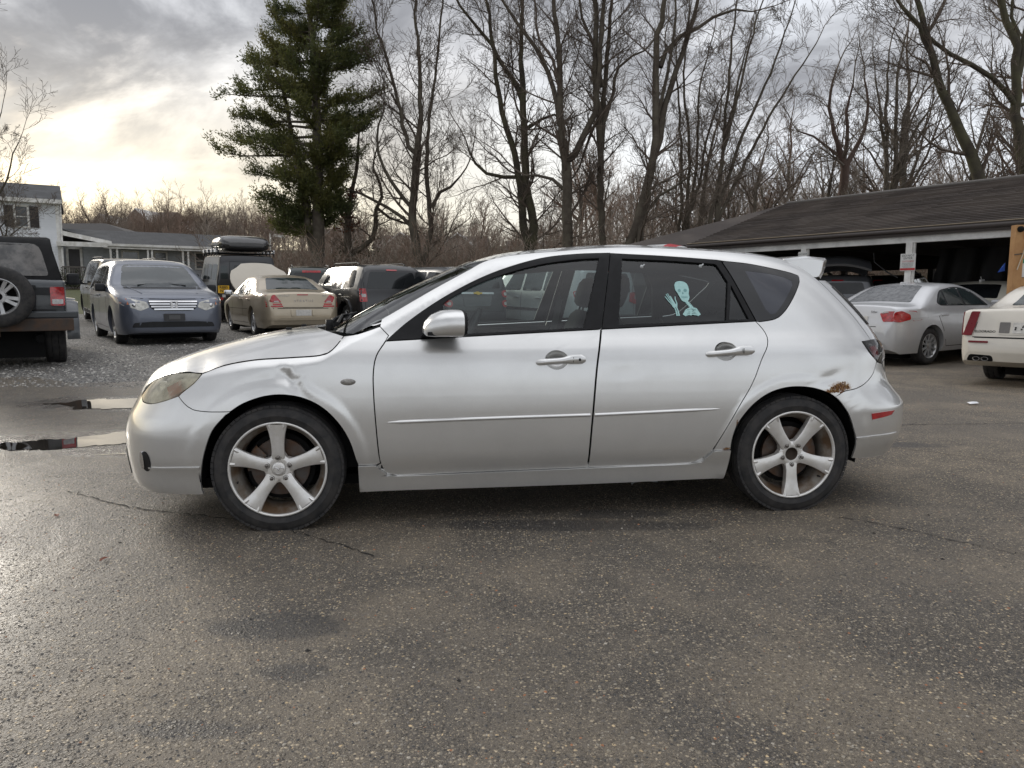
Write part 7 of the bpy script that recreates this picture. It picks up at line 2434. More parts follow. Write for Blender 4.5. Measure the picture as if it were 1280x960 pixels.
for txt, zz_, sz, mt in (('Visitor', .112, .06, 'sign_white'), ('GUESTS', .050, .042, 'ink_green'), ('AND', .005, .040, 'ink_green'), ('VISITORS', -.045, .042, 'ink_green'), ('PARKING', -.10, .042, 'ink_green')):
    text_mesh('lettering', txt, sz, pbr(mt, (.02, .18, .09)), gs, Matrix.Translation((0, -.0085 if mt == 'sign_white' else -.0045, zz_)) @ R_, .0008)

# ---- low dark fence and street sign beyond the lot on the left
lo = Vector((at(352, 37), 37, 0)); z0 = gz(lo.x, 37)
fe = thing('picket_fence', 'low dark picket fence behind the saloon below the pine', 'fence', (lo.x, 37, z0))
zt = CAM_H + (376 - 339) / FPX * 37 - z0
b = MB(); b.box((.75, 0, zt - .06), (1.9, .06, .09)); b.box((.75, 0, .15), (1.9, .06, .09)); b.build('rail', pbr('dark_fence', (.022, .02, .018), rough=.8), fe)
for k in range(11):
    b = MB(); b.box((-.15 + .18 * k, .03, zt * .5), (.07, .03, zt - .05)); b.build('picket', pbr('dark_fence', (.022, .02, .018)), fe)
ss = Vector((at(342.5, 40), 40, gz(at(342, 40), 40)))
sg_ = thing('street_sign', 'white street name sign with two blades beside the porch end', 'sign', tuple(ss))
zt = CAM_H + (376 - 296) / FPX * 40 - ss.z
b = MB(); b.tube([(0, 0, 0), (0, 0, zt + .1)], .035, 8); b.build('pole', M_WTRIM, sg_)
b = MB(); b.box((.02, 0, zt), (.62, .03, .13), Matrix.Rotation(.15, 4, 'Y')); b.build('blade', M_WTRIM, sg_)
b = MB(); b.box((0, .0, zt - .16), (.03, .5, .12), Matrix.Rotation(.5, 4, 'Z')); b.build('blade', M_WTRIM, sg_)
b = MB()
for k in range(4):
    b.box((-.15, -.01, zt - .33 - .09 * k), (.22, .02, .05))
b.build('lattice', M_WTRIM, sg_)
# ================================================================== trees
M_BARK = pbr('dark_bark', (.075, .062, .05), rough=.92, spec=.15, var=.4, vscale=2.2, col2=(.12, .105, .08), bump=.02, bscale=9)
M_BARKM = pbr('mossy_bark', (.095, .09, .055), rough=.92, spec=.15, var=.4, vscale=1.6, col2=(.06, .052, .042), bump=.02, bscale=9)
M_TWIG = pbr('twig_bark', (.105, .082, .066), rough=.9, spec=.15, var=.35, vscale=1.2, col2=(.145, .118, .095))
M_TWIGR = pbr('reddish_twig', (.15, .098, .072), rough=.9, spec=.15, var=.3, vscale=1.0)
M_TWIGP = pbr('pale_twig', (.20, .172, .145), rough=.9, spec=.15, var=.3, vscale=1.0)


class Tubes:
    """tapered branch tubes gathered into one mesh"""
    def __init__(s):
        s.v = []; s.f = []; s.nv = 0

    def add(s, pts, rad, n):
        P = np.array(pts); m = len(P); R = np.array(rad)
        D = np.gradient(P, axis=0); D /= np.linalg.norm(D, axis=1, keepdims=True) + 1e-9
        ref = np.array([.3, 1, .2]) if abs(D[0, 1]) < .9 else np.array([1, .2, .3])
        U = np.cross(D, ref); U /= np.linalg.norm(U, axis=1, keepdims=True) + 1e-9
        Wv = np.cross(D, U)
        a = np.arange(n) * 2 * pi / n
        ring = P[:, None, :] + R[:, None, None] * (np.cos(a)[None, :, None] * U[:, None, :] + np.sin(a)[None, :, None] * Wv[:, None, :])
        s.v.append(ring.reshape(-1, 3))
        i = np.arange(m - 1)[:, None] * n; k = np.arange(n)[None, :]; k2 = (k + 1) % n
        f = np.stack([i + k, i + k2, i + n + k2, i + n + k], -1).reshape(-1, 4) + s.nv
        s.f.append(f); s.nv += m * n

    def build(s, name, mat, parent=None, off=(0, 0, 0), kind=None):
        me = bpy.data.meshes.new(name)
        v = np.concatenate(s.v) - np.array(off); f = np.concatenate(s.f)
        me.vertices.add(len(v)); me.vertices.foreach_set('co', v.astype(np.float32).ravel())
        me.loops.add(f.size); me.loops.foreach_set('vertex_index', f.astype(np.int32).ravel())
        me.polygons.add(len(f)); me.polygons.foreach_set('loop_start', np.arange(0, f.size, 4, dtype=np.int32)); me.polygons.foreach_set('loop_total', np.full(len(f), 4, np.int32))
        me.polygons.foreach_set('use_smooth', np.ones(len(f), bool))
        me.update(); me.validate()
        return link(name, me, mat, parent, kind)


def unit(v):
    return v / (np.linalg.norm(v) + 1e-9)


def grow(T, r, p, d, L, rad, lvl, up, kids, wob=.16, minr=.006, fork=True):
    """one branch and, recursively, its side shoots; kids = number of shoots per level"""
    n = 7 if L > 3 else (5 if L > 1 else 3)
    P = [np.array(p, float)]; d = unit(np.array(d, float)); R = [rad]
    for i in range(n):
        d = unit(d + np.array([r.gauss(0, wob), r.gauss(0, wob), r.gauss(0, wob * .7) + up]))
        P.append(P[-1] + d * L / n); R.append(max(minr, rad * (1 - .82 * (i + 1) / n)))
    T.add(P, R, 5 if rad > .04 else (4 if rad > .018 else 3))
    if lvl <= 0:
        return
    nk = kids[-lvl] if lvl <= len(kids) else kids[0]
    for j in range(nk):
        t = .18 + .80 * (j + r.random()) / nk
        i = min(n - 1, int(t * n)); fr_ = t * n - i
        q = P[i] * (1 - fr_) + P[i + 1] * fr_
        bd = unit(P[i + 1] - P[i])
        a = r.uniform(0, 2 * pi)
        o = unit(np.cross(bd, [cos(a), sin(a), .3 * sin(a * 2)]))
        ang = r.uniform(.5, .95)
        nd = bd * cos(ang) + o * sin(ang)
        grow(T, r, q, nd, L * r.uniform(.34, .58) * (1.15 - .55 * t), max(minr, R[i] * r.uniform(.42, .62)), lvl - 1, up, kids, wob * 1.12, minr)


def px3(px, py, y, dy=0):
    """point at distance y seen at photograph pixel (px, py)"""
    yy = y + dy
    return np.array([(px - 640) / FPX * yy, yy, CAM_H + (HORIZON - py) / FPX * yy])


def stem_tree(name, label, stems, y, seed, bark=None, twig=None, dens=1.0, reach=4.2, kids=(9, 8), lvl=2, group=None, minr=.006, up=.06, low=.26, cat='tree', extra=None):
    """tree with its main stems along given lines; each stem: [(px, py, width px), ...] from the ground up"""
    r = random.Random(seed)
    bx = px3(stems[0][0][0], stems[0][0][1], y)
    base = (bx[0], y, gz(bx[0], y) - .15)
    t = thing(name, label, cat, base, group=group)
    tr = Tubes(); cr_ = Tubes()
    for si, st in enumerate(stems):
        dy0 = r.uniform(-.8, .8) if si else 0
        pts = [px3(a, b_, y, dy0 * min(1, k / 3) if not (len(st) > 0 and si) else dy0 * k / max(1, len(st) - 1)) for k, (a, b_, w) in enumerate(st)]
        rad = [w * .80 * y / FPX / 2 for (_, _, w) in st]
        if si == 0 or st[0][1] > 290:
            g0 = np.array([pts[0][0], pts[0][1], base[2]])
            if g0[2] < pts[0][2]:
                pts = [g0] + pts; rad = [rad[0] * 1.35] + rad
        # smooth, add small wander
        V_ = cr([Vector(q) for q in pts], .45)
        n = len(V_); cum = np.linspace(0, 1, n)
        kx = np.concatenate([[0], np.cumsum([np.linalg.norm(pts[i + 1] - pts[i]) for i in range(len(pts) - 1)])]); kx /= kx[-1]
        cl = np.concatenate([[0], np.cumsum([(V_[i + 1] - V_[i]).length for i in range(n - 1)])]); cl /= cl[-1]
        Rr = np.interp(cl, kx, rad)
        PP = [np.array(v) + np.array([r.gauss(0, .025), r.gauss(0, .05), 0]) for v in V_]
        # continue above the frame
        top = PP[-1]; d = unit(PP[-1] - PP[-4 if n > 4 else 0])
        (tr if Rr[0] > .07 else cr_).add(PP, np.maximum(Rr, .012), 10 if Rr[0] > .12 else 6)
        Ls = cl[-1] * sum((V_[i + 1] - V_[i]).length for i in range(n - 1))
        grow(cr_, r, top, d, reach * .9, Rr[-1], lvl, up, kids, minr=minr)
        nb = int(Ls * 1.45 * dens)
        for j in range(nb):
            t_ = (low if si == 0 else .12) + (1 - low if si == 0 else .88) * (j + r.random()) / max(nb, 1)
            if t_ >= .99: continue
            i = min(n - 2, int(np.searchsorted(cl, t_)) - 1); i = max(i, 0)
            q = PP[i]; bd = unit(PP[i + 1] - PP[i])
            a = r.uniform(0, 2 * pi)
            o = unit(np.cross(bd, [cos(a), sin(a), .2]))
            ang = r.uniform(.55, 1.05)
            nd = bd * cos(ang) + o * sin(ang)
            grow(cr_, r, q, nd, reach * r.uniform(.45, 1.0) * (1.1 - .45 * t_), max(.014, min(Rr[i] * r.uniform(.22, .42), .07)), lvl, up, kids, minr=minr)
    tr.build('trunk', bark or M_BARK, t, base)
    c = cr_.build('crown', twig or M_TWIG, t, base)
    if extra:
        extra(t, base, r)
    return t


GT = 'tall bare trees behind the car'
# three-stemmed tree right of the pine
stem_tree('bare_tree', 'tall slender bare tree just right of the pine, forking low into three stems', [
    [(525, 335, 15), (519, 290, 13), (518, 262, 12), (523, 210, 11), (525, 187, 10), (529, 150, 7), (529, 94, 5.5), (525, 37, 4), (528, -30, 2.5)],
    [(533, 335, 10), (535, 310, 9), (542, 285, 8), (540, 262, 7), (536, 235, 7), (540, 157, 5), (547, 110, 4), (556, 40, 3), (560, -20, 2)],
    [(524, 200, 8), (514, 190, 7), (506, 150, 6), (491, 94, 4.5), (478, 45, 3), (470, 0, 2)],
    [(518, 288, 7), (507, 275, 6), (487, 262, 5), (457, 247, 4), (438, 240, 2.5)],
    [(519, 265, 7), (498, 240, 6), (483, 215, 5), (476, 180, 4), (484, 150, 2.5)],
    [(541, 262, 6), (552, 244, 5), (565, 238, 4), (578, 225, 2.5)]], 33, 21, dens=1.3, reach=3.6, group=GT)
# double trunk, leaning stems
stem_tree('bare_tree', 'bare tree with two twisting trunks rising from one base above the windscreen', [
    [(660, 309, 14), (655, 285, 13), (653, 262, 12), (645, 210, 10), (634, 170, 9), (622, 120, 7), (613, 37, 5), (600, -20, 3)],
    [(664, 305, 15), (666, 285, 14), (663, 265, 13), (657, 232, 13), (655, 180, 11), (653, 131, 10), (651, 60, 6), (655, -20, 4)],
    [(655, 140, 9), (647, 120, 8), (632, 101, 7), (615, 71, 5.5), (585, 37, 4), (560, -5, 2.5)],
    [(645, 226, 6), (630, 226, 5.5), (610, 222, 5), (596, 210, 4), (586, 196, 3), (583, 182, 2)],
    [(655, 170, 6), (675, 158, 4.5), (692, 152, 3.5), (700, 160, 2)]], 33.5, 22, bark=M_BARKM, dens=1.2, reach=3.8, group=GT)
stem_tree('bare_tree', 'bare tree with thick dark trunk splitting into a wide Y behind the front door', [
    [(708, 309, 17), (708, 280, 16), (707, 225, 15), (703, 195, 14), (700, 165, 11), (698, 120, 9), (696, 80, 8), (690, 22, 6), (688, -30, 4)],
    [(706, 205, 13), (716, 200, 11), (728, 172, 9.5), (740, 150, 9), (744, 110, 8), (747, 60, 7), (752, -20, 4)],
    [(699, 165, 9), (694, 140, 8), (684, 105, 7), (668, 75, 6), (645, 45, 5), (620, 5, 3)],
    [(704, 240, 6), (690, 228, 5), (672, 224, 4), (655, 224, 3)],
    [(695, 110, 5), (688, 88, 4.5), (672, 66, 4), (668, 30, 3)]], 31, 23, dens=1.15, reach=4.0, group=GT)
stem_tree('bare_tree', 'straight bare tree of two close parallel trunks above the middle door pillar', [
    [(752, 309, 11), (750, 270, 10.5), (748, 225, 10), (746, 169, 9.5), (742, 131, 9.5), (739, 90, 9), (740, 40, 7), (737, -30, 5)],
    [(748, 215, 9), (751, 150, 8), (752, 100, 7), (757, 40, 5), (760, -30, 3)],
    [(751, 165, 6), (758, 140, 5), (768, 98, 4), (785, 84, 3.5), (800, 78, 2.5)],
    [(748, 120, 7), (738, 75, 5), (724, 40, 4), (716, -5, 3)],
    [(742, 160, 5), (730, 190, 4), (722, 215, 3)]], 31.5, 24, dens=1.1, reach=3.6, group=GT)
stem_tree('bare_tree', 'big bare tree of two leaning trunks above the rear door, arching limb to the right', [
    [(784, 309, 13), (792, 285, 13), (802, 245, 13), (812, 205, 12), (818, 180, 11), (825, 142, 9), (838, 100, 8), (850, 60, 7), (862, 20, 5), (870, -30, 4)],
    [(797, 306, 12), (800, 270, 12), (810, 225, 11), (814, 180, 11), (814, 140, 10), (812, 75, 9), (820, 30, 7), (826, -30, 5)],
    [(818, 98, 8), (824, 80, 7), (842, 62, 6.5), (860, 52, 5.5), (880, 40, 4.5), (905, 32, 3.5), (925, 34, 2)],
    [(800, 275, 6), (820, 248, 4.5), (838, 238, 3.5), (860, 222, 2.5)],
    [(815, 155, 6), (825, 120, 5), (832, 70, 4), (835, 20, 3)]], 29, 25, bark=M_BARK, dens=.9, reach=3.6, group=GT)
# fan of thin stems
r_ = random.Random(9)
def fan(bx, by, tops, w0, seed):
    st = []
    for (tx, ty) in tops:
        m1 = (bx + (tx - bx) * .30 + r_.uniform(-5, 5), by + (ty - by) * .36); m2 = (bx + (tx - bx) * .66 + r_.uniform(-6, 6), by + (ty - by) * .70)
        st.append([(bx + r_.uniform(-7, 7), by, w0), (m1[0], m1[1], w0 * .8), (m2[0], m2[1], w0 * .55), (tx, ty, w0 * .28)])
    return st
stem_tree('bare_tree', 'clump of thin upright bare stems left of the carport roof', fan(852, 300, [(836, 70), (852, 20), (880, 60), (902, 110)], 5.5, 1), 31, 31, dens=.6, reach=2.6, group=GT, low=.2)
stem_tree('bare_tree', 'vase-shaped bare tree fanning out many fine stems above the carport roof end', fan(888, 282, [(912, -10), (942, 5), (975, 28), (1004, 70), (925, 60)], 6, 2), 30, 32, dens=.8, reach=3.0, group=GT, low=.2)
stem_tree('bare_tree', 'gnarled bare tree with knobbly pollarded trunk above the carport ridge', [
    [(1043, 262, 13), (1045, 238, 13), (1046, 215, 13), (1043, 205, 11), (1034, 186, 7), (1026, 160, 5.5), (1022, 129, 4), (1030, 100, 2.5)],
    [(1045, 214, 9), (1055, 196, 7), (1066, 170, 5), (1069, 140, 4), (1064, 110, 2.5)],
    [(1044, 208, 7), (1047, 185, 6), (1044, 150, 4), (1050, 118, 2.5)],
    [(1040, 204, 5), (1022, 190, 4), (1004, 178, 3), (985, 172, 2)]], 34, 33, dens=1.1, reach=2.6, bark=pbr('brown_bark', (.085, .055, .042), rough=.9), twig=M_TWIGP, group=GT)
stem_tree('bare_tree', 'paler bare tree with a low fork above the carport roof middle', fan(1100, 258, [(1078, 110), (1092, 80), (1110, 60), (1130, 105), (1148, 140)], 7.5, 3), 36, 34, dens=1.1, reach=3.0, twig=M_TWIGP, group=GT, low=.2)
stem_tree('bare_tree', 'dark mossy bare tree leaning left over the carport roof', [
    [(1212, 250, 19), (1208, 226, 18), (1198, 200, 17), (1183, 172, 15), (1166, 140, 13), (1150, 111, 11.5), (1140, 85, 10), (1131, 45, 8.5), (1120, 15, 7), (1108, -30, 5)],
    [(1138, 80, 7), (1126, 50, 6), (1105, 30, 5), (1086, 8, 4), (1062, -6, 3)],
    [(1134, 60, 6), (1150, 35, 5), (1158, 10, 4), (1166, -20, 3)],
    [(1150, 108, 5), (1134, 92, 3.5), (1120, 84, 2)]], 26, 35, bark=M_BARKM, dens=.9, reach=3.2, group=GT)
stem_tree('bare_tree', 'dark bare tree forking high at the far right with a long limb reaching left', [
    [(1268, 250, 17), (1264, 219, 17), (1258, 185, 16), (1251, 151, 15), (1247, 110, 13), (1240, 75, 11), (1230, 45, 10), (1220, 20, 9), (1210, -25, 7)],
    [(1248, 108, 11), (1252, 65, 9), (1256, 20, 8), (1258, -30, 6)],
    [(1247, 140, 9), (1235, 126, 8), (1215, 110, 7.5), (1190, 96, 7), (1165, 82, 6), (1145, 70, 5.5), (1128, 56, 5), (1110, 38, 4), (1096, 10, 3)],
    [(1250, 142, 6), (1264, 138, 5), (1285, 136, 4)],
    [(1246, 75, 6), (1236, 40, 5), (1238, 5, 4)]], 27, 36, bark=M_BARKM, dens=.9, reach=3.4, group=GT)
# left edge: fine grey tree reaching in, and a small shrub tree before the house
stem_tree('bare_tree', 'fine twiggy bare tree reaching in from the left edge above the white house', fan(-25, 330, [(-60, 60), (-20, 70), (5, 85), (24, 150), (40, 185)], 5, 4), 30, 37, dens=.9, reach=2.6, twig=M_TWIGP, group='bare trees by the house', low=.2)
stem_tree('bare_shrub', 'leafless spreading shrub before the white house wall, above the soft-top roof', fan(2, 330, [(-20, 268), (12, 262), (28, 268), (44, 280), (20, 276)], 4, 5), 32, 38, dens=1.1, reach=1.6, twig=M_TWIG, group='bare trees by the house', low=.25, cat='shrub')


# small vine-covered tree between pine and the three-stemmed tree
def ivy(t, base, r):
    b = MB()
    for i in range(900):
        k = r.random()
        c = px3(437 + 6 * sin(k * 9) + r.gauss(0, 6.0), 292 - 52 * k, 34.5)
        c = c - np.array(base); c[1] += r.gauss(0, .22)
        s = r.uniform(.05, .11); a = np.array([r.gauss(0, 1), r.gauss(0, 1), r.gauss(0, 1)]); a = unit(a); q = unit(np.cross(a, [.3, .2, 1]))
        b.add([c - a * s, c + q * s * .6, c + a * s, c - q * s * .6], [(0, 1, 2, 3)])
    b.build('dead_vine', pbr('russet_leaf', (.20, .075, .04), rough=.8, var=.4, vscale=3), t, fix=False, label='russet dead vine wrapped round the trunk')


stem_tree('vine_tree', 'crooked small tree wrapped in russet dead vine right of the pine', [
    [(439, 340, 13), (438, 310, 12), (438, 285, 10), (442, 260, 8), (446, 235, 6), (452, 205, 5), (455, 180, 3)],
    [(442, 318, 9), (455, 312, 8), (468, 300, 7.5), (472, 285, 7), (473, 265, 6), (480, 250, 5), (478, 235, 4), (470, 215, 3)],
    [(440, 270, 6), (430, 250, 5), (420, 225, 4), (417, 205, 2.5)],
    [(474, 262, 5), (490, 275, 4), (510, 282, 3)]], 34.5, 39, dens=.8, reach=2.2, extra=ivy)


# ---- the white pine
def pine():
    y0 = 33.0
    r = random.Random(44)
    b0 = px3(400, 345, y0); base = (b0[0], y0, gz(b0[0], y0) - .2)
    t = thing('pine_tree', 'tall green pine with two trunks and ragged layered boughs', 'tree', base)
    T = Tubes()
    def trunk(st):
        pts = [px3(a, b_, y0) for a, b_, w in st]; rad = [w * y0 / FPX / 2 for _, _, w in st]
        T.add(pts, rad, 10)
    trunk([(399, 362, 19), (400, 330, 17), (402, 290, 15), (403, 247, 13), (404, 200, 12), (404, 150, 10), (403, 100, 8), (400, 50, 6), (396, 0, 5), (392, -70, 2)])
    trunk([(397, 318, 11), (390, 290, 9), (386, 250, 8), (382, 232, 7), (376, 200, 6), (372, 167, 5), (366, 130, 4), (355, 95, 3)])
    ys = [-70, -30, 0, 33, 77, 105, 120, 145, 165, 190, 215, 232, 250, 270, 285]
    lf = [380, 362, 352, 322, 303, 281, 279, 284, 268, 270, 298, 312, 316, 330, 345]
    rt = [408, 430, 444, 458, 474, 480, 481, 480, 474, 470, 436, 424, 418, 410, 400]
    tips = []
    def limb(ph, az, L, droop, tx=404):
        p = px3(tx, ph, y0); d = np.array([cos(az), sin(az), .10])
        P = [p]; n = 8
        for i in range(n):
            d = unit(d + np.array([r.gauss(0, .07), r.gauss(0, .07), -droop * .08 + .085 * (i / n) * 1.5 + r.gauss(0, .03)]))
            P.append(P[-1] + d * L / n)
        rad = [max(.015, .022 * L * (1 - .85 * i / n)) for i in range(n + 1)]
        T.add(P, rad, 5)
        for i in range(2, n + 1):
            for k in range(3 if i < n else 2):
                if r.random() < .12 + .25 * (sin(i * 1.7 + ph) > .3): continue
                sd = unit(np.cross(P[i] - P[i - 1], [0, 0, 1])) * r.choice([-1, 1])
                dd = unit(unit(P[i] - P[i - 1]) * r.uniform(.5, 1.1) + sd * r.uniform(.0, 1) + np.array([0, 0, r.uniform(-.25, .95)]))
                Ls = (.55 + .14 * L) * r.uniform(.5, 1.35) * (1.1 - .5 * i / n)
                Q = [P[i], P[i] + dd * Ls * .5 + np.array([0, 0, .03]), P[i] + dd * Ls + np.array([0, 0, .14 * Ls])]
                T.add(Q, [.018, .012, .007], 3)
                m = int(Ls / .075) + 2
                for j in range(m):
                    f = (j + r.random()) / m
                    q = Q[0] * (1 - f) ** 2 + 2 * f * (1 - f) * Q[1] + Q[2] * f * f
                    tips.append((q, dd))
        tips.extend([(P[-1], d)] * 3)
    for k in range(92):
        ph = -68 + 345 * (k + r.random() * 1.6) / 92
        l_ = (404 - np.interp(ph, ys, lf)) * y0 / FPX; r__ = (np.interp(ph, ys, rt) - 404) * y0 / FPX * 1.28
        az = r.uniform(0, 2 * pi)
        c = cos(az)
        ext = (l_ if c < 0 else r__) * abs(c) + .5 * (l_ + r__) * .85 * (1 - abs(c))
        limb(ph + 14, az, max(.8, ext * r.uniform(.50, .88)), r.uniform(-.9, .9))
    # boughs that shape the left outline
    for (ph, L) in ((105, 3.9), (122, 3.7), (150, 3.5), (188, 4.1), (176, 3.6), (215, 2.9), (245, 2.5), (262, 2.2), (80, 2.9), (45, 2.2), (275, 1.9), (25, 1.6), (283, 1.7), (256, 2.3)):
        limb(ph + 12, pi + r.uniform(-.35, .35), L, r.uniform(.2, .8))
    for (ph, L) in ((70, 2.2), (98, 2.6), (128, 2.75), (150, 2.6), (176, 2.3), (196, 1.8), (225, 1.3), (258, 1.2)):
        limb(ph + 8, r.uniform(-.4, .4), L, r.uniform(-.5, .5))
    T.build('trunk', M_BARK, t, base)
    # needle sprays
    n = len(tips); per = 7
    V_ = np.zeros((n * per * 3, 3)); rn = np.random.RandomState(5)
    q = np.repeat(np.array([a for a, _ in tips]), per, 0); dd = np.repeat(np.array([b_ for _, b_ in tips]), per, 0)
    q = q + rn.normal(0, .10, q.shape)
    dv = dd * .8 + rn.normal(0, .62, q.shape) + np.array([0, 0, .20]); dv /= np.linalg.norm(dv, axis=1, keepdims=True)
    sd = np.cross(dv, rn.normal(0, 1, q.shape)); sd /= np.linalg.norm(sd, axis=1, keepdims=True)
    Ln = rn.uniform(.08, .20, (len(q), 1)); wd = rn.uniform(.016, .032, (len(q), 1))
    V_[0::3] = q - sd * wd; V_[1::3] = q + sd * wd; V_[2::3] = q + dv * Ln
    me = bpy.data.meshes.new('crown')
    V_ -= np.array(base)
    me.vertices.add(len(V_)); me.vertices.foreach_set('co', V_.astype(np.float32).ravel())
    m = len(V_); me.loops.add(m); me.loops.foreach_set('vertex_index', np.arange(m, dtype=np.int32))
    me.polygons.add(m // 3); me.polygons.foreach_set('loop_start', np.arange(0, m, 3, dtype=np.int32)); me.polygons.foreach_set('loop_total', np.full(m // 3, 3, np.int32))
    me.update()
    mt, tt, out = new_mat('pine_needles')
    p = tt.new('ShaderNodeBsdfPrincipled'); geo = tt.new('ShaderNodeNewGeometry')
    nz = tt.noise(geo.outputs['Position'], .55, 3, .6)
    c = tt.ramp(nz, [(.30, (.064, .082, .028)), (.46, (.105, .118, .034)), (.62, (.165, .158, .042)), (.78, (.22, .19, .055))])
    c = tt.mix(tt.mrange(geo.outputs['Random Per Island'], 0, 1, 0, .35), c, (.030, .045, .022))
    tt.l.new(c, p.inputs['Base Color']); p.inputs['Roughness'].default_value = .6
    tl_ = tt.new('ShaderNodeBsdfTranslucent'); tt.l.new(c, tl_.inputs[0])
    mx = tt.new('ShaderNodeMixShader'); mx.inputs[0].default_value = .45
    tt.l.new(p.outputs[0], mx.inputs[1]); tt.l.new(tl_.outputs[0], mx.inputs[2]); tt.l.new(mx.outputs[0], out.inputs[0])
    link('crown', me, mt, t)
    print('pine sprays', m // 3)


pine()


# ---- wood on the hill: template trees, each copy a tree of its own
def wood_template(seed, h, spread, twig, n1=12, lvl=2, kids=(8, 7), minr=.010):
    r = random.Random(seed); T = Tubes(); K = Tubes()
    P = [np.array([0, 0, -.3])]; d = np.array([r.gauss(0, .04), r.gauss(0, .04), 1.0])
    for i in range(7):
        d = unit(d + np.array([r.gauss(0, .07), r.gauss(0, .07), .1])); P.append(P[-1] + d * h * .62 / 7)
    R = np.linspace(h * .017, h * .007, 8)
    T.add(P, R, 6)
    grow(K, r, P[-1], d, h * .4, R[-1], lvl, .10, kids, minr=minr)
    for j in range(n1):
        t = .30 + .68 * (j + r.random()) / n1; i = min(6, int(t * 7)); q = P[i] + (P[i + 1] - P[i]) * (t * 7 - i)
        a = r.uniform(0, 2 * pi); e = r.uniform(.55, .95)
        grow(K, r, q, [cos(a) * e * spread, sin(a) * e * spread, .75], h * .42 * (1.15 - .45 * t), R[i] * .55, lvl, .08, kids, minr=minr)
    return T, K


def wood(name, label, group, tmpl, spots, cat='tree'):
    src = []
    for (T, K, tw) in tmpl:
        t = thing(name, label, cat, (0, 0, 0), group=group)
        T.build('trunk', M_BARK, t); K.build('crown', tw, t)
        src.append(t)
    used = [False] * len(src)
    r = random.Random(77)
    for k, (x, y, s) in enumerate(spots):
        i = k % len(src)
        o = src[i] if not used[i] else copy_tree(src[i])
        used[i] = True
        o.location = (x, y, gz(x, y) + (.9 * sin(x * .05 + 1) * sin(y * .043) if y > 60 else 0))
        o.rotation_euler = (r.gauss(0, .03), r.gauss(0, .03), r.uniform(0, 6.28)); o.scale = (s * r.uniform(.85, 1.2),) * 2 + (s,)


M_WOOD = [pbr('wood_twig', (.25, .20, .16), rough=.9, spec=.1, var=.3, vscale=.6), pbr('wood_twig_red', (.28, .205, .16), rough=.9, spec=.1, var=.3, vscale=.6), pbr('wood_twig_pale', (.36, .31, .26), rough=.9, spec=.1, var=.3, vscale=.6)]
tm = []
for sd, tw, spd in ((1, M_WOOD[0], .9), (2, M_WOOD[1], 1.0), (3, M_WOOD[0], .8), (4, M_WOOD[2], 1.0), (5, M_WOOD[1], .85)):
    tm.append(wood_template(100 + sd, 10.0, spd, tw) + (tw,))
r_ = random.Random(55)
spots = []
for k in range(295):
    px = (-60 + 460 * r_.random()) if k % 5 < 2 else (-60 + 1400 * (k + r_.random()) / 295); y = r_.uniform(62, 150) if px < 700 else r_.uniform(50, 110)
    hgt = (.66 if px < 345 else (.60 if px < 700 else .85)) * r_.uniform(.78, 1.25)
    spots.append((at(px, y), y, hgt))
wood('woodland_tree', 'leafless woodland tree on the brown hillside behind the buildings and tall trees', 'woodland trees on the hill', tm, spots)
# taller trees behind the carport
tm2 = [wood_template(200 + sd, 15.0, spd, tw, 11, 3, (5, 5, 4), .010) + (tw,) for sd, tw, spd in ((1, M_TWIGP, .9), (2, M_TWIG, 1.0), (3, M_TWIGR, .8))]
spots = []
for k in range(10):
    px = 850 + 540 * (k + r_.random()) / 10; y = r_.uniform(40, 62)
    spots.append((at(px, y), y, r_.uniform(.72, 1.08) * (.85 if 930 < px < 1020 else 1)))
wood('background_tree', 'tall thin bare tree in the row behind the carport', 'trees behind the carport', tm2, spots)
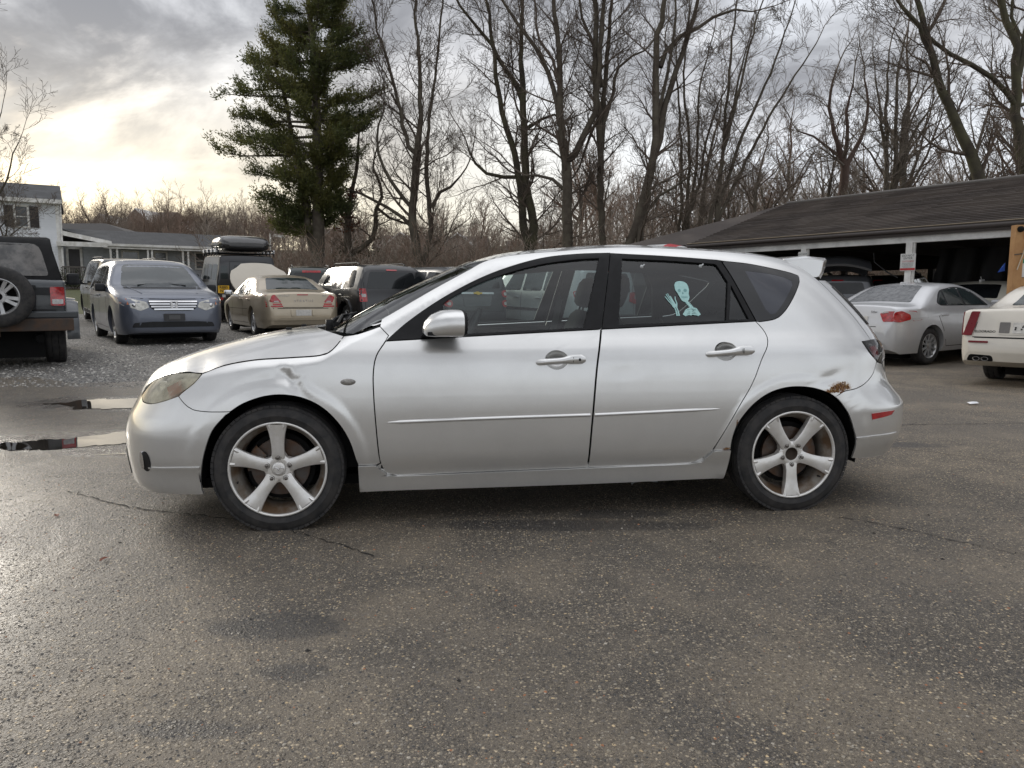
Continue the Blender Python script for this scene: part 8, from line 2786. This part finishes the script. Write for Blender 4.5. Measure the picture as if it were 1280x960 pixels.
# brush: thin upright stems in thickets
def brush_template(seed, n, h):
    r = random.Random(seed); K = Tubes()
    for i in range(n):
        a = r.uniform(0, 6.28); q = r.uniform(0, .8)
        grow(K, r, (q * cos(a), q * sin(a), -.1), (cos(a) * .35, sin(a) * .35, 1), h * r.uniform(.5, 1), .014, 2, .05, (4, 3), minr=.008)
    return K
bt_ = []
for sd, tw in ((1, M_WOOD[1]), (2, M_WOOD[0]), (3, M_WOOD[1]), (4, M_WOOD[2])):
    t = thing('brush_shrub', 'leafless brown brush in the thicket below the tall trees', 'shrub', (0, 0, 0), group='brush thicket')
    brush_template(300 + sd, 13, 3.6).build('stems', tw, t); bt_.append(t)
spots = []
for k in range(190):
    px = 300 + 960 * (k + r_.random()) / 190; y = r_.uniform(30, 58)
    s = r_.uniform(.6, 1.1) * (1.0 if px > 830 else 1.1)
    spots.append((at(px, y), y, s))
for px in (372, 384, 396, 410, 422, 436, 470, 500):
    y = r_.uniform(29.5, 31.5); spots.append((at(px, y), y, r_.uniform(.6, .85)))
for k, (x, y, s) in enumerate(spots):
    o = bt_[k] if k < 4 else copy_tree(bt_[k % 4])
    o.location = (x, y, gz(x, y)); o.rotation_euler = (0, 0, r_.uniform(0, 6.28)); o.scale = (s * 1.1, s * 1.1, s)

# hedge plants and grass by the porch: leafy evergreen clumps
def leafy(name, label, loc, rx, rz_, n, mat, seed, cat='shrub'):
    r = random.Random(seed); t = thing(name, label, cat, loc); b = MB()
    for i in range(n):
        a = r.uniform(0, 6.28); f = r.random() ** .4; e = r.uniform(-.2, 1)
        c = np.array([rx * f * cos(a) * sqrt(max(0, 1 - e * e * .8)), rx * .6 * f * sin(a), rz_ * (.15 + .85 * max(e, 0) * f)])
        s = r.uniform(.04, .09); d = unit(np.array([r.gauss(0, 1), r.gauss(0, 1), r.gauss(.4, 1)])); q = unit(np.cross(d, [.2, .5, 1]))
        b.add([c - q * s * .5, c + d * s, c + q * s * .5, c - d * s * .3], [(0, 1, 2, 3)])
    b.build('foliage', mat, t, fix=False)
    s = MB()
    for k in range(6):
        a = k * 1.05; s.tube([(0, 0, -.1), (.3 * rx * cos(a), .3 * rx * sin(a), rz_ * .4), (.6 * rx * cos(a), .5 * rx * sin(a), rz_ * .75)], [.03, .02, .01], 5)
    s.build('stems', M_BARK, t, kind='stuff')
M_EVG = pbr('evergreen_leaf', (.032, .045, .022), rough=.6, var=.4, vscale=5, col2=(.06, .065, .025))
p_ = HP(hcol(98, 2.2), 2.2, 0)
leafy('hedge', 'low dark evergreen hedge below the porch railing', (p_.x, p_.y, gz(p_.x, p_.y)), 1.5, 1.3, 1500, M_EVG, 3)
leafy('evergreen_shrub', 'dark evergreen shrub at the foot of the vine-covered tree', (at(455, 35.5), 35.5, gz(at(455, 35.5), 35.5)), 1.6, 3.2, 2200, M_EVG, 4)
